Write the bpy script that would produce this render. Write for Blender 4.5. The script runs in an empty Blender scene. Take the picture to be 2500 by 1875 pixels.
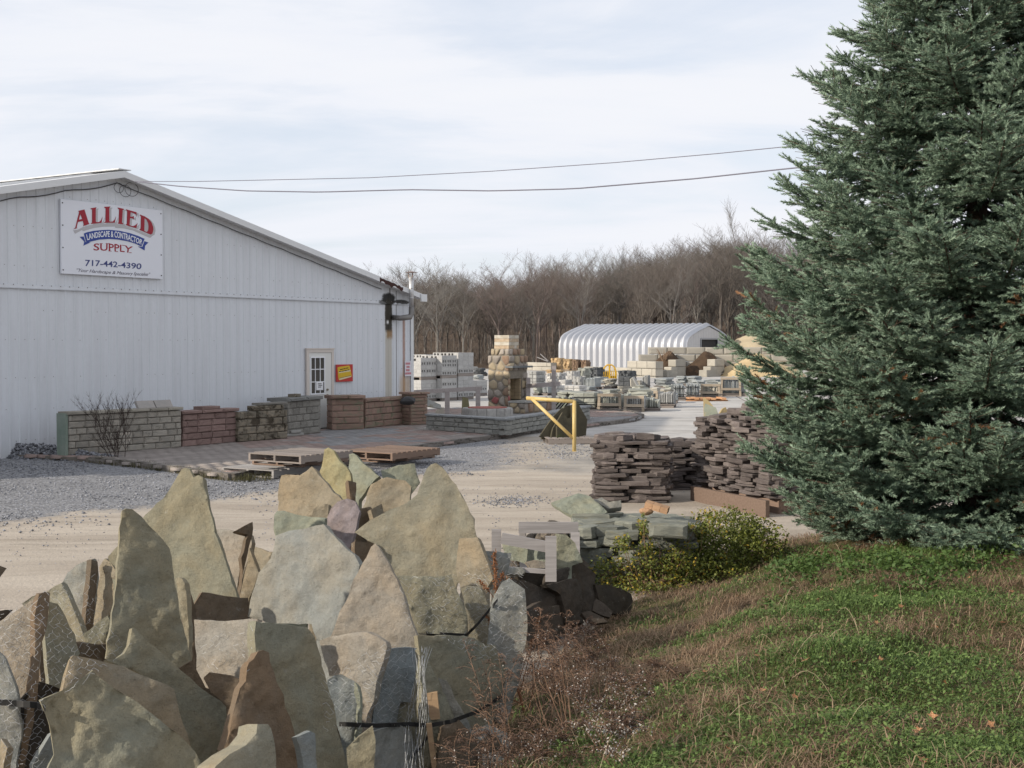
import bpy, bmesh, math, random
import numpy as np
from mathutils import Vector, Matrix, noise
from mathutils.geometry import delaunay_2d_cdt
from mathutils.bvhtree import BVHTree

SC = bpy.context.scene
COL = SC.collection
R = random.Random(11)
NR = np.random.RandomState(5)
rad = math.radians

# ------------------------------------------------------------------ camera
FPX, CAMZ = 3150.0, 2.30                      # focal length in photo pixels (2500 wide), eye height
PITCH = math.atan(96.5 / FPX)
cam_d = bpy.data.cameras.new("camera")
cam_d.sensor_width = 36.0
cam_d.lens = 36.0 * FPX / 2500.0
cam_d.clip_start, cam_d.clip_end = 0.1, 3000.0
cam = bpy.data.objects.new("camera", cam_d)
cam.location = (0, 0, CAMZ)
cam.rotation_euler = (math.pi / 2 - PITCH, 0, 0)
COL.objects.link(cam)
SC.camera = cam

# ------------------------------------------------------------------ sun, sky, exposure
SUN_DIR = Vector((-0.90, -0.43, 0.0)).normalized()
SUN_EL = rad(24.0)
to_sun = Vector((SUN_DIR.x * math.cos(SUN_EL), SUN_DIR.y * math.cos(SUN_EL), math.sin(SUN_EL)))
sun_d = bpy.data.lights.new("sun", "SUN")
sun_d.energy = 4.5
sun_d.angle = rad(0.9)
sun_d.color = (1.0, 0.90, 0.76)
sun = bpy.data.objects.new("sun", sun_d)
sun.location = (-30, -20, 40)
sun.rotation_euler = to_sun.to_track_quat("Z", "Y").to_euler()
COL.objects.link(sun)

world = bpy.data.worlds.new("World")
SC.world = world
world.use_nodes = True
wt = world.node_tree
for n in list(wt.nodes):
    wt.nodes.remove(n)
def wn(t, **k):
    n = wt.nodes.new(t)
    for a, b in k.items():
        setattr(n, a, b)
    return n
w_out = wn("ShaderNodeOutputWorld")
w_sky = wn("ShaderNodeTexSky", sky_type="NISHITA")
w_sky.sun_disc = False
w_sky.sun_elevation = SUN_EL
w_sky.sun_rotation = math.atan2(to_sun.x, to_sun.y)
w_sky.air_density, w_sky.dust_density, w_sky.ozone_density = 1.0, 1.2, 1.5
w_bg = wn("ShaderNodeBackground"); w_bg.inputs[1].default_value = 0.15
w_cl = wn("ShaderNodeBackground")
w_mix = wn("ShaderNodeMixShader")
w_geo = wn("ShaderNodeTexCoord")
w_sep = wn("ShaderNodeSeparateXYZ")
L = wt.links.new
L(w_geo.outputs["Generated"], w_sep.inputs[0])
def wmath(op, a, b=None, clamp=False):
    n = wn("ShaderNodeMath", operation=op); n.use_clamp = clamp
    for i, v in enumerate((a, b)):
        if v is None: continue
        if isinstance(v, (int, float)): n.inputs[i].default_value = v
        else: L(v, n.inputs[i])
    return n.outputs[0]
w_z = wmath("ADD", wmath("MAXIMUM", w_sep.outputs[2], 0.0), 0.22)
w_cx = wmath("DIVIDE", w_sep.outputs[0], w_z)
w_cy = wmath("DIVIDE", w_sep.outputs[1], w_z)
w_com = wn("ShaderNodeCombineXYZ")
L(w_cx, w_com.inputs[0]); L(w_cy, w_com.inputs[1])
w_map = wn("ShaderNodeMapping")
w_map.inputs["Rotation"].default_value = (0, 0, rad(-24))
w_map.inputs["Scale"].default_value = (1.0, 2.3, 1)
w_map.inputs["Location"].default_value = (3.1, 1.7, 0)
L(w_com.outputs[0], w_map.inputs[0])
def wnoise(scale, detail, rough, dist=0.0):
    n = wn("ShaderNodeTexNoise")
    n.inputs["Scale"].default_value = scale; n.inputs["Detail"].default_value = detail
    n.inputs["Roughness"].default_value = rough; n.inputs["Distortion"].default_value = dist
    L(w_map.outputs[0], n.inputs["Vector"])
    return n.outputs[0]
def wramp(v, lo, hi):
    n = wn("ShaderNodeMapRange", interpolation_type="SMOOTHSTEP"); n.clamp = True
    n.inputs[1].default_value = lo; n.inputs[2].default_value = hi
    L(v, n.inputs[0])
    return n.outputs[0]
n1 = wramp(wnoise(0.85, 7, 0.55, 0.5), 0.30, 0.68)      # cirrus sheets
n2 = wramp(wnoise(3.0, 7, 0.6, 0.3), 0.30, 0.72)         # finer streaks
cover = wmath("ADD", wmath("MULTIPLY", n1, 0.34), wmath("MULTIPLY", n2, 0.10))
cover = wmath("ADD", cover, 0.72, True)
w_cc = wn("ShaderNodeMix", data_type="RGBA")
w_cc.inputs[6].default_value = (0.755, 0.795, 0.88, 1)
w_cc.inputs[7].default_value = (0.835, 0.85, 0.895, 1)
L(n1, w_cc.inputs[0])
L(w_cc.outputs[2], w_cl.inputs[0])
w_cl.inputs[1].default_value = 1.0
L(w_sky.outputs[0], w_bg.inputs[0])
L(cover, w_mix.inputs[0]); L(w_bg.outputs[0], w_mix.inputs[1]); L(w_cl.outputs[0], w_mix.inputs[2])
L(w_mix.outputs[0], w_out.inputs[0])

SC.view_settings.view_transform = "Standard"
SC.view_settings.look = "None"
SC.view_settings.exposure = 0.12
SC.view_settings.gamma = 1.0
SC.view_settings.use_curve_mapping = False
SC.render.engine = "CYCLES"
SC.cycles.max_bounces = 6
SC.cycles.diffuse_bounces = 3
SC.cycles.use_denoising = True

# ------------------------------------------------------------------ photo geometry helpers
_cp, _sp = math.cos(PITCH), math.sin(PITCH)
def ray(u, v):
    x, y = (u - 1250.0) / FPX, -(v - 937.5) / FPX
    return Vector((x, _cp + y * _sp, -_sp + y * _cp))
def at(u, v, Y):
    d = ray(u, v)
    return Vector((0, 0, CAMZ)) + d * (Y / d.y)
def gnd(u, v, z=0.0):
    d = ray(u, v)
    return Vector((0, 0, CAMZ)) + d * ((z - CAMZ) / d.z)
def onplane(u, v, P, n):
    d = ray(u, v); C = Vector((0, 0, CAMZ))
    return C + d * ((P - C).dot(n) / d.dot(n))

# the yard's grid: everything is set out parallel to the big shed
GA = math.atan2(0.8424, 0.5389)               # direction of the gable wall
GX, GY = Vector((0.5389, 0.8424, 0)), Vector((-0.8424, 0.5389, 0))

# ------------------------------------------------------------------ object helpers
def tag(o, label=None, cat=None, group=None, kind=None):
    if label: o["label"] = label
    if cat: o["category"] = cat
    if group: o["group"] = group
    if kind or label: o["kind"] = kind or "thing"
    return o
def thing(name, label, cat, loc=(0, 0, 0), rz=0.0, group=None):
    o = bpy.data.objects.new(name, None)
    o.empty_display_size = 0.2
    o.location = loc; o.rotation_euler = (0, 0, rz)
    COL.objects.link(o)
    return tag(o, label, cat, group)
def link(name, me, mat=None, parent=None, loc=None, rot=None, scale=None, color=None):
    o = bpy.data.objects.new(name, me)
    if mat is not None and len(me.materials) == 0:
        me.materials.append(mat)
    if parent is not None: o.parent = parent
    if loc is not None: o.location = loc
    if rot is not None: o.rotation_euler = rot
    if scale is not None: o.scale = scale
    if color is not None: o.color = (*color, 1)
    COL.objects.link(o)
    return o

class MB:
    """collects boxes, bars, tubes and polygons into one mesh"""
    def __init__(s): s.v, s.f, s.mi, s.m = [], [], [], 0
    def add(s, vs, fs):
        b = len(s.v); s.v += [tuple(x) for x in vs]
        for f in fs: s.f.append([b + i for i in f]); s.mi.append(s.m)
        return s
    def box(s, x0, y0, z0, x1, y1, z1, M=None):
        vs = [Vector((x, y, z)) for z in (z0, z1) for y in (y0, y1) for x in (x0, x1)]
        if M is not None: vs = [M @ v for v in vs]
        return s.add(vs, [(0, 2, 3, 1), (4, 5, 7, 6), (0, 1, 5, 4), (2, 6, 7, 3), (0, 4, 6, 2), (1, 3, 7, 5)])
    def bar(s, a, b, w, t, up=(0, 0, 1)):
        """rectangular bar from a to b: w across, t along up"""
        a, b, up = Vector(a), Vector(b), Vector(up)
        d = (b - a).normalized(); sd = d.cross(up)
        if sd.length < 1e-4: sd = d.cross(Vector((1, 0, 0)))
        sd.normalize(); u2 = sd.cross(d)
        vs = [p + sd * (i * w / 2) + u2 * (j * t / 2) for p in (a, b) for j in (-1, 1) for i in (-1, 1)]
        return s.add(vs, [(0, 2, 3, 1), (4, 5, 7, 6), (0, 1, 5, 4), (2, 6, 7, 3), (0, 4, 6, 2), (1, 3, 7, 5)])
    def tube(s, pts, r, n=8, cap=True):
        pts = [Vector(p) for p in pts]
        rs = r if isinstance(r, (list, tuple)) else [r] * len(pts)
        rings, ref = [], None
        for i, p in enumerate(pts):
            d = (pts[min(i + 1, len(pts) - 1)] - pts[max(i - 1, 0)])
            d = d.normalized() if d.length > 1e-9 else Vector((0, 0, 1))
            if ref is None: ref = d.orthogonal().normalized()
            ref = (ref - d * ref.dot(d))
            ref = ref.normalized() if ref.length > 1e-6 else d.orthogonal().normalized()
            o = d.cross(ref)
            rings.append([p + (ref * math.cos(2 * math.pi * k / n) + o * math.sin(2 * math.pi * k / n)) * rs[i] for k in range(n)])
        vs = [v for g in rings for v in g]; fs = []
        for i in range(len(pts) - 1):
            for k in range(n):
                a, b = i * n + k, i * n + (k + 1) % n
                fs.append((a, b, b + n, a + n))
        if cap: fs += [tuple(range(n - 1, -1, -1)), tuple((len(pts) - 1) * n + k for k in range(n))]
        return s.add(vs, fs)
    def prism(s, poly, d):
        """polygon (3D points) pushed along vector d"""
        n = len(poly); d = Vector(d)
        vs = [Vector(p) for p in poly] + [Vector(p) + d for p in poly]
        return s.add(vs, [tuple(range(n)), tuple(range(2 * n - 1, n - 1, -1))] + [(i, i + n, (i + 1) % n + n, (i + 1) % n) for i in range(n)])
    def mesh(s, name, mats, smooth=False, fix=True):
        me = bpy.data.meshes.new(name)
        me.from_pydata(s.v, [], s.f)
        for m in (mats if isinstance(mats, (list, tuple)) else [mats]): me.materials.append(m)
        if any(s.mi): me.polygons.foreach_set("material_index", s.mi)
        if fix:
            bm = bmesh.new(); bm.from_mesh(me); bmesh.ops.recalc_face_normals(bm, faces=bm.faces); bm.to_mesh(me); bm.free()
        if smooth: me.polygons.foreach_set("use_smooth", [True] * len(me.polygons))
        me.update()
        return me
    def build(s, name, mats, parent=None, smooth=False, fix=True, **k):
        return link(name, s.mesh(name, mats, smooth, fix), None, parent, **k)

def np_mesh(name, V, F, mat, tint=None, smooth=False):
    """mesh straight from numpy arrays (V n x 3, F m x k); tint: value per vertex"""
    me = bpy.data.meshes.new(name)
    V = np.asarray(V, np.float32); F = np.asarray(F, np.int32)
    m, k = F.shape
    me.vertices.add(len(V)); me.vertices.foreach_set("co", V.ravel())
    me.loops.add(m * k); me.loops.foreach_set("vertex_index", F.ravel())
    me.polygons.add(m)
    me.polygons.foreach_set("loop_start", np.arange(0, m * k, k, dtype=np.int32))
    if tint is not None:
        tint = np.asarray(tint, np.float32)
        if tint.ndim == 1:
            a = me.attributes.new("tint", "FLOAT", "POINT"); a.data.foreach_set("value", tint)
        else:
            a = me.attributes.new("tint", "FLOAT_COLOR", "POINT")
            a.data.foreach_set("color", np.concatenate([tint, np.ones((len(tint), 1), np.float32)], 1).ravel())
    me.materials.append(mat)
    if smooth: me.polygons.foreach_set("use_smooth", np.ones(m, bool))
    me.update(calc_edges=True)
    return me

# ------------------------------------------------------------------ materials
class NT:
    def __init__(s, name, rough=0.85, spec=0.25, metal=0.0):
        s.mat = bpy.data.materials.new(name); s.mat.use_nodes = True
        s.t = s.mat.node_tree; s.b = s.t.nodes["Principled BSDF"]
        s.b.inputs["Roughness"].default_value = rough
        s.b.inputs["Specular IOR Level"].default_value = spec
        s.b.inputs["Metallic"].default_value = metal
        s._obj = s._geo = s._inf = None
    def n(s, t, **k):
        n = s.t.nodes.new(t)
        for a, b in k.items(): setattr(n, a, b)
        return n
    def l(s, a, i):
        if isinstance(a, (int, float)): i.default_value = a
        elif isinstance(a, (tuple, list)): i.default_value = (*a, 1) if len(a) == 3 and i.type == "RGBA" else a
        else: s.t.links.new(a, i)
    def obj(s):
        if s._obj is None: s._obj = s.n("ShaderNodeTexCoord").outputs["Object"]
        return s._obj
    def pos(s):
        if s._geo is None: s._geo = s.n("ShaderNodeNewGeometry")
        return s._geo.outputs["Position"]
    def info(s, w):
        if s._inf is None: s._inf = s.n("ShaderNodeObjectInfo")
        return s._inf.outputs[w]
    def attr(s, a, w="Color"):
        return s.n("ShaderNodeAttribute", attribute_name=a).outputs[w]
    def m(s, op, a, b=0.0, clamp=False):
        n = s.n("ShaderNodeMath", operation=op); n.use_clamp = clamp
        s.l(a, n.inputs[0]); s.l(b, n.inputs[1]); return n.outputs[0]
    def vm(s, op, a, b):
        n = s.n("ShaderNodeVectorMath", operation=op); s.l(a, n.inputs[0])
        if op == "SCALE": s.l(b, n.inputs[3])
        else: s.l(b, n.inputs[1])
        return n.outputs[0]
    def sep(s, v):
        n = s.n("ShaderNodeSeparateXYZ"); s.l(v, n.inputs[0]); return n.outputs
    def noise(s, v, scale, detail=5, rough=0.55, dist=0.0):
        n = s.n("ShaderNodeTexNoise"); s.l(v, n.inputs["Vector"])
        n.inputs["Scale"].default_value = scale; n.inputs["Detail"].default_value = detail
        n.inputs["Roughness"].default_value = rough; n.inputs["Distortion"].default_value = dist
        return n.outputs[0]
    def step(s, v, lo, hi):
        n = s.n("ShaderNodeMapRange", interpolation_type="SMOOTHSTEP"); n.clamp = True
        s.l(v, n.inputs[0]); s.l(lo, n.inputs[1]); s.l(hi, n.inputs[2]); return n.outputs[0]
    def mix(s, f, a, b, mode="MIX"):
        n = s.n("ShaderNodeMix", data_type="RGBA", blend_type=mode)
        s.l(f, n.inputs[0]); s.l(a, n.inputs[6]); s.l(b, n.inputs[7]); return n.outputs[2]
    def val(s, c, v, sat=1.0):
        n = s.n("ShaderNodeHueSaturation"); s.l(c, n.inputs["Color"]); s.l(v, n.inputs["Value"]); s.l(sat, n.inputs["Saturation"]); return n.outputs[0]
    def box(s, x, lo, hi, soft):
        return s.m("MULTIPLY", s.step(x, lo - soft, lo + soft), s.m("SUBTRACT", 1.0, s.step(x, hi - soft, hi + soft)))
    def bump(s, h, strength=0.3, dist=0.02):
        n = s.n("ShaderNodeBump"); n.inputs["Strength"].default_value = strength; n.inputs["Distance"].default_value = dist
        s.l(h, n.inputs["Height"]); s.l(n.outputs[0], s.b.inputs["Normal"]); return n
    def color(s, c): s.l(c, s.b.inputs["Base Color"]); return s
    def rcoord(s):
        """object coordinates shifted per object, so that copies do not repeat"""
        o = s.info("Random")
        return s.vm("ADD", s.obj(), s.vm("SCALE", (17.3, 31.7, 11.9), o))

_MC = {}
def rock(name, c1, c2, c3=None, scale=6.0, rand=0.3, rough=0.9, bump=0.4, bscale=30.0, lo=0.35, hi=0.65, objcol=False, spec=0.2, bdist=0.02, w3=(0.58, 0.7)):
    """mottled mineral / wood-like surface: two tones by noise, a third in patches, a value shift per piece"""
    if name in _MC: return _MC[name]
    N = NT(name, rough, spec)
    P = N.rcoord()
    a = N.noise(P, scale, 6, 0.6)
    c = N.mix(N.step(a, lo, hi), c1, c2)
    if objcol: c = N.mix(1.0, c, N.info("Color"), "MULTIPLY")
    if c3 is not None: c = N.mix(N.step(N.noise(P, scale * 0.55, 5, 0.65, 0.6), *w3), c, c3)
    g = N.noise(P, bscale * 1.7, 4, 0.7)
    v = N.m("ADD", 1.0 - rand / 2 - 0.12, N.m("MULTIPLY", N.info("Random"), rand))
    v = N.m("ADD", v, N.m("MULTIPLY", g, 0.24))
    N.color(N.val(c, v))
    N.bump(N.m("ADD", N.noise(P, bscale, 6, 0.65), N.m("MULTIPLY", N.noise(P, bscale * 4, 3, 0.6), 0.4)), bump, bdist)
    _MC[name] = N.mat
    return N.mat
def plain(name, c, rough=0.6, spec=0.3, metal=0.0, var=0.08, scale=4.0):
    if name in _MC: return _MC[name]
    N = NT(name, rough, spec, metal)
    N.color(N.val(c, N.m("ADD", 1.0 - var, N.m("MULTIPLY", N.noise(N.rcoord(), scale, 6, 0.65), 2 * var))))
    _MC[name] = N.mat
    return N.mat
def wood(name, c1, c2, rand=0.3, stretch=(2, 40, 40), rough=0.85):
    if name in _MC: return _MC[name]
    N = NT(name, rough, 0.2)
    mp = N.n("ShaderNodeMapping"); N.l(N.rcoord(), mp.inputs[0]); mp.inputs["Scale"].default_value = stretch
    a = N.noise(mp.outputs[0], 1.0, 5, 0.6)
    c = N.mix(N.step(a, 0.3, 0.7), c1, c2)
    N.color(N.val(c, N.m("ADD", 1.0 - rand / 2, N.m("MULTIPLY", N.info("Random"), rand))))
    N.bump(a, 0.25, 0.005)
    _MC[name] = N.mat
    return N.mat

# ------------------------------------------------------------------ shared small meshes
def rough_block(name, seed, mat, bulge=0.035, jit=0.012):
    """unit masonry block (1 x 1 x 1, front at y=0) with a pillowed split face"""
    r = random.Random(seed)
    j = lambda s=jit: (r.random() - .5) * 2 * s
    v = [(0.004 + abs(j()), 0.03, .015 + abs(j())), (.996 - abs(j()), .03, .015 + abs(j())), (.996 - abs(j()), .03, .985 - abs(j())), (0.004 + abs(j()), .03, .985 - abs(j())),
         (.0, 1, .0), (1, 1, .0), (1, 1, .99), (0, 1, .99)]
    ins = [(.10 + j(.04), -bulge - abs(j(.03)), .18 + j(.06)), (.5 + j(.1), -bulge - abs(j(.04)), .15 + j(.05)), (.90 + j(.04), -bulge - abs(j(.03)), .18 + j(.06)),
           (.90 + j(.04), -bulge - abs(j(.03)), .82 + j(.06)), (.5 + j(.1), -bulge - abs(j(.04)), .85 + j(.05)), (.10 + j(.04), -bulge - abs(j(.03)), .82 + j(.06))]
    v += ins
    f = [(8, 9, 12, 13), (9, 10, 11, 12), (0, 1, 10, 9, 8), (1, 2, 11, 10), (2, 3, 13, 12, 11), (3, 0, 8, 13),
         (0, 4, 5, 1), (1, 5, 6, 2), (2, 6, 7, 3), (3, 7, 4, 0), (4, 7, 6, 5)]
    m = MB(); m.add(v, f)
    return m.mesh(name, mat)
def slab_mesh(name, seed, mat, n=9, jag=0.16, zj=0.12):
    """unit irregular flat stone: centred in x, y; z from 0 to 1"""
    r = random.Random(seed)
    ring = []
    for k in range(n):
        a = 2 * math.pi * (k + r.uniform(-.25, .25)) / n
        c, s = math.cos(a), math.sin(a)
        q = 0.5 / max(abs(c), abs(s)) * (1 - r.uniform(0, jag))
        ring.append((c * q, s * q))
    v = []
    for z, sc in ((0.0, .97), (.25, 1.0), (.78, 1.0), (1.0, .96)):
        for (x, y) in ring:
            k = sc * (1 + r.uniform(-.06, .03))
            v.append((x * k, y * k, z + r.uniform(-zj, zj) * (0.6 if z in (0.0, 1.0) else 1)))
    f = [tuple(range(n - 1, -1, -1)), tuple(3 * n + k for k in range(n))]
    for l in range(3):
        for k in range(n):
            f.append((l * n + k, l * n + (k + 1) % n, (l + 1) * n + (k + 1) % n, (l + 1) * n + k))
    m = MB(); m.add(v, f)
    return m.mesh(name, mat)
def boulder_mesh(name, seed, mat, sub=2):
    bm = bmesh.new(); bmesh.ops.create_icosphere(bm, subdivisions=sub, radius=0.5)
    o = Vector((seed * 3.1, seed * 7.7, 1.3))
    for v in bm.verts:
        v.co *= 1 + 0.35 * noise.noise(v.co * 2.2 + o) + 0.12 * noise.noise(v.co * 6 + o)
    me = bpy.data.meshes.new(name); bm.to_mesh(me); bm.free(); me.materials.append(mat)
    return me
# ------------------------------------------------------------------ ground
def vnoise(x, y, seed=0):
    xi, yi = np.floor(x).astype(np.int64), np.floor(y).astype(np.int64)
    fx, fy = x - xi, y - yi
    fx, fy = fx * fx * (3 - 2 * fx), fy * fy * (3 - 2 * fy)
    def h(a, b):
        n = (a * 374761393 + b * 668265263 + seed * 982451653) & 0x7FFFFFFF
        n = ((n ^ (n >> 13)) * 1274126177) & 0x7FFFFFFF
        return ((n ^ (n >> 16)) & 0xFFFF) / 65535.0
    return (h(xi, yi) * (1 - fx) + h(xi + 1, yi) * fx) * (1 - fy) + (h(xi, yi + 1) * (1 - fx) + h(xi + 1, yi + 1) * fx) * fy
def fbm(x, y, seed=0, oct=4):
    s, a, t = 0, .5, 0
    for i in range(oct):
        s = s + a * vnoise(x * 2 ** i, y * 2 ** i, seed + i); t += a; a *= .5
    return s / t
def sst(x, a, b):
    t = np.clip((x - a) / (b - a), 0, 1); return t * t * (3 - 2 * t)

xs = np.unique(np.concatenate([np.linspace(-700, -60, 17), np.linspace(-60, -16, 45), np.arange(-16, 16.01, .2), np.linspace(16, 60, 45), np.linspace(60, 700, 17)]))
ys = np.unique(np.concatenate([np.linspace(-120, 0, 13), np.arange(0, 48.01, .2), np.linspace(48, 140, 70), np.linspace(140, 320, 40), np.linspace(320, 1500, 12)]))
gx, gy = np.meshgrid(xs, ys)
gz = (fbm(gx * .7, gy * .7, 3) - .5) * .05 * sst(gy, 2, 8) * (1 - sst(gy, 100, 130))
gz += sst(gy, 130, 330) * (11 + 5 * sst(gx, -20, 60))
gz -= 0.0
# zones: distance across the drive (edge of the sand strip runs from the lower left up to the middle)
E0, ED = np.array([-6.4, 16.1]), np.array([.64, .768]); EN = np.array([-.768, .64])
wob = (fbm(gx * .5, gy * .5, 9) - .5) * 1.8 + (fbm(gx * 2.2, gy * 2.2, 12) - .5) * .5
td = (gx - E0[0]) * EN[0] + (gy - E0[1]) * EN[1] + wob
ta = (gx - E0[0]) * ED[0] + (gy - E0[1]) * ED[1]
far = sst(gy + wob * 1.5 + gx * .2, 30.5, 35)
grav = sst(td, -.1, 1.1) * (1 - sst(gy, 31, 34)) * np.where(ta > 6, 1 - .75 * sst(gx, -1.2, .8), 1)
mid = sst(gx + wob * .8, -.6, 1.4) * sst(gy, 21, 24) * (1 - far) * .8
sand = (1 - grav)
Z3 = np.stack([grav * (1 - far), far, np.maximum(mid, sst(gy, 120, 132) * 0)], -1)
woodsm = sst(gy + gx * .05, 118, 128)
Z3 = Z3 * (1 - woodsm[..., None])
ny, nx = gx.shape
V = np.stack([gx, gy, gz], -1).reshape(-1, 3)
idx = np.arange(nx * ny).reshape(ny, nx)
F = np.stack([idx[:-1, :-1], idx[:-1, 1:], idx[1:, 1:], idx[1:, :-1]], -1).reshape(-1, 4)
N = NT("yard_ground", 0.95, 0.1)
P = N.pos()
mp = N.n("ShaderNodeMapping"); N.l(P, mp.inputs[0]); mp.inputs["Rotation"].default_value = (0, 0, rad(-50)); mp.inputs["Scale"].default_value = (.25, 1.6, 1)
trk = N.noise(mp.outputs[0], 1.0, 5, 0.6)
fine = N.noise(P, 26, 6, 0.7)
vor = N.n("ShaderNodeTexVoronoi"); N.l(P, vor.inputs["Vector"]); vor.inputs["Scale"].default_value = 28
big = N.noise(P, .8, 5, 0.6)
z = N.attr("tint")
zs = N.n("ShaderNodeSeparateColor"); N.l(z, zs.inputs[0])
sandc = N.mix(N.step(trk, .35, .65), (.335, .29, .24), (.42, .37, .31))
gravc = N.mix(N.step(fine, .35, .65), (.145, .147, .160), (.285, .285, .288))
gravc = N.val(gravc, N.m("ADD", .62, N.m("MULTIPLY", N.sep(vor.outputs["Color"])[0], .7)))
dust = N.mix(N.step(N.m("ADD", N.m("MULTIPLY", trk, .5), N.m("MULTIPLY", big, .5)), .40, .58), (.36, .345, .325), (.455, .44, .42))
midc = N.mix(N.step(big, .4, .6), (.26, .245, .225), (.36, .33, .29))
fuzz = N.m("MULTIPLY", N.m("SUBTRACT", N.noise(P, 3.2, 7, .72), .5), 1.3)
gm = N.step(N.m("ADD", zs.outputs[0], N.m("MULTIPLY", fuzz, 1.3)), .15, .9)
c = N.mix(gm, sandc, gravc)
c = N.mix(N.step(N.m("ADD", zs.outputs[2], fuzz), .3, .8), c, midc)
c = N.mix(N.step(N.m("ADD", zs.outputs[1], N.m("MULTIPLY", fuzz, .7)), .3, .7), c, dust)
wy = N.sep(P)[1]
c = N.mix(N.step(N.m("ADD", wy, N.m("MULTIPLY", big, 8)), 122, 130), c, (.10, .072, .052))
ruts = N.step(N.noise(mp.outputs[0], 3.3, 6, .7, .4), .52, .70)
c = N.val(c, N.m("SUBTRACT", 1.0, N.m("MULTIPLY", ruts, .30)))
damp = N.step(N.noise(P, .33, 6, .7, .6), .56, .68)
c = N.val(c, N.m("SUBTRACT", 1.0, N.m("MULTIPLY", damp, .20)))
c = N.val(c, N.m("ADD", .74, N.m("MULTIPLY", fine, .52)))
N.color(c)
N.bump(N.m("ADD", fine, N.m("MULTIPLY", vor.outputs["Distance"], N.m("ADD", .3, gm))), .5, .02)
M_GROUND = N.mat
ground = link("ground", np_mesh("ground", V, F, M_GROUND, Z3.reshape(-1, 3), True))
tag(ground, kind="structure")

# ------------------------------------------------------------------ paved display terrace
T_Z = 0.10
tp = [(222, 1116), (400, 1136), (565, 1158), (700, 1132), (900, 1100), (1000, 1090), (1110, 1075), (1230, 1060), (1312, 1047), (1432, 1036), (1500, 1028), (1548, 1021), (1568, 1012), (1545, 1003), (1470, 996)]
TP = [gnd(u, v, T_Z) for u, v in tp]
back = [TP[-1] + GY * 3.5, TP[-1] + GY * 5.0 - GX * 4]
R0 = Vector((-8.67, 28.3, 0))
TPOLY = TP + back + [R0 + GX * 12 - GY * -.3, R0 - GX * 2.7 - GY * 0.2]
def in_poly(p, poly):
    c = False; j = len(poly) - 1
    for i in range(len(poly)):
        a, b = poly[i], poly[j]
        if (a[1] > p[1]) != (b[1] > p[1]) and p[0] < (b[0] - a[0]) * (p[1] - a[1]) / (b[1] - a[1]) + a[0]: c = not c
        j = i
    return c
M_PAVE = NT("terrace_pavers", .9, .15)
P = M_PAVE.pos()
M_PAVE.color(M_PAVE.val(M_PAVE.attr("tint"), M_PAVE.m("ADD", .72, M_PAVE.m("MULTIPLY", M_PAVE.noise(P, 2.2, 7, .7), .56))))
M_PAVE.bump(M_PAVE.noise(P, 60, 4, .6), .3, .01)
M_KERB = rock("kerb_concrete", (.155, .14, .125), (.205, .185, .17), (.06, .052, .042), 3, .3, w3=(.5, .62))
M_BED = rock("terrace_bed", (.12, .105, .09), (.17, .15, .13), None, 5, .1)
terrace = link("terrace", MB().prism([Vector((p.x, p.y, -.05)) for p in TPOLY], (0, 0, T_Z + .03)).mesh("terrace", M_BED))
tag(terrace, kind="structure")
pv, pf, pt = [], [], []
xs_ = np.arange(-4.0, 18.5, .305); ys_ = np.arange(-8.5, 3.5, .205)
for i, a in enumerate(xs_):
    for j, b in enumerate(ys_):
        o = (j % 2) * .15
        c0 = R0 + GX * (a + o + .15) + GY * (b + .1)
        if not in_poly(c0, TPOLY): continue
        if b > -.5 and a < 11.0: continue
        base = len(pv)
        h = T_Z + R.uniform(-.004, .003)
        sx, sy = .1512, .1012
        for (dx, dy, dz) in ((-sx, -sy, -.05), (sx, -sy, -.05), (sx, sy, -.05), (-sx, sy, -.05), (-sx * .985, -sy * .98, 0), (sx * .985, -sy * .98, 0), (sx * .985, sy * .98, 0), (-sx * .985, sy * .98, 0)):
            q = c0 + GX * dx + GY * dy
            pv.append((q.x, q.y, h + dz))
        pf += [[base + k for k in f] for f in ((4, 5, 6, 7), (0, 1, 5, 4), (1, 2, 6, 5), (2, 3, 7, 6), (3, 0, 4, 7))]
        n = fbm(np.array(a * .35), np.array(b * .55), 21, 3)
        if a > 11: n = n * .6 + .1
        n += R.uniform(-.03, .03)
        cc = (.25, .245, .245) if n < .44 else ((.285, .218, .195) if n < .56 else (.275, .245, .225))
        k = R.uniform(.86, 1.1)
        pt += [tuple(x * k for x in cc)] * 8
pav = link("paver", np_mesh("paver", pv, pf, M_PAVE.mat, pt), None, terrace)
tag(pav, kind="stuff")
# kerb stones along the open edge
km = [MB().box(0, -.06, -.02, 1, .10, 1).mesh("kerb_stone", M_KERB)]
for a, b in zip(TP[:-1], TP[1:]):
    d = b - a; n = max(1, round(d.length / .62))
    ang = math.atan2(d.y, d.x)
    for k in range(n):
        p = a + d * (k / n)
        link("kerb_stone", km[0], None, terrace, (p.x, p.y, -.04), (R.uniform(-.01, .01), 0, ang + R.uniform(-.012, .012)),
             (d.length / n - .012, 1, T_Z + .055 + R.uniform(-.006, .006)))

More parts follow.
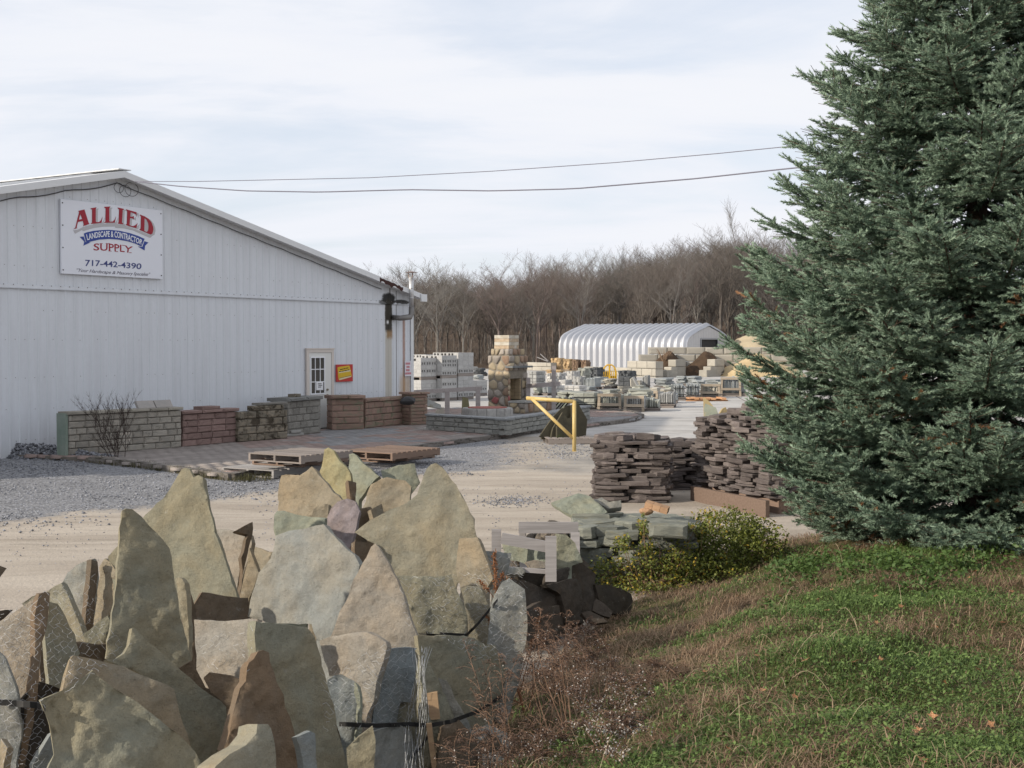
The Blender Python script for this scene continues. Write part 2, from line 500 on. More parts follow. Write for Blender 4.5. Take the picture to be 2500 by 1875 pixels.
# ------------------------------------------------------------------ loose gravel
def octas(P, S, seed):
    r = np.random.RandomState(seed)
    n = len(P)
    base = np.array([[1, 0, 0], [-1, 0, 0], [0, 1, 0], [0, -1, 0], [0, 0, .7], [0, 0, -.7]], float)
    V = base[None] * r.uniform(.55, 1.3, (n, 6, 3)) * S[:, None, None]
    a = r.uniform(0, 6.28, n); c, s = np.cos(a), np.sin(a)
    X = V[..., 0] * c[:, None] - V[..., 1] * s[:, None]; Y = V[..., 0] * s[:, None] + V[..., 1] * c[:, None]
    V = np.stack([X, Y, V[..., 2]], -1) + P[:, None]
    f = np.array([[0, 2, 4], [2, 1, 4], [1, 3, 4], [3, 0, 4], [2, 0, 5], [1, 2, 5], [3, 1, 5], [0, 3, 5]])
    F = (f[None] + np.arange(n)[:, None, None] * 6).reshape(-1, 3)
    return V.reshape(-1, 3), F, np.repeat(r.uniform(.5, 1.4, n), 6)
N = NT("loose_gravel", .9, .2)
N.color(N.val((.225, .23, .25), N.attr("tint", "Fac")))
M_PEB = N.mat
Pp, Ss = [], []
r = np.random.RandomState(3)
while len(Pp) < 9000:
    x, y = r.uniform(-11, 2.0), r.uniform(15, 30.5)
    t = (x - E0[0]) * EN[0] + (y - E0[1]) * EN[1]
    dns = float(sst(np.array(t), -1.0, 1.2)) * (1 if x < -2 else .8)
    if r.rand() > dns * (1.0 if fbm(np.array(x * .8), np.array(y * .8), 5) > .42 else .35): continue
    if in_poly((x, y), TPOLY): continue
    Pp.append((x, y, .004)); Ss.append(r.uniform(.010, .026) * (1.5 if r.rand() < .06 else 1))
for k in range(3200):                                            # scattered stones on the sandy drive
    x, y = r.uniform(-7, 3), r.uniform(10, 26)
    if fbm(np.array(x * .5), np.array(y * .5), 77) < .44: continue
    Pp.append((x, y, .003)); Ss.append(r.uniform(.006, .016))
for k in range(420):                                             # patch of stones beside the crates
    g = gnd(1250 + r.normal() * 45, 1224 + r.normal() * 7)
    Pp.append((g.x, g.y, .004)); Ss.append(r.uniform(.008, .02))
vg, fg, tg = octas(np.array(Pp), np.array(Ss), 4)
gravel = tag(link("gravel", np_mesh("gravel", vg, fg, M_PEB, tg)), "loose blue-grey crushed stone over the drive in front of the shed", "gravel", kind="stuff")
# heap of crushed stone against the shed's foot
Pp, Ss = [], []
hc = gnd(130, 1128)
for k in range(2600):
    u, v = r.uniform(-260, 330), 0
    g = gnd(u, 1122 + (u - 130) * .03)
    off = abs(r.normal()) * .55
    q = g + (-GY) * (off - .55)
    h = .30 * math.exp(-(off / .62) ** 2) * (1 - .8 * max(0, (u - 150) / 200)) * r.uniform(.5, 1)
    Pp.append((q.x, q.y, max(.01, h))); Ss.append(r.uniform(.018, .055))
vg, fg, tg = octas(np.array(Pp), np.array(Ss), 14)
tag(link("gravel", np_mesh("gravel_heap", vg, fg, M_PEB, tg * .9)), "low heap of coarse grey stone against the foot of the white shed", "gravel heap", kind="stuff")
# ------------------------------------------------------------------ the white metal shed
def wall_uv(u, v, off=0.0):
    p = onplane(u, v, R0 - GY * off, GY) - R0
    return p.dot(GX), p.z
OV = .30
(_ra, _za), (_rb, _zb) = wall_uv(285, 418, OV), wall_uv(949, 690.5, OV)
EAVE_S = wall_uv(1006, 760)[0]
SLOPE = (_za - _zb) / (_rb - _ra)
RIDGE = _za - .06 + SLOPE * abs(_ra)
EAVE_Z = RIDGE - SLOPE * EAVE_S
SEAM = wall_uv(300, 710)[1]
HALF = EAVE_S
def roofz(x): return RIDGE - SLOPE * abs(x)

N = NT("white_siding", .55, .3)
o = N.obj(); ox, oy, oz = N.sep(o)
nz = N.noise(o, 1.3, 6, .65); nf = N.noise(o, 9, 6, .7)
mp = N.n("ShaderNodeMapping"); N.l(o, mp.inputs[0]); mp.inputs["Scale"].default_value = (5, 1, .35)
drip = N.noise(mp.outputs[0], 1.0, 5, .6)
c = N.mix(N.step(drip, .35, .75), (.645, .67, .71), (.595, .615, .65))
c = N.val(c, N.m("ADD", .94, N.m("MULTIPLY", nf, .12)))
c = N.mix(N.m("MULTIPLY", N.step(N.m("ADD", oz, N.m("MULTIPLY", nz, .5)), .75, .15), .35), c, (.42, .41, .39))
def stain(c, u0, v0, u1, v1, col, soft, amt, rag=.5, fade=None):
    (s0, z1), (s1, z0) = wall_uv(u0, v0), wall_uv(u1, v1)
    wx = N.m("ADD", ox, N.m("MULTIPLY", N.m("SUBTRACT", nf, .5), soft * rag * 3))
    wz = N.m("ADD", oz, N.m("MULTIPLY", N.m("SUBTRACT", nf, .5), soft * rag * 4))
    f = N.m("MULTIPLY", N.box(wx, s0, s1, soft), N.box(wz, z0, z1, soft * 2))
    if fade: f = N.m("MULTIPLY", f, N.step(wz, z0 - .1, z0 + fade))
    return N.mix(N.m("MULTIPLY", f, amt), c, col)
c = stain(c, 940, 745, 957, 990, (.36, .30, .18), .05, .55, .6)
c = stain(c, 966, 640, 969, 1000, (.07, .06, .05), .012, .75, .1)
c = stain(c, 983, 775, 989, 990, (.30, .12, .05), .03, .75, .5)
c = stain(c, 975, 915, 1003, 990, (.42, .27, .12), .12, .6, .6)
c = stain(c, 944, 800, 958, 826, (.25, .13, .03), .04, .8, .6)
c = stain(c, 940, 735, 957, 808, (.025, .022, .018), .035, .97, .7)
c = stain(c, 950, 690, 953, 720, (.08, .06, .05), .02, .8, .3)
def blob(c, u0, v0, ru, rv, col, amt):
    (s0, z0), (s1, z1) = wall_uv(u0, v0), wall_uv(u0 + ru, v0 + rv)
    nb = N.noise(o, 3.0, 7, .75)
    dx = N.m("DIVIDE", N.m("SUBTRACT", ox, s0), abs(s1 - s0)); dz = N.m("DIVIDE", N.m("SUBTRACT", oz, z0), abs(z1 - z0))
    rr_ = N.m("ADD", N.m("MULTIPLY", dx, dx), N.m("MULTIPLY", dz, dz))
    rr_ = N.m("ADD", rr_, N.m("MULTIPLY", N.m("SUBTRACT", nb, .5), 2.2))
    f = N.m("SUBTRACT", 1.0, N.step(rr_, .45, 1.1))
    return N.mix(N.m("MULTIPLY", f, amt), c, col)
c = blob(c, 949, 729, 19, 17, (.012, .011, .010), .98)
c = blob(c, 975, 737, 26, 7, (.02, .018, .016), .95)
c = blob(c, 949, 765, 10, 40, (.035, .03, .02), .85)
c = blob(c, 936, 738, 16, 7, (.03, .028, .02), .8)
c = stain(c, 944, 783, 948, 790, (.75, .75, .75), .02, .95, .2)
N.color(c)
M_SIDING = N.mat
M_TRIM = plain("white_trim", (.66, .67, .68), .5, .3, var=.06)
M_ROOF = plain("shed_roofing", (.60, .61, .62), .45, .4, var=.08)
M_DARK = plain("dark_gap", (.03, .03, .032), .7)

shed = thing("warehouse", "long white ribbed metal shed with a gable end, exhaust pipe and single door", "building", R0, GA)
def ribbed(x0, x1, lo, hi, pitch=.2286):
    pts = []
    x = math.floor(x0 / pitch) * pitch
    while x < x1:
        for dx, y in ((0, 0), (.018, -.014), (.046, -.014), (.064, 0)):
            if x0 <= x + dx <= x1: pts.append((x + dx, y))
        for q in (.115, .17):
            if x0 <= x + q <= x1: pts.append((x + q, -.004 if q < .12 else 0))
        x += pitch
    pts = [(x0, 0)] + [p for p in pts if x0 < p[0] < x1] + [(x1, 0)]
    if x0 < 0 < x1: pts = sorted(pts + [(0, pts[min(range(len(pts)), key=lambda i: abs(pts[i][0]))][1])])
    m = MB(); v = []
    for (x, y) in pts: v += [(x, y, lo(x)), (x, y, hi(x))]
    m.add(v, [(2 * i, 2 * i + 2, 2 * i + 3, 2 * i + 1) for i in range(len(pts) - 1)])
    return m
ribbed(-HALF, HALF, lambda x: -.05, lambda x: min(SEAM, roofz(x))).build("lower_siding", M_SIDING, shed, fix=False)
ribbed(-HALF, HALF, lambda x: min(SEAM, roofz(x) - .02), lambda x: roofz(x)).build("upper_siding", M_SIDING, shed, fix=False)
DEP = 26.0
m = MB()
m.prism([(-HALF, .03, -.05), (HALF, .03, -.05), (HALF, .03, EAVE_Z), (0, .03, RIDGE - .02), (-HALF, .03, EAVE_Z)], (0, DEP, 0))
m.build("side_wall", M_TRIM, shed)
for sgn, nm in ((-1, "roof"), (1, "roof")):
    m = MB()
    n = 40
    e = HALF + .22
    a = [(0, RIDGE + .05), (sgn * e, RIDGE + .05 - SLOPE * e)]
    m.prism([(a[0][0], -OV, a[0][1]), (a[1][0], -OV, a[1][1]), (a[1][0], -OV, a[1][1] - .05), (a[0][0], -OV, a[0][1] - .05)], (0, DEP + 2 * OV, 0))
    for k in range(1, n):                                            # standing ribs of the roof sheets
        y = -OV + .25 + k * (DEP / n)
        m.bar((0.02 * sgn, y, a[0][1] + .012), (a[1][0], y, a[1][1] + .012), .05, .024)
    m.build(nm, M_ROOF, shed)
    m = MB()
    fh = .145
    m.prism([(a[0][0], -OV - .012, a[0][1] - .005), (a[1][0], -OV - .012, a[1][1] - .005), (a[1][0], -OV - .012, a[1][1] - fh), (a[0][0], -OV - .012, a[0][1] - fh)], (0, .02, 0))
    m.build("rake_trim", M_TRIM, shed)
    m = MB()
    m.prism([(a[0][0], -OV + .012, a[0][1] - .10), (a[1][0], -OV + .012, a[1][1] - .10), (a[1][0], -OV + .012, a[1][1] - .12), (a[0][0], -OV + .012, a[0][1] - .12)], (0, OV - .035, 0))
    m.build("soffit", M_TRIM, shed)
MB().bar((0, -OV - .02, RIDGE + .075), (0, DEP + OV, RIDGE + .075), .34, .02).build("ridge_cap", M_ROOF, shed)
MB().box(-HALF, -.035, SEAM - .03, HALF - .02, -.022, SEAM + .035).box(-HALF, -.05, SEAM - .045, HALF - .02, -.022, SEAM - .034).build("seam_trim", M_SIDING, shed)
MB().box(HALF - .10, -.034, -.03, HALF + .03, -.021, EAVE_Z - .02).box(HALF + .008, -.02, -.03, HALF + .03, .10, EAVE_Z - .05).build("corner_trim", M_TRIM, shed)
MB().box(HALF - .02, -OV - .05, EAVE_Z - .19, HALF + .26, -OV - .016, EAVE_Z + .02).build("eave_end_cap", M_TRIM, shed)
# the screws that show as faint dotted rows
m = MB()
for row in (.35, .98, 1.62, 2.4, 3.0, 3.9, 4.7, 5.4):
    x = -HALF + .15
    while x < HALF - .1:
        if row < roofz(x) - .3 and R.random() < .62:
            zz = row + R.uniform(-.012, .012)
            m.box(x - .0055, -.010, zz - .006, x + .0055, -.003, zz + .006)
        x += .2286
tag(m.build("screw", plain("rusty_screws", (.16, .14, .13), .6), shed), kind="stuff")
m = MB(); x = -HALF + .1
while x < HALF - .2:
    m.box(x - .006, -.046, SEAM + .022, x + .006, -.034, SEAM + .04); x += .2286
tag(m.build("screw", plain("rusty_screws", (.16, .14, .13), .6), shed), kind="stuff")
# cable under the rake and its coil near the peak
m = MB(); pts = []
for k in range(41):
    x = -9 + k * (9 / 40)
    pts.append((x, -.05, roofz(x) - .20 - .05 * abs(math.sin(k * .55))))
m.tube(pts, .012, 5)
for q in range(3):
    cx, cz, rr = .05 + .17 * q, RIDGE - .30 - .05 * (q % 2), .13 + .03 * q
    m.tube([(cx + rr * math.cos(t), -.06 - .01 * q, cz + .8 * rr * math.sin(t)) for t in [i * .35 for i in range(19)]], .006, 5)
pts = [(x, -.05, roofz(x) - .19 - .015 * abs(math.sin(x * 3))) for x in [i * .25 for i in range(0, 38)]]
m.tube(pts, .010, 5)
m.build("service_cable", plain("cable_black", (.06, .06, .065), .6), shed)

# door
(s0, zt), (s1, _) = wall_uv(744, 853), wall_uv(810, 853)
zb = T_Z
M_DOORW = plain("door_paint", (.66, .655, .63), .5, .35, var=.05)
M_FRAME = plain("door_frame_paint", (.60, .545, .50), .6, var=.1)
m = MB()
fw = .085
m.box(s0, -.075, zb, s0 + fw, -.022, zt).box(s1 - fw, -.075, zb, s1, -.022, zt).box(s0 + fw + .001, -.075, zt - fw, s1 - fw - .001, -.022, zt).box(s0 - .02, -.09, zt + .001, s1 + .02, -.022, zt + .03)
m.build("door_frame", M_FRAME, shed)
d0, d1, dt = s0 + fw + .006, s1 - fw - .006, zt - fw - .006
door = MB().box(d0, -.06, zb + .01, d1, -.021, dt).build("door", M_DOORW, shed)
(w0, wtop), (w1, wbot) = wall_uv(757, 871, .06), wall_uv(793, 962, .06)
m = MB()
b = .032
m.box(w0, -.078, wbot, w1, -.061, wbot + b).box(w0, -.078, wtop - b, w1, -.061, wtop).box(w0, -.078, wbot + b + .0005, w0 + b, -.061, wtop - b - .0005).box(w1 - b, -.078, wbot + b + .0005, w1, -.061, wtop - b - .0005)
for k in (1, 2):
    x = w0 + (w1 - w0) * k / 3; z_ = wbot + (wtop - wbot) * k / 3
    m.box(x - .010, -.0745, wbot + b + .001, x + .010, -.0625, wtop - b - .001).box(w0 + b + .001, -.0755, z_ - .010, w1 - b - .001, -.0615, z_ + .010)
m.build("window_grid", plain("window_white", (.78, .79, .82), .4), door)
M_GLASS = plain("dark_glass", (.035, .033, .03), .12, .5, var=.3)
for i in range(3):
    for j in range(3):
        xa, xb = w0 + (w1 - w0) * i / 3 + .006, w0 + (w1 - w0) * (i + 1) / 3 - .006
        za, zb2 = wbot + (wtop - wbot) * j / 3 + .006, wbot + (wtop - wbot) * (j + 1) / 3 - .006
        MB().box(xa, -.0622, za, xb, -.0605, zb2).build("pane", M_GLASS, door)
(n0, nt), (n1_, nb) = wall_uv(772, 933, .08), wall_uv(789, 952, .08)
m = MB().box(n0, -.083, nb, n1_, -.0795, nt); 
m.m = 1
for k, (a_, b_) in enumerate(((.2, .75), (.3, .85), (.25, .7))):
    z_ = nt - (nt - nb) * (.22 + .2 * k)
    m.box(n0 + (n1_ - n0) * a_, -.0845, z_ - .012, n0 + (n1_ - n0) * b_, -.0832, z_ + .012)
m.build("paper_notice", [plain("paper", (.75, .76, .78), .8), plain("ink", (.12, .12, .13), .8)], door)
kx, kz = wall_uv(800, 965, .08)
MB().tube([(kx, -.061, kz + .15), (kx, -.10, kz + .15)], [.03, .026], 10).build("deadbolt", plain("dull_brass", (.25, .22, .17), .35, .5, .7), door)
m = MB().tube([(kx, -.061, kz), (kx, -.11, kz)], [.035, .02], 10)
m.bar((kx + .01, -.115, kz), (kx - .10, -.115, kz - .005), .022, .022)
m.build("handle", plain("dull_brass", (.25, .22, .17), .35, .5, .7), door)

# exhaust pipe
M_GALV = plain("galvanised_pipe", (.52, .52, .52), .38, .5, .55, .18, 6)
e0, ez = wall_uv(973, 775, .2); e1, tz = wall_uv(1002, 676, .32)
_, bz = wall_uv(996, 770, .32)
pts = [(e0 - .02, -.02, ez), (e0, -.26, ez - .02), (e0 + .06, -.33, ez - .01), (e1 - .06, -.35, ez + .02), (e1, -.35, ez + .12), (e1, -.35, ez + .3)]
pipe = MB().tube(pts, [.075, .075, .08, .08, .078, .072], 14).build("exhaust_elbow", plain("sooty_steel", (.20, .19, .18), .5, .4, .4, .3), shed, True)
m = MB().tube([(e1, -.35, ez + .3), (e1, -.35, tz)], .068, 16)
for f in (.3, .62, .95):
    z_ = ez + .3 + (tz - ez - .3) * f
    m.tube([(e1, -.35, z_ - .015), (e1, -.35, z_ + .015)], .074, 16)
m.build("exhaust_pipe", M_GALV, shed, True)
m = MB()
for k in range(3):
    a = k * 2.1
    m.bar((e1 + .07 * math.cos(a), -.35 + .07 * math.sin(a), tz - .02), (e1 + .07 * math.cos(a), -.35 + .07 * math.sin(a), tz + .13), .018, .012, (1, 0, 0))
m.tube([(e1, -.35, tz + .12), (e1, -.35, tz + .16)], [.19, .03], 14)
m.build("rain_cap", plain("rusty_cap", (.22, .16, .14), .6, .3, .3, .3), shed)
b0, b_z = wall_uv(1013, 762)
MB().box(HALF + .04, .1, b_z - .22, HALF + .24, .42, b_z + .22).box(HALF + .01, .2, b_z - .05, HALF + .04, .32, b_z + .05).build("floodlight", plain("floodlight_black", (.03, .035, .045), .4), shed)
# rust-red patch on the rake near the eave
ra, rb = 8.85, 9.9
m = MB(); pl = []
for k in range(13):
    x = ra + (rb - ra) * k / 12
    pl.append((x, -OV - .0145, roofz(x) + .05 - .02 - .05 * R.random()))
for k in range(12, -1, -1):
    x = ra + (rb - ra) * k / 12
    pl.append((x, -OV - .0145, roofz(x) + .05 - .10 - .10 * R.random()))
m.prism(pl, (0, .002, 0)); m.build("rust_patch", plain("rust_red", (.055, .026, .022), .9, var=.3), shed)

# ------------------------------------------------------------------ signs on the shed
def mesh_of(ob, fn, name, mat):
    me = bpy.data.meshes.new_from_object(ob)
    me.name = name; me.materials.clear(); me.materials.append(mat)
    for v in me.vertices: v.co = fn(v.co)
    me.update()
    d = ob.data; bpy.data.objects.remove(ob); bpy.data.curves.remove(d)
    return me
def outline(loops, ext=.5):
    cu = bpy.data.curves.new("outline", "CURVE"); cu.dimensions = "2D"; cu.fill_mode = "BOTH"; cu.extrude = ext
    for lp in loops:
        sp = cu.splines.new("POLY"); sp.points.add(len(lp) - 1); sp.use_cyclic_u = True
        for p, (x, y) in zip(sp.points, lp): p.co = (x, y, 0, 1)
    return bpy.data.objects.new("outline", cu)
def lettering(body, ext=.5, bold=0.0, shear=0.0):
    cu = bpy.data.curves.new("lettering", "FONT"); cu.body = body; cu.extrude = ext; cu.offset = bold; cu.shear = shear
    cu.resolution_u = 3
    ob = bpy.data.objects.new("lettering", cu)
    me = bpy.data.meshes.new_from_object(ob)
    xs = [v.co.x for v in me.vertices]; ys = [v.co.y for v in me.vertices]
    bb = (min(xs), max(xs)); bpy.data.meshes.remove(me)
    return ob, bb
SB_Y = -.075                                                           # face of the sign, in front of the ribs
def z6(x, y):                                                          # a point of the sign, read off the enlarged photograph
    return wall_uv(140 + x / 7.9, 480 + y / 7.9, -SB_Y)
def sgn_map(y):
    def fn(c):
        s, z_ = z6(c.x, c.y)
        return Vector((s - SX, y - c.z * .004, z_ - SZ))
    return fn
q = [z6(85, 45), z6(2035, 268), z6(2020, 1590), z6(65, 1480)]
sl, sr = (q[0][0] + q[3][0]) / 2, (q[1][0] + q[2][0]) / 2
st, sb = (q[0][1] + q[1][1]) / 2, (q[2][1] + q[3][1]) / 2
SX, SZ = (sl + sr) / 2, sb
sign = thing("sign_board", "big white sign with arched red lettering over a blue ribbon on the gable", "sign", R0 + GX * SX + Vector((0, 0, SZ)), GA)
M_SIGNW = plain("sign_white", (.72, .74, .80), .45, .35, var=.03)
M_RED, M_BLUE, M_GREY = plain("sign_red", (.32, .018, .035), .5), plain("sign_blue", (.035, .065, .28), .5), plain("sign_grey", (.46, .45, .47), .6)
M_LINE = plain("sign_ink", (.10, .10, .20), .6)
MB().box(sl - SX, SB_Y + .003, 0, sr - SX, -.024, st - SZ).build("board", M_SIGNW, sign)
m = MB()
for x in (sl - SX + .04, sr - SX - .04):
    for f in (.05, .35, .65, .95): MB().box(x - .012, SB_Y - .006, (st - SZ) * f - .012, x + .012, SB_Y + .002, (st - SZ) * f + .012).build("bolt", M_DARK, sign)
ALLIED = [
 ("A", [[(308, 628), (345, 600), (418, 300), (405, 275), (520, 248), (600, 500), (618, 528), (495, 570), (500, 552), (508, 540), (490, 470), (395, 490), (370, 595), (385, 607)], [(415, 445), (478, 430), (440, 335)]]),
 ("L", [[(640, 225), (752, 205), (750, 222), (738, 235), (738, 480), (760, 495), (805, 490), (845, 450), (870, 385), (850, 505), (650, 528), (645, 515), (668, 500), (668, 245), (645, 240)]]),
 ("L", [[(905, 197), (1020, 190), (1018, 205), (1000, 215), (1000, 470), (1015, 485), (1065, 480), (1100, 450), (1130, 380), (1105, 502), (905, 505), (905, 495), (925, 480), (930, 225), (905, 215)]]),
 ("I", [[(1160, 210), (1280, 235), (1278, 250), (1258, 258), (1245, 500), (1268, 520), (1265, 535), (1165, 520), (1165, 505), (1180, 495), (1190, 245), (1165, 230)]]),
 ("E", [[(1325, 245), (1525, 300), (1525, 385), (1510, 340), (1480, 325), (1410, 300), (1405, 385), (1445, 390), (1470, 370), (1475, 440), (1450, 420), (1400, 415), (1390, 545), (1420, 565), (1470, 565), (1510, 545), (1545, 510), (1520, 608), (1320, 550), (1320, 540), (1338, 525), (1345, 280), (1325, 260)]]),
 ("D", [[(1590, 345), (1680, 380), (1760, 430), (1815, 500), (1845, 580), (1850, 640), (1830, 715), (1795, 732), (1580, 640), (1585, 630), (1605, 615), (1610, 380), (1592, 365)], [(1680, 415), (1722, 450), (1748, 510), (1757, 580), (1750, 650), (1720, 690), (1675, 660)]])]
shd = [(305, 650), (345, 715), (480, 640), (500, 665), (700, 605), (900, 580), (1110, 575), (1120, 600), (1300, 615), (1460, 650), (1600, 715), (1790, 795), (1840, 750), (1790, 745), (1580, 655), (1310, 560), (1100, 520), (905, 520), (640, 545), (495, 585), (465, 600), (385, 640)]
link("letter_shadow", mesh_of(outline([shd]), sgn_map(SB_Y), "letter_shadow", M_GREY), None, sign)
sh2 = []
for ch, lps in ALLIED[1:]:
    sh2.append([(x + 42, y + 22) for x, y in lps[0]])
for lp in sh2: link("letter_shadow", mesh_of(outline([lp]), sgn_map(SB_Y + .0005), "letter_shadow", M_GREY), None, sign)
for ch, lps in ALLIED:
    link("letter", mesh_of(outline(lps), sgn_map(SB_Y - .004), "letter", M_RED), None, sign)
rib = [(510, 715), (560, 690), (700, 660), (850, 645), (1000, 640), (1200, 660), (1400, 705), (1560, 760), (1680, 815), (1620, 960), (1500, 905), (1350, 860), (1150, 825), (1000, 815), (800, 830), (650, 865), (560, 895)]
link("ribbon", mesh_of(outline([rib]), sgn_map(SB_Y - .004), "ribbon", M_BLUE), None, sign)
link("ribbon_tail", mesh_of(outline([[(432, 775), (505, 768), (545, 880), (640, 882), (503, 945), (520, 868)]]), sgn_map(SB_Y - .001), "ribbon_tail", M_BLUE), None, sign)
link("ribbon_tail", mesh_of(outline([[(1680, 860), (1757, 885), (1690, 950), (1682, 1038), (1555, 962), (1640, 968)]]), sgn_map(SB_Y - .001), "ribbon_tail", M_BLUE), None, sign)
def curve_interp(P):
    xs = [p[0] for p in P]; ys = [p[1] for p in P]
    return lambda x: float(np.interp(x, xs, ys))
def text_between(body, name, mat, base, top, y, bold=0.0, shear=0.0, hcap=.70):
    ob, (a, b) = lettering(body, .5, bold, shear)
    t = np.linspace(0, 1, 40)
    def smooth(P):
        P = np.array(P, float); k = np.linspace(0, 1, len(P))
        cx = np.polyfit(k, P[:, 0], min(3, len(P) - 1)); cy = np.polyfit(k, P[:, 1], min(3, len(P) - 1))
        return lambda q: (float(np.polyval(cx, q)), float(np.polyval(cy, q)))
    fb, ft = smooth(base), smooth(top)
    g = sgn_map(y)
    def fn(c):
        q = (c.x - a) / (b - a); h = c.y / hcap
        p0, p1 = fb(q), ft(q)
        return g(Vector((p0[0] + (p1[0] - p0[0]) * h, p0[1] + (p1[1] - p0[1]) * h, c.z)))
    link(name, mesh_of(ob, fn, name, mat), None, sign)
text_between("LANDSCAPE & CONTRACTOR", "lettering", plain("sign_lettering_white", (.80, .82, .85), .5), [(572, 838), (800, 788), (1000, 775), (1200, 798), (1420, 860), (1612, 925)], [(548, 728), (800, 678), (1000, 664), (1200, 684), (1420, 745), (1640, 838)], SB_Y - .008, .012)
text_between("SUPPLY", "lettering", M_RED, [(700, 1035), (900, 1040), (1100, 1050), (1250, 1065), (1425, 1085)], [(705, 905), (900, 900), (1100, 915), (1250, 930), (1462, 965)], SB_Y, .01)
m = MB()
text_between("717-442-4390", "lettering", M_LINE if False else plain("sign_navy", (.05, .065, .20), .5), [(535, 1335), (900, 1345), (1250, 1370), (1615, 1400)], [(540, 1218), (900, 1235), (1250, 1262), (1630, 1292)], SB_Y, .012)
text_between("\u201cYour Hardscape & Masonry Specialists\u201d", "lettering", plain("sign_script", (.16, .15, .19), .6), [(365, 1445), (900, 1480), (1400, 1510), (1775, 1530)], [(375, 1380), (900, 1418), (1400, 1450), (1795, 1468)], SB_Y, 0.0, .35)
# serifs for SUPPLY
m = MB()
for (x, y, w) in ((845, 905, 55), (955, 905, 40), (1015, 1048, 60), (1140, 1056, 60), (1275, 938, 55), (1408, 1080, 46), (1000, 905, 40), (1130, 918, 40)):
    a, b = z6(x - w / 2, y - 6), z6(x + w / 2, y + 8)
    MB().box(a[0] - SX, SB_Y - .003, b[1] - SZ, b[0] - SX, SB_Y + .002, a[1] - SZ).build("serif", M_RED, sign)

# red and yellow poster board
def z3(x, y, off=.06): return wall_uv(730 + x / 7.135, 840 + y / 7.135, off)
(pa, pt_), (pb, pb_) = z3(652, 358), z3(940, 648)
poster = thing("poster_board", "small square red board with a tilted yellow bag picture beside the door", "sign", R0 + GX * pa + Vector((0, 0, pb_)), GA)
MB().box(0, -.055, 0, pb - pa, -.030, pt_ - pb_).build("board", plain("poster_red", (.46, .035, .03), .5, var=.05), poster)
def pp(poly, y, name, mat, d=.002):
    m = MB(); m.prism([(z3(*q)[0] - pa, y, z3(*q)[1] - pb_) for q in poly], (0, d, 0)); m.build(name, mat, poster)
pp([(672, 412), (700, 398), (870, 372), (886, 385), (920, 555), (912, 572), (705, 632), (690, 612)], -.0575, "bag", plain("poster_yellow", (.62, .40, .02), .5, var=.08))
pp([(692, 488), (896, 452), (900, 474), (698, 506)], -.0595, "stripe", plain("poster_cream", (.66, .60, .40), .6))
pp([(705, 602), (905, 556), (912, 572), (708, 628)], -.0595, "stripe", plain("poster_cream", (.66, .60, .40), .6))
pp([(705, 590), (905, 543), (906, 549), (706, 597)], -.0595, "stripe", plain("ink", (.12, .12, .13), .8))
for (x, y, w) in ((715, 438, 50), (772, 426, 38), (818, 415, 40), (695, 478, 44), (748, 468, 36), (792, 458, 42), (842, 447, 36)):
    pp([(x, y), (x + w, y - w * .21), (x + w + 3, y - w * .21 + 14), (x + 3, y + 14)], -.0595, "print", plain("poster_black", (.045, .03, .01), .7))
# small white notice with red print at the corner
(pa2, pt2), (pb2, pb2_) = z3(1846, 296, .05), z3(1958, 558, .05)
note = thing("notice_sign", "narrow white notice with four lines of red print on the shed corner", "sign", R0 + GX * pa2 + Vector((0, 0, pb2_)), GA)
MB().box(0, -.048, 0, pb2 - pa2, -.036, pt2 - pb2_).build("board", plain("notice_white", (.66, .64, .68), .5), note)
m = MB()
W2, H2 = pb2 - pa2, pt2 - pb2_
for k, (a, b) in enumerate(((.1, .85), (.25, .72), (.15, .78), (.05, .95))):
    x = a
    while x < b - .04:
        w = R.uniform(.06, .11)
        MB().box(W2 * x, -.050, H2 * (.83 - .215 * k) - .03, W2 * min(x + w, b), -.0475, H2 * (.83 - .215 * k) + .03).build("print", plain("notice_red", (.50, .14, .16), .6), note); x += w + .035

# ------------------------------------------------------------------ overhead wires
def wire(name, pts, r_, label):
    P3 = [at(u, v, Y) for u, v, Y in pts]
    k = np.linspace(0, 1, len(P3)); kk = np.linspace(0, 1, 50)
    A = np.array([tuple(p) for p in P3]); out = []
    for t in kk: out.append([float(np.interp(t, k, A[:, i])) for i in range(3)])
    o = MB().tube(out, r_, 5).build(name, plain("wire_grey", (.17, .17, .21), .6))
    return tag(o, label, "cable", "overhead wires")
wire("overhead_wire", [(340, 443, 28.0), (480, 443, 27.0), (900, 434, 25.5), (1200, 418, 24), (1500, 397, 22.4), (1750, 375, 21), (1940, 356, 20), (2300, 318, 18)], .0075, "thin upper overhead wire from the shed peak to the spruce")
wire("overhead_wire", [(330, 443, 28.0), (440, 455, 27), (600, 466, 26), (780, 469, 25), (1000, 463, 24), (1200, 466, 23), (1400, 461, 22), (1700, 436, 21), (1920, 412, 20), (2300, 375, 18)], .012, "thicker lower overhead cable sagging from the shed peak to the spruce")
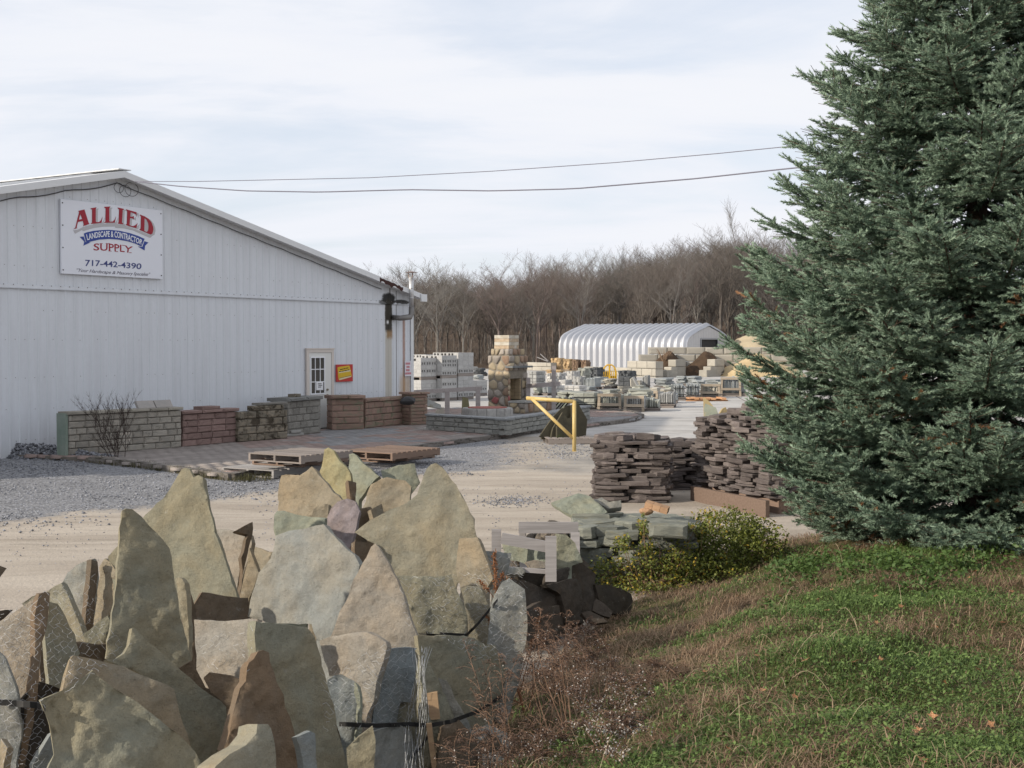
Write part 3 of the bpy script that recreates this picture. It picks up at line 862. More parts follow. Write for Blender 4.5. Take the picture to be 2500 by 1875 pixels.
# ------------------------------------------------------------------ display garden walls beside the shed
def bvar(name, mat, n=4, **k): return [rough_block(name, 10 + i, mat, **k) for i in range(n)]
M_TAN = rock("block_tan", (.34, .31, .265), (.27, .255, .225), (.13, .12, .095), 3.2, .35, bscale=14, bump=.5, w3=(.56, .72))
M_REDB = rock("block_red", (.215, .145, .13), (.255, .18, .16), (.12, .08, .065), 3.2, .3, bscale=14, bump=.5, w3=(.56, .72))
M_BRN = rock("block_brown", (.24, .205, .155), (.165, .15, .12), (.055, .045, .032), 2.2, .4, bscale=14, bump=.5, w3=(.46, .6))
M_GRYB = rock("block_grey", (.20, .19, .17), (.25, .24, .215), (.10, .09, .075), 3, .3, bscale=14, bump=.5)
M_ROSE = rock("block_rose", (.29, .20, .155), (.245, .165, .135), (.20, .185, .13), 2.6, .3, bscale=14, bump=.5, w3=(.5, .62))
M_CAPG = rock("cap_grey", (.19, .19, .18), (.25, .25, .24), (.12, .11, .10), 3, .25, bscale=18)
M_CAPT = rock("cap_tan", (.31, .29, .245), (.26, .24, .205), None, 3, .3, bscale=18)
BL = {k: bvar("wall_block", m) for k, m in (("tan", M_TAN), ("red", M_REDB), ("brown", M_BRN), ("grey", M_GRYB), ("rose", M_ROSE))}
CP = {k: bvar("cap_stone", m, 2, bulge=.02) for k, m in (("grey", M_CAPG), ("tan", M_CAPT), ("red", M_REDB), ("rose", M_ROSE))}
def wall_rows(t, kind, length, h, courses, blen, depth, y=0.0, x0=0.0, z0=0.0, cap=None, caph=.06, capover=.04, ramp=None, seed=0, endrand=True):
    """rough block courses along local x, front at local y"""
    r = random.Random(seed)
    ch = (h - (caph if cap else 0)) / courses
    for c in range(courses):
        x = x0 - (blen * .5 if c % 2 else 0) + r.uniform(-.02, .02)
        while x < x0 + length - .03:
            w = blen * r.choice((.8, 1.0, 1.0, 1.25))
            a, b = max(x, x0), min(x + w, x0 + length)
            if x0 + length - b < .07: b = x0 + length
            if b - a > .05 and (ramp is None or ramp((a + b) / 2, z0 + c * ch + ch)):
                link("wall_block", r.choice(BL[kind]), None, t, (a + .002, y + r.uniform(-.006, .006), z0 + c * ch), None, (b - a - .004, depth * .8, ch - .004))
            x = b if b == x0 + length else x + w
    if cap:
        x = x0 - capover
        while x < x0 + length + capover - .05:
            w = min(blen * r.uniform(1.3, 1.8), x0 + length + capover - x)
            if x0 + length + capover - (x + w) < .12: w = x0 + length + capover - x
            link("cap_stone", r.choice(CP[cap]), None, t, (x + .004, y - capover, h + z0 - caph + r.uniform(0, .004)), None, (w - .008, depth + 2 * capover, caph))
            x += w
def along(u0, v0, u1, v1, z=T_Z):
    a, b = gnd(u0, v0, z), gnd(u1, v1, z)
    d = b - a
    return a, math.atan2(d.y, d.x), d.length
def hpx(u, v0, v1, z=T_Z):
    p = gnd(u, v0, z)
    return at(u, v1, p.y).z - z
def display(label, u0, v0, u1, v1, vtop, kind, courses, blen, depth, cap=None, caph=.06, cat="garden wall", name="display_wall", ramp=None, seed=1, capover=.04, back=False):
    a, ang, ln = along(u0, v0, u1, v1)
    h = hpx(u0, v0, vtop)
    t = thing(name, label, cat, (a.x, a.y, T_Z), ang)
    wall_rows(t, kind, ln, h, courses, blen, depth, cap=cap, caph=caph, ramp=ramp, seed=seed, capover=capover)
    MB().box(.03, .05, 0, ln - .03, depth - .02, h - (caph if cap else 0) - .02 if ramp is None else .2).build("core", M_BED, t)
    return t, ln, h
tA, lA, hA = display("tan split-face block wall with grey cap stones behind the dead shrub", 168, 1112, 443, 1092, 1006, "tan", 6, .30, .28, "tan", seed=3)
link("end_panel", MB().box(-.07, .0, 0, -.012, .32, hA - .03).mesh("end_panel", rock("mossy_end", (.19, .24, .20), (.24, .28, .24), None, 3, .1)), None, tA)
tB, lB, hB = display("dusky red split-face block wall with a loose red cap stone on it", 446, 1091, 580, 1079, 1004, "red", 5, .42, .28, "red", .07, seed=5)
tC, lC, hC = display("brown weathered block wall stepping up to a pillar beside the door", 582, 1080, 702, 1070, 1006, "brown", 4, .32, .28, seed=7)
wall_rows(tC, "brown", lC * .62, .12, 1, .34, .26, x0=lC * .30, z0=hC + .002, seed=9)
wall_rows(tC, "grey", lC * .60, .055, 1, .9, .32, x0=lC * .42, z0=hC + .125, seed=10)
def pillar(label, u0, v0, u1, v1, vtop, kind, courses, blen, depth, cap, caph=.085, seed=1, name="display_pillar"):
    a, ang, ln = along(u0, v0, u1, v1)
    h = hpx(u0, v0, vtop)
    t = thing(name, label, "pillar", (a.x, a.y, T_Z), ang)
    r = random.Random(seed); ch = (h - caph) / courses
    for c in range(courses):
        for face in range(4):
            L_ = ln if face % 2 == 0 else depth
            n = max(1, round(L_ / blen)); off = .5 if (c + face) % 2 else 0
            cuts = [0] + [min(1, max(0, (k + .5 + (off - .25) + r.uniform(-.08, .08)) / n)) for k in range(n - (0 if off else 1))] + [1]
            cuts = sorted(set(cuts))
            for q0, q1 in zip(cuts[:-1], cuts[1:]):
                if q1 - q0 < .06: continue
                w = (q1 - q0) * L_
                M = {0: (q0 * ln, 0, 0), 1: (ln, q0 * depth, math.pi / 2), 2: (ln - q0 * ln, depth, math.pi), 3: (0, depth - q0 * depth, -math.pi / 2)}[face]
                link("wall_block", r.choice(BL[kind]), None, t, (M[0], M[1], c * ch), (0, 0, M[2]), (w - .004, .14, ch - .004))
    MB().box(.05, .05, 0, ln - .05, depth - .05, h - caph - .01).build("core", M_BED, t)
    for i in range(2):
        link("cap_stone", r.choice(CP[cap]), None, t, (-.05 + i * (ln + .1) / 2, -.06, h - caph), None, ((ln + .1) / 2 - .005, depth + .12, caph))
    return t, ln, h
pC, lp, hp = pillar("brown-grey block pillar with a flat grey cap beside the door", 704, 1066, 783, 1056, 972, "grey", 5, .30, .5, "grey", seed=3)
link("loose_block", BL["brown"][0], None, pC, (lp * .32, .12, hp + .002), (0, 0, .05), (.34, .18, .075))
pillar("wide rose-brown block pillar with a thick rose cap past the door", 811, 1050, 888, 1048, 966, "rose", 5, .42, .55, "rose", seed=5)
display("low rose-brown block wall with a rounded cap between two rose pillars", 892, 1046, 1002, 1034, 974, "rose", 4, .40, .28, "rose", .085, seed=11)
pE, lE, hE = pillar("thin-course dusky pink block pillar at the shed corner", 1004, 1038, 1044, 1036, 958, "rose", 9, .45, .45, "rose", .06, seed=8)
# loose pieces lying on and by the walls
def loose(name, label, cat, u, v, z, L_, D_, H_, mat, rz=None, seed=1, tilt=0.0, parent_z=None, group=None):
    p = gnd(u, v, z)
    me = rough_block(name, seed, mat, bulge=.015)
    o = link(name, me, None, None, (p.x, p.y, p.z), (tilt, 0, GA if rz is None else rz), (L_, D_, H_))
    return tag(o, label, cat, group)
pzA = T_Z + hA + .004
tA_dir = math.atan2(*(lambda d: (d.y, d.x))(gnd(443, 1092, T_Z) - gnd(168, 1112, T_Z)))
for k, (u, lb) in enumerate(((335, "pale slab leaning on top of the tan wall, its end mossy"), (380, "pale flat slab leaning beside the mossy-ended one on the tan wall"))):
    a = gnd(168, 1112, T_Z) + (gnd(443, 1092, T_Z) - gnd(168, 1112, T_Z)) * ((u - 168) / 275.0)
    o = link("stone_slab", rough_block("stone_slab", 40 + k, rock("slab_pale", (.36, .33, .31), (.31, .30, .285), None, 3, .1), bulge=.01), None, None, (a.x - .02, a.y + .08, pzA), (-.65, 0, tA_dir), (.42, .07, .20))
    tag(o, lb, "slab")
a = gnd(446, 1091, T_Z) + (gnd(580, 1079, T_Z) - gnd(446, 1091, T_Z)) * .36
o = link("cap_stone", CP["red"][0], None, None, (a.x, a.y, T_Z + hB + .003), (0, 0, tA_dir + .1), (.52, .3, .07)); tag(o, "loose red cap stone lying across the top of the red wall", "cap stone")
M_STEP = rock("step_block", (.36, .355, .33), (.30, .295, .28), None, 4, .15)
for u, v, L_, H_, lb in ((500, 1083, .62, .07, "low grey paving block lying before the red wall"), (540, 1077, .26, .17, "upright grey block standing before the red wall"), (572, 1076, .22, .13, "small square grey block at the red wall's end"), (693, 1067, .72, .065, "flat grey slab lying before the brown wall")):
    loose("paving_block", lb, "block", u, v, T_Z + .002, L_, .26, H_, M_STEP, seed=int(u))
p = gnd(716, 1066, T_Z)
o = link("paving_block", rough_block("paving_block", 77, M_STEP, bulge=.015), None, None, (p.x - .05, p.y + .03, T_Z + .069), (0, 0, GA), (.36, .2, .07)); tag(o, "small grey block resting on the flat slab by the brown wall", "block")
p = gnd(985, 985, .9)
o = link("cinder_lump", boulder_mesh("cinder_lump", 3, M_DARK), None, None, (p.x + .1, p.y, T_Z + .86), (0, 0, 1), (.5, .3, .22)); tag(o, "black crumpled plastic lump on top of the rose wall by the corner", "plastic")

# ------------------------------------------------------------------ pallets by the terrace
M_PAL = wood("pallet_wood", (.25, .22, .20), (.185, .16, .145), .4)
M_PALB = wood("pallet_wood_brown", (.235, .165, .125), (.17, .12, .095), .4)
M_PALG = wood("pallet_wood_pale", (.33, .315, .305), (.26, .25, .245), .3)
_deck = {}
def pallet_parts(t, mat, L_=1.2, W_=1.0, z=0.0, n=9, h=.14, x0=0.0, y0=0.0):
    key = mat.name
    if key not in _deck: _deck[key] = (MB().box(0, 0, 0, 1, 1, 1).mesh("deck_board", mat), MB().box(0, 0, 0, 1, 1, 1).mesh("stringer", mat))
    dk, stg = _deck[key]
    bw = L_ / n * .74
    for k in range(n):
        link("deck_board", dk, None, t, (x0 + k * (L_ - bw) / (n - 1), y0, z + h - .02), (R.uniform(-.004, .004), 0, R.uniform(-.012, .012)), (bw, W_, .02))
    for k in range(3):
        link("stringer", stg, None, t, (x0, y0 + k * (W_ - .045) / 2, z + .021), None, (L_, .045, h - .042))
    for k in range(4):
        link("bottom_board", dk, None, t, (x0 + k * (L_ - .1) / 3, y0, z), None, (.1, W_, .02))
def pallet(label, u, v, z, rz, mat, L_=1.2, W_=1.0, tilt=(0, 0), n=9, group=None):
    p = gnd(u, v, z)
    t = thing("pallet", label, "pallet", (p.x, p.y, z), 0, group)
    t.rotation_euler = (tilt[0], tilt[1], rz)
    pallet_parts(t, mat, L_, W_, n=n)
    return t
pr = GA - .95
pallet("grey slatted pallet on top of the stack before the terrace", 735, 1133, .30, GA, M_PAL, 1.35, 1.2, n=11)
pallet("worn grey pallet under the slatted one at the terrace edge", 738, 1141, .155, GA + .04, M_PALB, 1.3, 1.15, n=8)
pallet("bottom pallet of the stack at the terrace edge", 742, 1150, .01, GA - .05, M_PAL, 1.3, 1.15, n=8)
pallet("whitish pallet lying flat on the gravel by the terrace corner", 668, 1168, .01, GA + .02, M_PALG, 1.35, 1.2, n=7)
pallet("brown wooden pallet on top of a pair beside the gravel", 958, 1125, .16, GA, M_PALB, 1.5, 1.25, n=10)
pallet("brown wooden pallet underneath another beside the gravel", 958, 1131, .01, GA + .03, M_PALB, 1.45, 1.2, n=9)

# ------------------------------------------------------------------ planter wall, fire pit
M_PLANT = rock("planter_block", (.30, .30, .275), (.24, .24, .225), (.055, .05, .042), 2.4, .3, bscale=14, bump=.5, w3=(.55, .68))
BL["planter"] = bvar("wall_block", M_PLANT)
c0, c1, c2, c3 = gnd(1040, 1049, T_Z), gnd(1236, 1063, T_Z), gnd(1348, 1044, T_Z), gnd(1440, 1024, T_Z)
h = .41
planter = thing("planter_wall", "angular raised planter of grey split-face blocks with a smooth grey cap", "planter", (c1.x, c1.y, T_Z))
CP["planter"] = bvar("cap_stone", rock("planter_cap", (.22, .23, .235), (.27, .275, .275), None, 3, .1, bscale=18), 2, bulge=.01)
for a, b, sd in ((c0, c1, 1), (c1, c2, 2), (c2, c3, 3)):
    d = b - a
    h_ = bpy.data.objects.new("wall_run", None); COL.objects.link(h_)
    h_.parent = planter; h_.location = a - Vector((c1.x, c1.y, T_Z)); h_.rotation_euler = (0, 0, math.atan2(d.y, d.x))
    wall_rows(h_, "planter", d.length, h, 3, .36, .25, cap="planter", caph=.05, capover=.03, seed=sd)
bk = [c0 + GY * .6 + GX * 1.2, c3 + GY * 2.2]
fill = [Vector((p.x, p.y, T_Z)) for p in (c0 + GY * .1, c1 + Vector((0, .14, 0)), c2 + GY * .1, c3, bk[1], bk[0])]
link("planter_fill", MB().prism([p - Vector((c1.x, c1.y, T_Z)) for p in fill], (0, 0, .04)).mesh("planter_fill", rock("planter_stone", (.35, .33, .31), (.42, .40, .37), None, 5, .1)), None, planter)
fp = at(1190, 1008, 36.6)
pit = thing("fire_pit", "low round stone fire pit with a rusty red metal pan inside", "fire pit", (fp.x, fp.y, T_Z + .04))
M_PITS = rock("pit_stone", (.38, .37, .35), (.32, .31, .30), None, 4, .3)
pb_m = [rough_block("pit_block", 60 + i, M_PITS, bulge=.02) for i in range(2)]
for k in range(16):
    a = 2 * math.pi * k / 16
    link("pit_block", R.choice(pb_m), None, pit, (.72 * math.cos(a), .72 * math.sin(a), 0), (0, 0, a + math.pi / 2 + .2), (.27, .22, .37))
MB().tube([(0, 0, .02), (0, 0, .385)], [.56, .56], 24).build("metal_pan", plain("rust_pan", (.26, .07, .05), .7, var=.2), pit)

# ------------------------------------------------------------------ outdoor fireplace of round field stones
C0 = gnd(1243, 1009, T_Z)
fire = thing("stone_fireplace", "tall outdoor fireplace of round field stones with a block flue on top", "fireplace", C0, GA)
M_MORT = rock("mortar", (.26, .23, .19), (.21, .185, .15), None, 8, .05, bscale=40)
FS = [rock("fieldstone_tan", (.40, .325, .225), (.34, .285, .20), (.30, .20, .12), 4, .3), rock("fieldstone_grey", (.27, .24, .21), (.34, .30, .26), None, 5, .3),
      rock("fieldstone_gold", (.44, .36, .24), (.39, .315, .21), (.40, .27, .15), 4, .25), rock("fieldstone_brown", (.25, .17, .12), (.31, .22, .16), None, 4, .3), rock("fieldstone_red", (.28, .09, .09), (.33, .14, .12), None, 4, .2)]
def voronoi(w, h, pts):
    cells = []
    for i, (x, y) in enumerate(pts):
        poly = [(0, 0), (w, 0), (w, h), (0, h)]
        for j, (a, b) in enumerate(pts):
            if i == j: continue
            mx, my, nx_, ny_ = (x + a) / 2, (y + b) / 2, a - x, b - y
            out = []
            for k in range(len(poly)):
                p, q = poly[k], poly[(k + 1) % len(poly)]
                dp, dq = (p[0] - mx) * nx_ + (p[1] - my) * ny_, (q[0] - mx) * nx_ + (q[1] - my) * ny_
                if dp <= 0: out.append(p)
                if dp * dq < 0:
                    t = dp / (dp - dq); out.append((p[0] + (q[0] - p[0]) * t, p[1] + (q[1] - p[1]) * t))
            poly = out
            if len(poly) < 3: break
        if len(poly) >= 3: cells.append(poly)
    return cells
def stone_face(t, w, h, M, cell, seed, mats, skip=None, dome=.04):
    """field stones over a w x h face; M maps (a, b, out) to the thing's space"""
    r = random.Random(seed); pts = []
    ny_ = max(1, round(h / cell))
    for j in range(ny_):
        nx_ = max(1, round(w / cell / r.uniform(.85, 1.2)))
        for i in range(nx_):
            pts.append(((i + .5 + r.uniform(-.32, .32) + (.25 if j % 2 else -.1)) * w / nx_, (j + .5 + r.uniform(-.3, .3)) * h / ny_))
    for poly in voronoi(w, h, pts):
        cx, cy = sum(p[0] for p in poly) / len(poly), sum(p[1] for p in poly) / len(poly)
        if skip and skip(cx, cy): continue
        # round the cell: points along its edges, pulled to an ellipse
        ring = []
        for k in range(len(poly)):
            p, q = poly[k], poly[(k + 1) % len(poly)]
            for f in (.15, .5, .85): ring.append((p[0] + (q[0] - p[0]) * f, p[1] + (q[1] - p[1]) * f))
        sc = 1 - .022 / max(.05, cell * .5)
        ring = [(cx + (x - cx) * sc, cy + (y - cy) * sc) for x, y in ring]
        n = len(ring); v = []
        dm = dome * r.uniform(.6, 1.3)
        for s_, o_ in ((1, 0), (.93, dm * .6), (.62, dm)):
            for (x, y) in ring: v.append(M(cx + (x - cx) * s_, cy + (y - cy) * s_, o_ + (r.uniform(-.006, .006) if o_ else 0)))
        v.append(M(cx, cy, dm * 1.08))
        f = [(l * n + k, l * n + (k + 1) % n, (l + 1) * n + (k + 1) % n, (l + 1) * n + k) for l in range(2) for k in range(n)] + [(2 * n + k, 2 * n + (k + 1) % n, 3 * n) for k in range(n)]
        MB().add(v, f).build("field_stone", r.choices(FS, mats)[0], t, True)
FWd, FDp, FH = 1.16, .84, 1.86
ox0, ox1, oz0, oz1 = .10, .80, .42, 1.18               # the opening (local x, z)
m = MB()
m.box(.035, .035, 0, ox0 - .002, FDp - .03, FH - .02).box(ox1 + .002, .035, 0, FWd - .035, FDp - .03, FH - .02).box(ox0 - .001, .035, oz1, ox1 + .001, FDp - .032, FH - .022).box(ox0 - .001, .036, 0, ox1 + .001, FDp - .034, oz0 - .03).box(ox0 - .001, .6, oz0 - .029, ox1 + .001, FDp - .036, oz1 - .001)
m.build("mortar_core", M_MORT, fire)
stone_face(fire, FDp, FH, lambda a, b, o: Vector((.035 - o, FDp - a, b)), .27, 5, (6, 4, 3, 2.4, .6))
stone_face(fire, FWd, FH - oz1 - .16, lambda a, b, o: Vector((a, .035 - o, oz1 + .16 + b)), .25, 6, (2, 5, 1, 4, .3))
stone_face(fire, FWd - ox1 - .02, oz1 + .14, lambda a, b, o: Vector((ox1 + .02 + a, .035 - o, b)), .24, 7, (3, 4, 2, 3, 1))
stone_face(fire, ox0 + .02, oz1 + .14, lambda a, b, o: Vector((a - .02, .035 - o, b)), .2, 8, (4, 3, 4, 2, 1))
stone_face(fire, FWd, oz0, lambda a, b, o: Vector((a, .035 - o, b)), .24, 9, (2, 5, 1, 4, .3))
MB().box(-.04, -.16, oz1 + .27, FWd + .03, .12, oz1 + .33).build("mantel", rock("mantel_stone", (.15, .16, .165), (.19, .20, .20), None, 4, .1), fire)
M_FB = rock("firebrick", (.40, .31, .20), (.46, .36, .24), None, 5, .3)
fbm_ = MB().box(0, 0, 0, 1, 1, 1).mesh("firebrick", M_FB)
for c in range(6):
    n = 3; bh = (oz1 - oz0 - .08) / 6
    for k in range(-1, n + 1):
        a = ox0 + (k + (.5 if c % 2 else 0)) * (ox1 - ox0) / n; b = a + (ox1 - ox0) / n
        a, b = max(a, ox0 + .004), min(b, ox1 - .004)
        if b - a > .03: link("firebrick", fbm_, None, fire, (a + .004, .50, oz0 + c * bh + .004), None, (b - a - .008, .09, bh - .008))
    for sx in (ox0 + .003, ox1 - .063):
        for q in range(2): link("firebrick", fbm_, None, fire, (sx, .06 + q * .22, oz0 + c * bh + .004), None, (.06, .21, bh - .008))
MB().box(ox0, .05, oz1 - .075, ox1, .16, oz1 - .003).build("lintel", M_MORT, fire)
# hearth in front
hx0, hx1, hd, hh = -.02, 1.95, .62, .36
MB().box(hx0 + .035, -hd + .035, 0, hx1 - .035, .03, hh - .02).build("mortar_core", M_MORT, fire)
stone_face(fire, hx1 - hx0, hh, lambda a, b, o: Vector((hx0 + a, -hd + .035 - o, b)), .26, 15, (2, 5, 1, 4, .3))
stone_face(fire, hd, hh, lambda a, b, o: Vector((hx0 + .035 - o, -a, b)), .24, 16, (5, 4, 3, 3, .5))
MB().box(hx0 - .02, -hd - .02, hh - .018, hx1, .02, hh + .04).build("hearth_slab", rock("hearth_top", (.30, .30, .275), (.36, .35, .33), None, 4, .1), fire)
# shoulders and flue
m = MB().box(.12, .08, FH - .018, FWd - .10, FDp - .08, FH + .20).build("mortar_core", M_MORT, fire)
stone_face(fire, FDp - .12, .24, lambda a, b, o: Vector((.12 - o, FDp - .06 - a, FH - .02 + b)), .2, 25, (4, 3, 3, 1, .4))
stone_face(fire, FWd - .2, .24, lambda a, b, o: Vector((.11 + a, .08 - o, FH - .02 + b)), .22, 26, (1, 5, 1, 3, .3))
fx0, fx1, fy0, fy1, fz0 = .20, .80, .14, .70, FH + .2
ft = at(1235, 818, C0.y).z - T_Z
nb = 4; bh = (ft - fz0) / nb
for k in range(nb):
    N_ = rock("flue_block%d" % (k % 2), *(((.50, .46, .38), (.40, .36, .29)) if k % 2 else ((.36, .27, .19), (.44, .35, .25))), (.50, .47, .41), 5, .1, lo=.4, hi=.6, w3=(.5, .6))
    MB().box(fx0 + R.uniform(-.01, .01), fy0, fz0 + k * bh + .004, fx1, fy1, fz0 + (k + 1) * bh - .002).build("flue_block", N_, fire)
MB().box(fx0 + .02, fy0 + .02, fz0, fx1 - .02, fy1 - .02, ft - .03).build("mortar_core", M_MORT, fire)

# ------------------------------------------------------------------ weathered rail frames
M_WEATH = wood("weathered_wood", (.40, .36, .345), (.31, .275, .265), .2)
def railframe(label, posts, rail, w=.09, name="rail_frame"):
    bs = [at(u, v1, Y) for u, v0, v1, Y in posts]
    o = bs[0].copy(); o.z = 0
    t = thing(name, label, "rail", o)
    for (u, v0, v1, Y), b in zip(posts, bs):
        top = at(u, v0, Y)
        MB().bar(Vector((b.x, b.y, 0)) - o, Vector((b.x, b.y, top.z)) - o, w * 1.1, w, (0, 1, 0)).build("post", M_WEATH, t)
    for (a, b) in rail:
        MB().bar(at(*a) - o, at(*b) - o, .045, .13).build("rail", M_WEATH, t)
    return t
railframe("low weathered wooden rail on two posts behind the planter", [(1092, 955, 1010, 40.2), (1167, 952, 1009, 41.0)], [((1005, 958, 39.4), (1176, 948, 41.2))], .135)
railframe("taller weathered wooden frame of two posts and a cross rail by the fireplace", [(1290, 922, 975, 42.0), (1352, 893, 1006, 40.0)], [((1281, 943, 42.2), (1367, 937, 39.6))], .12)

# ------------------------------------------------------------------ grey concrete block cubes
M_CMU = rock("cinder_block", (.38, .375, .365), (.44, .435, .425), (.32, .315, .30), 3, .14, bscale=40, bump=.2)
M_HOLE = plain("block_core", (.05, .05, .05), .9)
def cmu_mesh(holes):
    m = MB()
    if not holes:
        m.box(0, 0, 0, 1, 1, 1); return m.mesh("concrete_block", M_CMU)
    # two cores open to the front (y=0) and back
    xs_ = [0, .14, .42, .58, .86, 1]; zs_ = [0, .18, .82, 1]
    hol = {(1, 1), (3, 1)}
    idx_ = {}
    for yk, y in enumerate((0, 1)):
        for i, x in enumerate(xs_):
            for k, z in enumerate(zs_): idx_[yk, i, k] = len(m.v); m.v.append((x, y, z))
    def face(*q): m.f.append(list(q)); m.mi.append(0)
    for yk in (0, 1):
        for i in range(5):
            for k in range(3):
                if (i, k) in hol: continue
                face(idx_[yk, i, k], idx_[yk, i + 1, k], idx_[yk, i + 1, k + 1], idx_[yk, i, k + 1])
    for i in range(5):
        face(idx_[0, i, 0], idx_[0, i + 1, 0], idx_[1, i + 1, 0], idx_[1, i, 0]); face(idx_[0, i, 3], idx_[0, i + 1, 3], idx_[1, i + 1, 3], idx_[1, i, 3])
    for k in range(3):
        face(idx_[0, 0, k], idx_[0, 0, k + 1], idx_[1, 0, k + 1], idx_[1, 0, k]); face(idx_[0, 5, k], idx_[0, 5, k + 1], idx_[1, 5, k + 1], idx_[1, 5, k])
    for (i, k) in hol:
        for a, b in (((i, k), (i + 1, k)), ((i + 1, k), (i + 1, k + 1)), ((i + 1, k + 1), (i, k + 1)), ((i, k + 1), (i, k))):
            face(idx_[0, a[0], a[1]], idx_[0, b[0], b[1]], idx_[1, b[0], b[1]], idx_[1, a[0], a[1]])
    return m.mesh("concrete_block", M_CMU, fix=False)
CMU_S, CMU_H = cmu_mesh(False), cmu_mesh(True)
def cmu_cube(label, u, v, w, d, tiers, vtop, holesl=(), holesr=(), ngap=True):
    """block cube with its near corner at pixel (u, v); local x runs along the shed wall, y away"""
    p = gnd(u, v); t = thing("block_cube", label, "concrete blocks", p, GA)
    H_ = at(u, vtop, p.y).z; th = (H_ - tiers * .13) / tiers
    z = 0
    for q in range(tiers):
        MB().box(0, 0, z, w, .09, z + .10).box(0, d - .09, z, w, d, z + .10).box(0, d / 2 - .05, z, w, d / 2 + .05, z + .10).box(0, 0, z + .101, w, d, z + .125).build("pallet", M_PAL, t)
        z += .13
        nc = 5; ch = th / nc
        for c in range(nc):
            hl, hr = (q, c) in holesl, (q, c) in holesr
            n = max(1, round(w / .4)); bw = w / n
            for k in range(n):                      # face along x (the shaded one)
                link("concrete_block", CMU_H if hr else CMU_S, None, t, (k * bw + .004, 0 + R.uniform(0, .008), z + c * ch + .002), None, (bw - .008, .195, ch - .004))
            n = max(1, round((d - .2) / .4)); bw = (d - .2) / n
            for k in range(n):                      # face along y (the sunlit one)
                link("concrete_block", CMU_H if hl else CMU_S, None, t, (R.uniform(0, .008), d - k * bw - .004, z + c * ch + .002), (0, 0, -math.pi / 2), (bw - .008, .195, ch - .004))
        MB().box(.196, .2, z, w - .002, d - .002, z + th - .004).build("inner_blocks", M_CMU, t)
        z += th
    return t
def lv(*a): return {(q, c) for q, c in a}
cmu_cube("block cube at the shed corner, lower than the others, cores along two courses", 1028, 982, 1.05, 1.0, 2, 874, lv((1, 4)), lv((1, 1), (1, 3), (0, 0)))
cmu_cube("middle block cube with rows of open cores on its sunlit side", 1079, 980, 1.05, 1.05, 2, 868, lv((1, 4), (1, 3), (1, 2), (1, 1), (0, 4), (0, 3)), lv((1, 3), (1, 2), (1, 0), (0, 3)))
cmu_cube("tallest block cube with smooth faces, standing behind the rail", 1119, 977, 1.12, 1.3, 2, 861, lv((1, 4)), lv((1, 0), (0, 0)))
cmu_cube("single low block cube with a row of small cores beside the fireplace", 1150, 968, 1.3, 1.1, 1, 929, lv(), lv((0, 1)))
cmu_cube("block cube mostly hidden behind the others, its top course of open cores", 1040, 962, 1.5, 1.4, 2, 866, lv((1, 4)), lv((1, 4)))
# odd things around the rail
def flag_up(label, pts, Y, mat, thick=.06, lean=.1, name="flagstone", n2=None):
    n = (n2 or Vector((.35, -.93, .15))).normalized()
    P = at(sum(p[0] for p in pts) / len(pts), sum(p[1] for p in pts) / len(pts), Y)
    poly = [onplane(u, v, P, n) for u, v in pts]
    o = Vector((P.x, P.y, 0))
    ob = MB().prism([p - o for p in poly], -n * thick).build(name, mat, None, loc=o)
    return tag(ob, label, "stone")
M_OLIVE = rock("olive_stone", (.15, .145, .08), (.19, .17, .10), (.20, .13, .06), 3, .2)
M_GREYST = rock("grey_flag", (.25, .26, .245), (.31, .31, .29), (.22, .20, .15), 3, .3)
M_GRNST = rock("green_flag", (.24, .27, .22), (.30, .32, .26), (.33, .31, .22), 3, .3)
flag_up("upright olive flagstone standing between the posts of the low rail", [(1130, 969), (1143, 972), (1149, 1012), (1128, 1012)], 39.0, M_OLIVE)
flag_up("pale rounded flagstone leaning by the low rail", [(1066, 1000), (1076, 994), (1084, 995), (1086, 1013), (1062, 1013)], 39.4, rock("pale_flag", (.45, .40, .33), (.38, .35, .30), None, 4, .2))
flag_up("grey panel leaning like a small roof beside the pink pillar", [(1044, 974), (1076, 988), (1078, 998), (1044, 992)], 38.8, M_GREYST, .03, n2=Vector((.5, -.6, .55)))

# ------------------------------------------------------------------ yellow pipe gate and the mossy stone pallet
M_YEL = rock("yellow_paint", (.52, .37, .13), (.58, .44, .19), (.40, .28, .13), 5, .1, .5, .1, spec=.4, w3=(.6, .75))
gb = gnd(1402, 1102)
gate = thing("pipe_gate", "yellow steel pipe gate post with a diagonal brace and arm", "gate", gb)
top = at(1402, 978, gb.y); endp = at(1286, 972, gb.y + .5); low = at(1400, 1071, gb.y); mid = at(1299, 974, gb.y + .4)
MB().tube([Vector((0, 0, -.1)), Vector((top.x, top.y, top.z)) - gb], .043, 12).build("post", M_YEL, gate, True)
MB().tube([top - gb + Vector((0, 0, -.02)), endp - gb], .043, 12).build("arm", M_YEL, gate, True)
MB().tube([low - gb, mid - gb], .036, 12).build("brace", M_YEL, gate, True)
MB().box(-.05, -.05, -.02, .05, .05, .01).build("foot", M_YEL, gate)
bp = gnd(1318, 1082)
M_DKW = wood("dark_crate_wood", (.16, .145, .13), (.11, .10, .09), .3)
mp_ = pallet("grey pallet carrying mossy dark flagstones behind the yellow gate", 1340, 1086, 0.0, .12, M_PAL, 1.05, 1.0, n=8)
M_MOSS = rock("mossy_dark_stone", (.055, .05, .035), (.085, .075, .05), (.07, .085, .03), 3, .4)
def flagset(data, mat, Y0, label, nvec, th=.06):
    for k, (pts, dY, lb) in enumerate(data): flag_up(lb, pts, Y0 + dY, mat, th, n2=nvec)
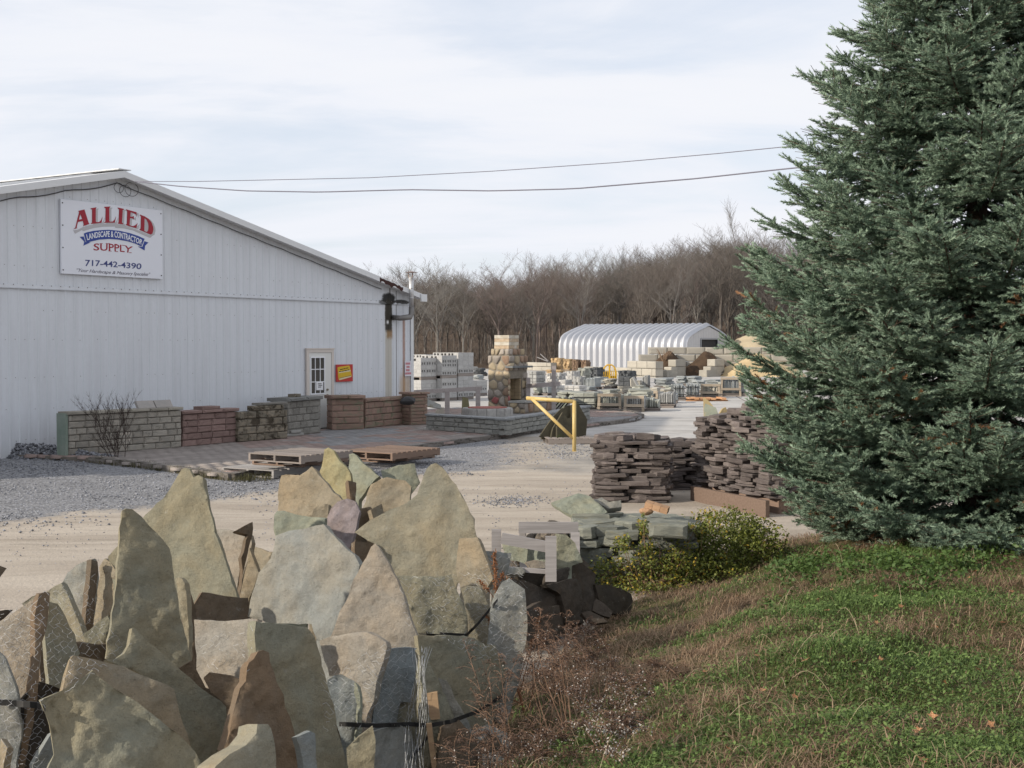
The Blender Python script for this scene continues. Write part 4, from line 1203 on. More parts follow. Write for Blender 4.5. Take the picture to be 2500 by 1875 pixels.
flagset([([(1322, 1072), (1330, 1048), (1352, 1022), (1380, 992), (1412, 984), (1422, 1004), (1434, 1024), (1430, 1072)], .32, "broad dark mossy flagstone at the back of the gate pallet"),
         ([(1318, 1065), (1335, 1040), (1352, 1016), (1372, 996), (1385, 1000), (1384, 1068), (1340, 1074)], 0, "mossy dark flagstone slanting up on the pallet behind the yellow gate"),
         ([(1345, 1070), (1350, 1046), (1366, 1020), (1374, 1006), (1386, 1022), (1396, 1018), (1400, 1072)], -.12, "jagged mossy flagstone leaning behind the diagonal brace"),
         ([(1396, 988), (1408, 984), (1414, 1002), (1424, 1008), (1432, 1022), (1428, 1060), (1398, 1066)], .25, "dark flagstone with a stepped edge standing on the gate pallet"),
         ([(1360, 1074), (1360, 1040), (1392, 1036), (1420, 1036), (1420, 1074)], -.25, "squarish grey-brown flagstone low at the front of the gate pallet")], M_MOSS, bp.y + .35, "", Vector((.45, -.86, .2)))

# ------------------------------------------------------------------ stone pallets across the yard
FLAT = [slab_mesh("stone", 100 + i, rock("yard_stone", (.33, .335, .30), (.41, .405, .36), (.42, .36, .26), 2.5, .4), 8, .12, .1) for i in range(5)]
YS = {}
for i_, (k, c) in enumerate({"green": ((.255, .265, .235), (.335, .34, .30), (.34, .315, .24)), "blue": ((.225, .245, .25), (.30, .315, .315), None), "white": ((.38, .375, .36), (.47, .46, .44), None),
             "dark": ((.065, .07, .075), (.10, .105, .11), None), "tan": ((.46, .33, .18), (.38, .27, .16), (.52, .42, .28)), "brown": ((.17, .115, .08), (.23, .16, .11), (.33, .25, .17)), "grey": ((.26, .26, .25), (.34, .34, .33), None), "pale": ((.32, .305, .265), (.40, .375, .32), None)}.items()):
    mm = rock("yard_" + k, *c, 2.5, .5)
    YS[k] = ([slab_mesh("stone", 200 + 9 * i_ + i, mm, 8, .12, .1) for i in range(4)], [rough_block("stone_block", 300 + 9 * i_ + i, mm, .02) for i in range(2)], mm)
M_CRATE = wood("crate_wood", (.40, .335, .26), (.31, .26, .20), .35)
def load(label, kind, tone, u, v, wpx, hpx_, depth=1.0, rz=None, strap=False, tilt=0.0, name="stone_pallet", cat="pallet of stone"):
    """pallet load: near lower corner region centred on u, standing at v"""
    p = gnd(u, v); s = FPX / p.y
    w, h = wpx / s * 1.12, hpx_ / s * 1.2
    ang = rz if rz is not None else -.46
    if ang < -.2:
        depth *= .8; w = max(.55 * w, (w - depth * math.sin(-ang)) / math.cos(ang))
    t = thing(name, label, cat, p, ang)
    r = random.Random(int(u * 7 + v))
    ph = min(.13, h * .25)
    MB().box(-w / 2, 0, 0, w / 2, .1, ph - .025).box(-w / 2, depth - .1, 0, w / 2, depth, ph - .025).box(-w / 2, depth / 2 - .05, 0, w / 2, depth / 2 + .05, ph - .025).box(-w / 2 - .04, -.04, ph - .024, w / 2 + .04, depth + .04, ph).build("pallet", M_PAL, t)
    hh_ = h - ph
    sl, bk_, mm = YS[tone]
    if kind == "flat":
        n = max(3, round(hh_ / .085)); lh = hh_ / n
        for c in range(n):
            nx_ = max(1, round(w / .55))
            for k in range(nx_):
                q = 1 + r.uniform(-.15, .12)
                link("stone", r.choice(sl), None, t, (-w / 2 + (k + .5) * w / nx_ + r.uniform(-.05, .05), depth * .5 + r.uniform(-.05, .05), ph + c * lh), (r.uniform(-.03, .03), r.uniform(-.03, .03), r.uniform(-.25, .25)), (w / nx_ * 1.02 * q, depth * (1 + r.uniform(-.15, .1)), lh * 1.05))
    elif kind == "blocks":
        n = max(2, round(hh_ / .2)); lh = hh_ / n
        nx_ = max(2, round(w / .3)); nd = max(2, round(depth / .3))
        for c in range(n):
            for k in range(nx_): link("stone_block", r.choice(bk_), None, t, (-w / 2 + k * w / nx_ + .004, r.uniform(-.01, .01), ph + c * lh), None, (w / nx_ - .008, .25, lh - .008))
            for k in range(nd): link("stone_block", r.choice(bk_), None, t, (-w / 2, depth - k * (depth - .0) / nd, ph + c * lh), (0, 0, -math.pi / 2), (depth / nd - .008, .2, lh - .008)); link("stone_block", r.choice(bk_), None, t, (w / 2, k * depth / nd + .004, ph + c * lh), (0, 0, math.pi / 2), (depth / nd - .008, .2, lh - .008))
        MB().box(-w / 2 + .06, .06, ph, w / 2 - .06, depth - .06, ph + hh_ - .01).build("core_stone", mm, t)
    elif kind == "rubble":
        n = max(3, round(hh_ / .15)); lh = hh_ / n
        for c in range(n):
            nx_ = max(2, round(w / .26))
            for k in range(nx_):
                for row in (0, 1):
                    link("stone", r.choice(sl), None, t, (-w / 2 + (k + .5 + r.uniform(-.2, .2)) * w / nx_, depth * (.2 + .6 * row), ph + c * lh), (r.uniform(-.08, .08), r.uniform(-.08, .08), r.uniform(-.5, .5)), (w / nx_ * r.uniform(.85, 1.2), depth * .5, lh * r.uniform(.9, 1.25)))
            for k in range(3):
                for sx in (-1, 1): link("stone", r.choice(sl), None, t, (sx * w * .42, depth * (k + .5) / 3, ph + c * lh), (0, 0, r.uniform(-.4, .4)), (w * .22, depth / 3 * r.uniform(.9, 1.15), lh * r.uniform(.9, 1.2)))
        MB().box(-w * .42, depth * .1, ph, w * .42, depth * .9, ph + hh_ * .93).build("core_stone", mm, t)
    elif kind in ("upright", "crate"):
        x = -w / 2 + (.0 if kind == "upright" else .05)
        while x < w / 2 - .05:
            th = r.uniform(.05, .10)
            link("stone", bk_[0], None, t, (x, r.uniform(.02, .1), ph), (0, tilt + r.uniform(-.02, .02), 0), (th - .006, depth * r.uniform(.8, .95), hh_ * r.uniform(.82, 1.0)))
            x += th
        if kind == "crate":
            for sx in (-w / 2 + .03, w / 2 - .03): MB().bar((sx, -.03, 0), (sx * .92, -.03, h * .98), .09, .05, (0, 1, 0)).build("crate_post", M_CRATE, t)
            for zz in (.32, .86): MB().box(-w / 2, -.075, h * zz, w / 2, -.055, h * zz + .10).build("crate_board", M_CRATE, t)
    if strap:
        for zz in (.35, .72):
            MB().box(-w / 2 - .03, -.045, h * zz, w / 2 + .03, -.041, h * zz + .03).box(-w / 2 - .034, -.045, h * zz, -w / 2 - .03, depth, h * zz + .03).build("strap", plain("strap_black", (.02, .02, .02), .5), t)
    return t
Gd = GA - math.pi / 2 - .0
LOADS = [
 # label, kind, tone, u, v, w, h, depth, rz, strap
 ("tan ledge stone pallet with two sticks on top", "rubble", "tan", 1356, 905, 30, 25, 1.2),
 ("tan ledge stone pallet beside a brown one under the metal hangar", "rubble", "tan", 1382, 906, 22, 24, 1.2),
 ("brown ledge stone pallet under the metal hangar's side", "rubble", "brown", 1403, 907, 21, 24, 1.2),
 ("dark brown ledge stone pallet at the end of the ledge stone row", "rubble", "brown", 1424, 907, 22, 23, 1.2),
 ("low tan stone pallet with an orange plank edge below the ledge stones", "flat", "tan", 1350, 916, 44, 11, 1.2),
 ("low reddish stone pallet below the brown ledge stones", "flat", "tan", 1390, 917, 30, 10, 1.2),
 ("pale grey cube stack of square blocks beside the fireplace", "blocks", "grey", 1300, 947, 36, 34, 1.2, -.55),
 ("whitish cobble block stack behind the taller wooden frame", "rubble", "white", 1349, 945, 42, 28, 1.2, -.5),
 ("whitish cobble block stack with bluish shaded side", "rubble", "white", 1391, 938, 30, 26, 1.2, -.5),
 ("greenish grey cobble stack beside the dark one", "rubble", "green", 1417, 934, 28, 29, 1.2, -.5),
 ("near black cobble stack behind the yellow fork frame", "rubble", "dark", 1447, 929, 34, 26, 1.2, -.5),
 ("small dark cobble stack touching the yellow fork frame", "rubble", "dark", 1472, 925, 14, 14, 1.0, -.5),
 ("dark cobble pallet set on top of another dark pallet", "rubble", "dark", 1524, 936, 40, 25, 1.2),
 ("dark strapped block pallet carrying a second pallet", "blocks", "dark", 1523, 949, 42, 24, 1.2),
 ("dark grey slab bundle with one tall end piece", "upright", "blue", 1438, 951, 44, 24, 1.2),
 ("pale flat stones in low layers beside the dark slab bundle", "flat", "pale", 1481, 949, 36, 20, 1.2),
 ("whitish square stone stack in low courses", "blocks", "white", 1394, 960, 54, 16, 1.1),
 ("loose bluish stones heaped behind the white low courses", "flat", "blue", 1432, 956, 34, 10, 1.1),
 ("whitish block stack behind the wooden cross rail", "blocks", "white", 1352, 965, 26, 20, 1.1),
 ("upright blue grey slabs beside stacked planks", "upright", "blue", 1330, 966, 22, 20, 1.1),
 ("thin pale slabs stacked flat on sticks beside the fireplace", "flat", "green", 1307, 966, 20, 18, 1.1),
 ("wide flat flagstones spread low across two pallets", "flat", "green", 1385, 975, 70, 15, 1.2),
 ("flat flagstones with a pale buff top slab", "flat", "pale", 1430, 972, 40, 13, 1.2),
 ("flat green flagstones before the tan boards", "flat", "green", 1478, 971, 50, 16, 1.2),
 ("buff slab pallet topped with a broad tan board", "flat", "pale", 1512, 963, 32, 16, 1.1),
 ("pallet of flat flagstones behind the timber crate", "flat", "green", 1545, 972, 36, 16, 1.1),
 ("strapped cube of grey green wall blocks before the crates", "blocks", "green", 1426, 1004, 62, 38, 1.3, -.25, True),
 ("crated upright green flagstones with splayed weathered posts", "crate", "green", 1488, 1005, 52, 36, 1.3, -.2),
 ("rough wall stones beside the splayed crate", "upright", "green", 1521, 1001, 26, 32, 1.2, -.2),
 ("crate of tumbled grey flagstones spilling over its posts", "crate", "grey", 1548, 1006, 44, 32, 1.3, -.2),
 ("upright grey flagstones fanned out on a pallet edge", "upright", "green", 1588, 1004, 38, 26, 1.2, -.15),
 ("flat green flagstones heaped above the fanned ones", "flat", "green", 1562, 992, 46, 34, 1.1, -.15),
 ("pallet of cut grey wall stone at the end of the front row", "upright", "grey", 1627, 996, 32, 34, 1.2, -.2),
 ("small upright slab bundle with a dark pallet below", "upright", "blue", 1642, 985, 20, 22, 1.2, -.15),
 ("flat tan and grey slabs behind the front row", "flat", "pale", 1618, 975, 44, 20, 1.1),
 ("rounded bundle of upright blue grey slabs tied together", "upright", "blue", 1660, 978, 24, 34, 1.1, -.1, True),
 ("dark rounded bundle of upright slabs beside an orange crate side", "upright", "blue", 1692, 974, 28, 33, 1.1, -.1, True),
 ("open timber crate with a low plank between sloping posts", "crate", "pale", 1734, 972, 42, 28, 1.1, -.1),
 ("dark upright slabs inside the sloping crate row", "upright", "dark", 1752, 968, 18, 24, 1.1, -.1),
 ("big crate of blue slabs with a square timber end frame", "crate", "blue", 1784, 968, 44, 40, 1.2, -.1),
 ("blue slab crate half hidden by the spruce", "upright", "blue", 1808, 968, 28, 42, 1.2, -.1),
 ("long low stack of pale blue slabs under the dark mulch", "flat", "blue", 1614, 948, 50, 20, 1.4),
 ("long stack of blue green slabs before the middle bin", "flat", "blue", 1676, 943, 64, 20, 1.4),
 ("short stack of pale blue slabs in front of the long one", "flat", "blue", 1698, 951, 44, 18, 1.2),
 ("low slab stack before the sand bin", "flat", "blue", 1738, 946, 46, 16, 1.2),
 ("thin grey slab stack between the middle bundles", "flat", "green", 1628, 958, 26, 14, 1.1),
 ("upright narrow slab pack standing before the mulch bin", "upright", "grey", 1573, 948, 20, 27, .8, -.35),
 ("flat grey slab stack behind the fireplace's low blocks", "flat", "blue", 1158, 930, 30, 12, 1.2),
 ("dark slab stack beyond the block cubes", "flat", "dark", 1166, 918, 30, 16, 1.2),
 ("flat buff flagstones filling the gap behind the splayed crate", "flat", "pale", 1470, 984, 44, 18, 1.2),
 ("green flagstone layers wedged behind the strapped cube", "flat", "green", 1412, 984, 48, 16, 1.2),
 ("upright grey slabs between the low flagstone pallets", "upright", "grey", 1452, 978, 22, 20, 1.0),
 ("tilted green flagstones leaning in a row behind the tumbled crate", "upright", "green", 1538, 983, 34, 22, 1.1),
 ("pale flat flagstones stepped in two heights near the narrow pack", "flat", "pale", 1590, 968, 40, 18, 1.1),
 ("small crate of grey slabs with a buff end board", "crate", "grey", 1598, 985, 30, 24, 1.0),
 ("low green slab layers under the leaning thin slab", "flat", "green", 1556, 958, 38, 14, 1.1),
 ("whitish cut stone pack behind the white low courses", "blocks", "white", 1372, 951, 30, 20, 1.1),
 ("grey cobble pack between the white and greenish stacks", "rubble", "grey", 1408, 946, 28, 22, 1.1),
 ("bluish slab pallet before the dark cobbles", "flat", "blue", 1462, 940, 36, 16, 1.1),
 ("pale slab pallet just past the low dark pallet", "flat", "pale", 1553, 946, 30, 14, 1.1),
 ("grey blocks stacked low behind the cross rail's end", "blocks", "grey", 1372, 970, 26, 14, 1.0),
 ("upright blue slabs in front of the first divider", "upright", "blue", 1648, 962, 26, 22, 1.0),
 ("flat blue slabs before the dark rounded bundle", "flat", "blue", 1712, 958, 36, 16, 1.1),
 ("green slab layers behind the open timber crate", "flat", "green", 1762, 955, 40, 18, 1.1),
 ("pale slab layers behind the big slab crate", "flat", "pale", 1790, 948, 36, 16, 1.1),
 ("pale slab heap beyond the block cubes", "flat", "white", 1150, 912, 20, 14, 1.2),
]
for d in LOADS:
    load(d[0], d[1], d[2], d[3], d[4], d[5], d[6], *(d[7:]))
# sticks on the tan ledge pallet
for a, b, lb in (((1311, 872), (1342, 884), "grey stick lying across the tan ledge stone pallet"), ((1319, 864), (1341, 884), "pale plank end sticking up from the tan ledge stone pallet")):
    A, B = at(*a, 112), at(*b, 112)
    tag(MB().bar(Vector((0, 0, 0)), B - A, .11, .08).build("plank", M_PALG, None, loc=A), lb, "plank")
# leaning slab, A-frame flagstones, wooden pallet with orange planks
flag_up("thin grey slab leaning like a roof against the narrow pack", [(1545, 921), (1549, 919), (1562, 944), (1557, 945)], 66, YS["grey"][2], .12)
flag_up("pale slab propped upright behind the leaning one", [(1540, 925), (1545, 921), (1553, 945), (1541, 945)], 66.3, YS["pale"][2], .1)
af = gnd(1338, 1007)
aft = thing("slab_rack", "green flagstone sheets leaning in a pale timber rack behind the gate arm", "rack", af)
for k in range(9):
    x = -.38 + k * .115
    MB().prism([(x, 0, .06), (x + .36, 0, .50), (x + .36, .8, .50), (x, .8, .06)], (-.035, 0, .018)).build("slab", M_GRNST if k % 2 else YS["dark"][2], aft)
for k in range(3): MB().bar((-.45 + k * .5, -.03, 0), (-.14 + k * .5, -.03, .52), .05, .03, (0, 1, 0)).build("rack_post", M_PALG, aft)
MB().box(-.5, -.06, 0, .75, .85, .055).build("rack_base", M_PALG, aft)
wp = gnd(1728, 980)
t = thing("pallet", "broken orange-brown pallet lying on the pale ground before the crates", "pallet", wp, .05)
for k in range(7): MB().box(-.75 + k * .22, R.uniform(-.1, .1), .06 + R.uniform(0, .05), -.57 + k * .22, 1.1, .10 + R.uniform(0, .05)).build("deck_board", wood("orange_wood", (.50, .27, .13), (.42, .24, .14), .4), t)
for k in range(2): MB().box(-.85, .1 + k * .8, 0, .85, .2 + k * .8, .06).build("stringer", wood("orange_wood", (.50, .27, .13), (.42, .24, .14), .4), t)

# ------------------------------------------------------------------ storage bins of big concrete blocks
M_BIG = rock("bin_concrete", (.375, .35, .30), (.32, .30, .26), (.41, .385, .335), .9, .16, bscale=6, bump=.15)
BB = [rough_block("bin_block", 400 + i, M_BIG, bulge=.004, jit=.006) for i in range(3)]
def big_wall(label, a, b, z0, rows, bl, bh, dep=.6, skip=None, seed=0):
    d = b - a; t = thing("bin_wall", label, "block wall", Vector((a.x, a.y, 0)), math.atan2(d.y, d.x))
    r = random.Random(seed)
    for c in range(rows):
        x = -(bl * .5 if c % 2 else 0)
        while x < d.length - .05:
            x0_, x1_ = max(0, x), min(x + bl, d.length)
            if x1_ - x0_ > .2 and not (skip and skip((x0_ + x1_) / 2, c)):
                link("bin_block", r.choice(BB), None, t, (x0_ + .015, r.uniform(-.02, .02), z0 + c * bh), None, (x1_ - x0_ - .03, dep, bh - .02))
            x += bl
    return t
BY = 95.0
sB = FPX / BY
rowh = 17.7 / sB
zt_ = at(1600, 847, BY).z
big_wall("long rear bin wall of big concrete blocks under the hangar's end", at(1560, 900, BY), at(1960, 900, BY), zt_ - 4 * rowh, 4, 46.0 / sB, rowh, skip=lambda x, c: (c == 3 and x < 17 / sB), seed=1)
big_wall("stepped concrete block wall forming the mulch bin's side", at(1530, 905, 93.0), at(1600, 905, 89.0), at(1530, 880, 93).z - 3 * rowh * .98, 3, 1.5, rowh * .98, seed=2)
big_wall("low single row of concrete blocks behind the yellow fork frame", at(1425, 905, 100), at(1548, 905, 94), 0, 2, 1.7, at(1480, 896, 97).z / 2, seed=3)
big_wall("pair of pale concrete blocks with a rope beside the tan ledge stones", at(1276, 905, 116), at(1345, 905, 112), 0, 2, 1.6, at(1300, 884, 115).z / 2, seed=4)
for k, (u0, Y0, vt, lb) in enumerate(((1655, 93, 877, "stepped bin divider between the two mulch piles"), (1749, 93, 876, "stepped bin divider beside the yellow sand"))):
    zt2 = at(u0, vt, Y0).z; bh = rowh * .96
    base = at(u0 + 10, 900, 93.4); t = thing("bin_divider", lb, "block wall", Vector((base.x, base.y, 0)), GA - math.pi / 2 - .06)
    for c in range(3):
        ln = 1.5 + (2 - c) * .62
        q = 0
        while q < ln - .1:
            w = min(1.2, ln - q)
            link("bin_block", R.choice(BB), None, t, (-.5 * .6, -q - w, max(0, zt2 - (3 - c) * bh)), None, (.62, w - .02, bh - .02)); q += w
def mound(name, label, cat, cx, cy, rx, ry, h, mat, seed, kindv=None, n=48, flat=0.0):
    xs_ = np.linspace(-1, 1, n); X, Y = np.meshgrid(xs_, xs_)
    rr = np.sqrt(X ** 2 + Y ** 2) + (fbm(X * 2.3 + 5, Y * 2.3 + 9, seed, 3) - .5) * .35
    Zz = h * np.clip(1 - rr, 0, 1) ** .9
    Zz = np.minimum(Zz, h * (1 - flat)) + (fbm(X * 9, Y * 9, seed + 3, 3) - .5) * h * .07 - .03
    idx_ = np.arange(n * n).reshape(n, n)
    F_ = np.stack([idx_[:-1, :-1], idx_[:-1, 1:], idx_[1:, 1:], idx_[1:, :-1]], -1).reshape(-1, 4)
    o = link(name, np_mesh(name, np.stack([X * rx, Y * ry, Zz], -1).reshape(-1, 3), F_, mat, None, True), None, None, (cx, cy, 0))
    return tag(o, label, cat, kind=kindv)
M_MULCH = rock("mulch", (.060, .040, .026), (.085, .055, .035), (.12, .07, .04), 2, .1, bscale=10, bump=.8, bdist=.08)
M_SAND = rock("sand", (.40, .305, .175), (.46, .36, .215), None, 1, .05, bscale=5, bump=.2)
M_SANDP = rock("sand_pale", (.40, .33, .225), (.46, .385, .265), (.28, .255, .20), .6, .05, bscale=3, bump=.3)
a = at(1634, 900, 94.6); mound("mulch_pile", "dark brown mulch pile in the first bin", "mulch pile", a.x, a.y, 2.1, 2.0, 1.9, M_MULCH, 5)
a = at(1722, 900, 94.6); mound("mulch_pile", "dark brown mulch pile with a reddish crest in the middle bin", "mulch pile", a.x, a.y, 2.1, 2.0, 1.95, M_MULCH, 7)
a = at(1850, 900, 93.8); mound("sand_pile", "yellow sand pile spilling from the third bin", "sand pile", a.x, a.y, 3.4, 3.0, 1.7, M_SAND, 9)
a = at(1850, 860, 122); mound("sand_hill", "pale sand hill beyond the bin wall", "sand pile", a.x, a.y, 7.5, 6, 3.9, M_SANDP, 11)
# yellow fork frame
ff = gnd(1488, 927); s_ = FPX / ff.y
fk = thing("fork_frame", "yellow steel fork attachment with a domed guard standing on the ground", "loader fork", ff)
M_YF = plain("loader_yellow", (.58, .34, .02), .45, .4, .2)
hw, hh_ = 16 / s_, 36 / s_
arc = [(-hw, 0, hh_ * .55), (-hw * .75, 0, hh_ * .85), (-hw * .35, 0, hh_), (hw * .35, 0, hh_), (hw * .75, 0, hh_ * .85), (hw, 0, hh_ * .55)]
MB().tube([(-hw, 0, 0)] + arc + [(hw, 0, 0)], .05, 6).build("guard_hoop", M_YF, fk)
MB().tube([(0, 0, 0), (0, 0, hh_)], .06, 6).build("centre_post", M_YF, fk)
MB().bar((-hw, 0, hh_ * .18), (hw, 0, hh_ * .18), .08, .14).build("cross_bar", M_YF, fk)
for k in range(7): MB().bar((-hw + (k + .5) * hw * 2 / 7, -.02, 0), (-hw + (k + .5) * hw * 2 / 7, -.02, hh_ * .6), .05, .04, (0, 1, 0)).build("tine", M_YF, fk)

# ------------------------------------------------------------------ arched metal hangar
HC = at(1573, 897, 122.0); HC.z = 0
HA = -rad(33.0); HL, HW, HH = 13.3, 9.4, 4.0
hang = thing("quonset_hangar", "shiny ribbed metal arch hangar with a dark door in its end", "hangar", HC, HA)
prof = [(1, 0), (1, .2), (1, .4), (1, .56), (.985, .62), (.95, .685), (.88, .74), (.78, .785), (.6, .845), (.4, .905), (.2, .955), (.07, .992), (0, 1.0)]
prof = [(-a, b) for a, b in prof] + [(a, b) for a, b in prof[-2::-1]]
NRIB = 21; SEG = 8
Vh = []; Fh = []
NP_ = len(prof)
cxs = np.linspace(-HL / 2, HL / 2, NRIB * SEG + 1)
for i, x in enumerate(cxs):
    ph = (x + HL / 2) / HL * NRIB * 2 * math.pi
    b = .15 * (1 - math.cos(ph))
    for (a, z) in prof:
        k = 1 + b / (HW / 2)
        Vh.append((x, a * (HW / 2 + b * (1 if z < .9 else .8)), z * HH + (b if z > .7 else b * max(0, (z - .5) / .2))))
for i in range(len(cxs) - 1):
    for j in range(NP_ - 1): Fh.append((i * NP_ + j, (i + 1) * NP_ + j, (i + 1) * NP_ + j + 1, i * NP_ + j + 1))
M_ARCH = plain("arch_metal", (.47, .48, .51), .45, .5, .3, .05, 2)
link("arch_shell", np_mesh("arch_shell", Vh, Fh, M_ARCH, None, True), None, hang)
for sgn in (1, -1):
    x = sgn * (HL / 2 - .12)
    pw = [(a * HW / 2 * .985, z * HH * .985) for a, z in prof]
    dw0, dw1, dz = -1.6, 2.0, 2.75
    m = MB()
    n = 26
    for k in range(n):
        y0, y1 = -HW / 2 * .985 + k * HW * .985 / n, -HW / 2 * .985 + (k + 1) * HW * .985 / n - .03
        zt0 = float(np.interp(y0, [p[0] for p in pw], [p[1] for p in pw])) if abs(y0) < HW / 2 * .98 else HH * .5
        zt1 = float(np.interp(y1, [p[0] for p in pw], [p[1] for p in pw])) if abs(y1) < HW / 2 * .98 else HH * .5
        zb_ = dz if (sgn > 0 and y1 > dw0 and y0 < dw1) else 0
        m.prism([(x, y0, zb_), (x, y1, zb_), (x, y1, zt1), (x, y0, zt0)], (.04 * sgn, 0, 0))
    m.build("end_wall", plain("arch_end", (.52, .52, .53), .5, .3, .1), hang)
    if sgn > 0:
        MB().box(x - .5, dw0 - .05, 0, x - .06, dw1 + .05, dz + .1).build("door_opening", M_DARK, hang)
        MB().box(x + .02, dw0 - .12, 0, x + .09, dw0, dz + .14).box(x + .02, dw1, 0, x + .09, dw1 + .12, dz + .14).box(x + .02, dw0, dz, x + .09, dw1, dz + .14).build("door_frame", plain("arch_frame", (.30, .31, .33), .5), hang)

# ------------------------------------------------------------------ the bare wood
def bare_tree(seed, H=14.0, spread=.32, lean=0.0, gold=1.0, twig=1.0, fork=0):
    r = random.Random(seed)
    trunk, crown = [], []
    def seg(store, p, q, r0, r1): store.append((p, q, r0, r1))
    def grow(p, d, length, rad_, lvl, store):
        n = 4 if lvl == 0 else 3
        pts = [p]
        for k in range(n):
            d = (d + Vector((r.uniform(-.2, .2), r.uniform(-.2, .2), .06 + .01 * lvl))).normalized()
            q = pts[-1] + d * (length / n)
            seg(store, pts[-1], q, rad_ * (1 - .22 * k), rad_ * (1 - .22 * (k + 1)))
            pts.append(q)
            if lvl < 3:
                m = 2 if lvl < 2 else int(2.4 * twig)
                for _ in range(m):
                    if lvl == 0 and k < 1 and r.random() < .5: continue
                    a = r.uniform(0, 6.28); t = r.uniform(0, 1)
                    b = (d * r.uniform(.5, 1.0) + Vector((math.cos(a), math.sin(a), r.uniform(-.1, .35))) * (spread * r.uniform(1.5, 3.2))).normalized()
                    pp_ = pts[-2] + (q - pts[-2]) * t
                    grow(pp_, b, length * r.uniform(.38, .58), rad_ * .50 * (1 - .18 * k), lvl + 1, crown)
    base = Vector((0, 0, 0)); d = Vector((lean, r.uniform(-.03, .03), 1)).normalized()
    hb = H * r.uniform(.28, .42)
    q = base + d * hb
    seg(trunk, base - d * .3, base + d * hb * .5, H * .0135, H * .0115); seg(trunk, base + d * hb * .5, q, H * .0115, H * .0105)
    nl = 2 + (r.random() < .6) + fork
    for k in range(nl):
        a = 6.28 * k / nl + r.uniform(-.5, .5)
        grow(q, (d + Vector((math.cos(a), math.sin(a), 0)) * r.uniform(.10, .34)).normalized(), (H - hb) * r.uniform(.7, .92), H * .0085, 0, crown if k else trunk)
    def tubes(S, n, minr):
        P = np.array([s[0] for s in S]); Q = np.array([s[1] for s in S]); A = np.maximum(np.array([s[2] for s in S]), minr); B = np.maximum(np.array([s[3] for s in S]), minr * .8)
        D = Q - P; D /= np.linalg.norm(D, axis=1, keepdims=True) + 1e-9
        ref = np.where(np.abs(D[:, 2:3]) > .9, [[1, 0, 0]], [[0, 0, 1]])
        U = np.cross(D, ref); U /= np.linalg.norm(U, axis=1, keepdims=True); W_ = np.cross(D, U)
        V_ = []
        for e, rr in ((P, A), (Q, B)):
            for k in range(n):
                a = 2 * math.pi * k / n
                V_.append(e + (U * math.cos(a) + W_ * math.sin(a)) * rr[:, None])
        V_ = np.stack(V_, 1)
        f = np.array([(k, (k + 1) % n, n + (k + 1) % n, n + k) for k in range(n)])
        F_ = (f[None] + np.arange(len(S))[:, None, None] * 2 * n).reshape(-1, 4)
        return V_.reshape(-1, 3), F_
    return tubes(trunk, 6, .03), tubes(crown, 3, .0095)
def bark(name, c1, c2):
    return rock(name, c1, c2, None, 1.5, .5, bscale=4, bump=.2)
BK = [bark("bark_grey", (.150, .138, .126), (.20, .186, .172)), bark("bark_brown", (.125, .108, .095), (.165, .146, .130)), bark("bark_rosy", (.155, .122, .110), (.195, .16, .146)), bark("bark_pale", (.165, .155, .142), (.21, .20, .185))]
PROTO = []
for i in range(10):
    (tv, tf), (cv, cf) = bare_tree(50 + i, 14, .26 + .04 * (i % 5), 0, twig=1.7 if i % 3 else 1.3, fork=i % 2)
    b = BK[(0, 1, 0, 2, 1, 0, 2, 1, 3, 0)[i]]
    PROTO.append((np_mesh("trunk", tv, tf, b), np_mesh("crown", cv, cf, b)))
def sky_line(u):                                           # height of the wood's outline in the photograph
    return float(np.interp(u, [600, 940, 1000, 1060, 1100, 1160, 1220, 1290, 1330, 1420, 1520, 1580, 1640, 1700, 1740, 1790, 1850, 2000, 2600], [705, 686, 680, 672, 672, 694, 684, 674, 654, 651, 641, 629, 620, 606, 600, 593, 590, 588, 578]))
def ground_z(x, y):
    return float(sst(np.array(y), 130, 330) * (11 + 5 * sst(np.array(x), -20, 60)))
def tree(label, x, y, h, k, rz, group):
    t = thing("bare_tree", label, "tree", (x, y, ground_z(x, y) - .1), rz, group)
    s = h / 14.0
    t.scale = (s * R.uniform(.85, 1.15), s * R.uniform(.85, 1.15), s)
    link("trunk", PROTO[k][0], None, t); link("crown", PROTO[k][1], None, t)
R.seed(77)
GRPL = "bare grey-brown tree among the crowded trunks of the wood"
cnt = 0
rows = [(128, 16), (136, 30), (146, 38), (158, 44), (172, 50), (190, 56), (215, 58)]
for Yr, n in rows:
    for k in range(n):
        u = 860 + (2320 - 860) * (k + R.uniform(-.2, 1.2)) / n
        Y = Yr + R.uniform(-4, 6)
        p = at(u, 850, Y)
        if Yr < 140 and 1340 < u < 1640 and R.random() < .0: continue
        top = sky_line(u) + R.uniform(2, 34) + (215 - Yr) * .14 * R.random() + max(0, u - 1650) * .05
        h = at(u, top, Y).z - ground_z(p.x, p.y)
        tree(GRPL, p.x, p.y, max(6, h * R.uniform(.94, 1.06)), R.randrange(9), R.uniform(0, 6.28), "bare trees of the wood behind the yard")
        cnt += 1
for u, v, Y, k, lb in ((1790, 563, 150, 0, "tallest bare tree with a lone open crown rising above the wood near the spruce"), (1218, 668, 124, 3, "dark bare tree at the wood's edge standing straight above the fireplace"), (1262, 672, 126, 4, "forked bare tree at the wood's edge just past the fireplace"), (1310, 655, 125, 6, "slim bare tree at the wood's edge above the tan ledge stones"), (1068, 655, 126, 8, "pale-barked bare tree at the wood's edge above the block cubes"), (1010, 668, 120, 8, "bushy pale bare tree at the wood's edge beside the shed corner")):
    p = at(u, 850, Y)
    tree(lb, p.x, p.y, at(u, v, Y).z - ground_z(p.x, p.y), k, R.uniform(0, 6.28), None)
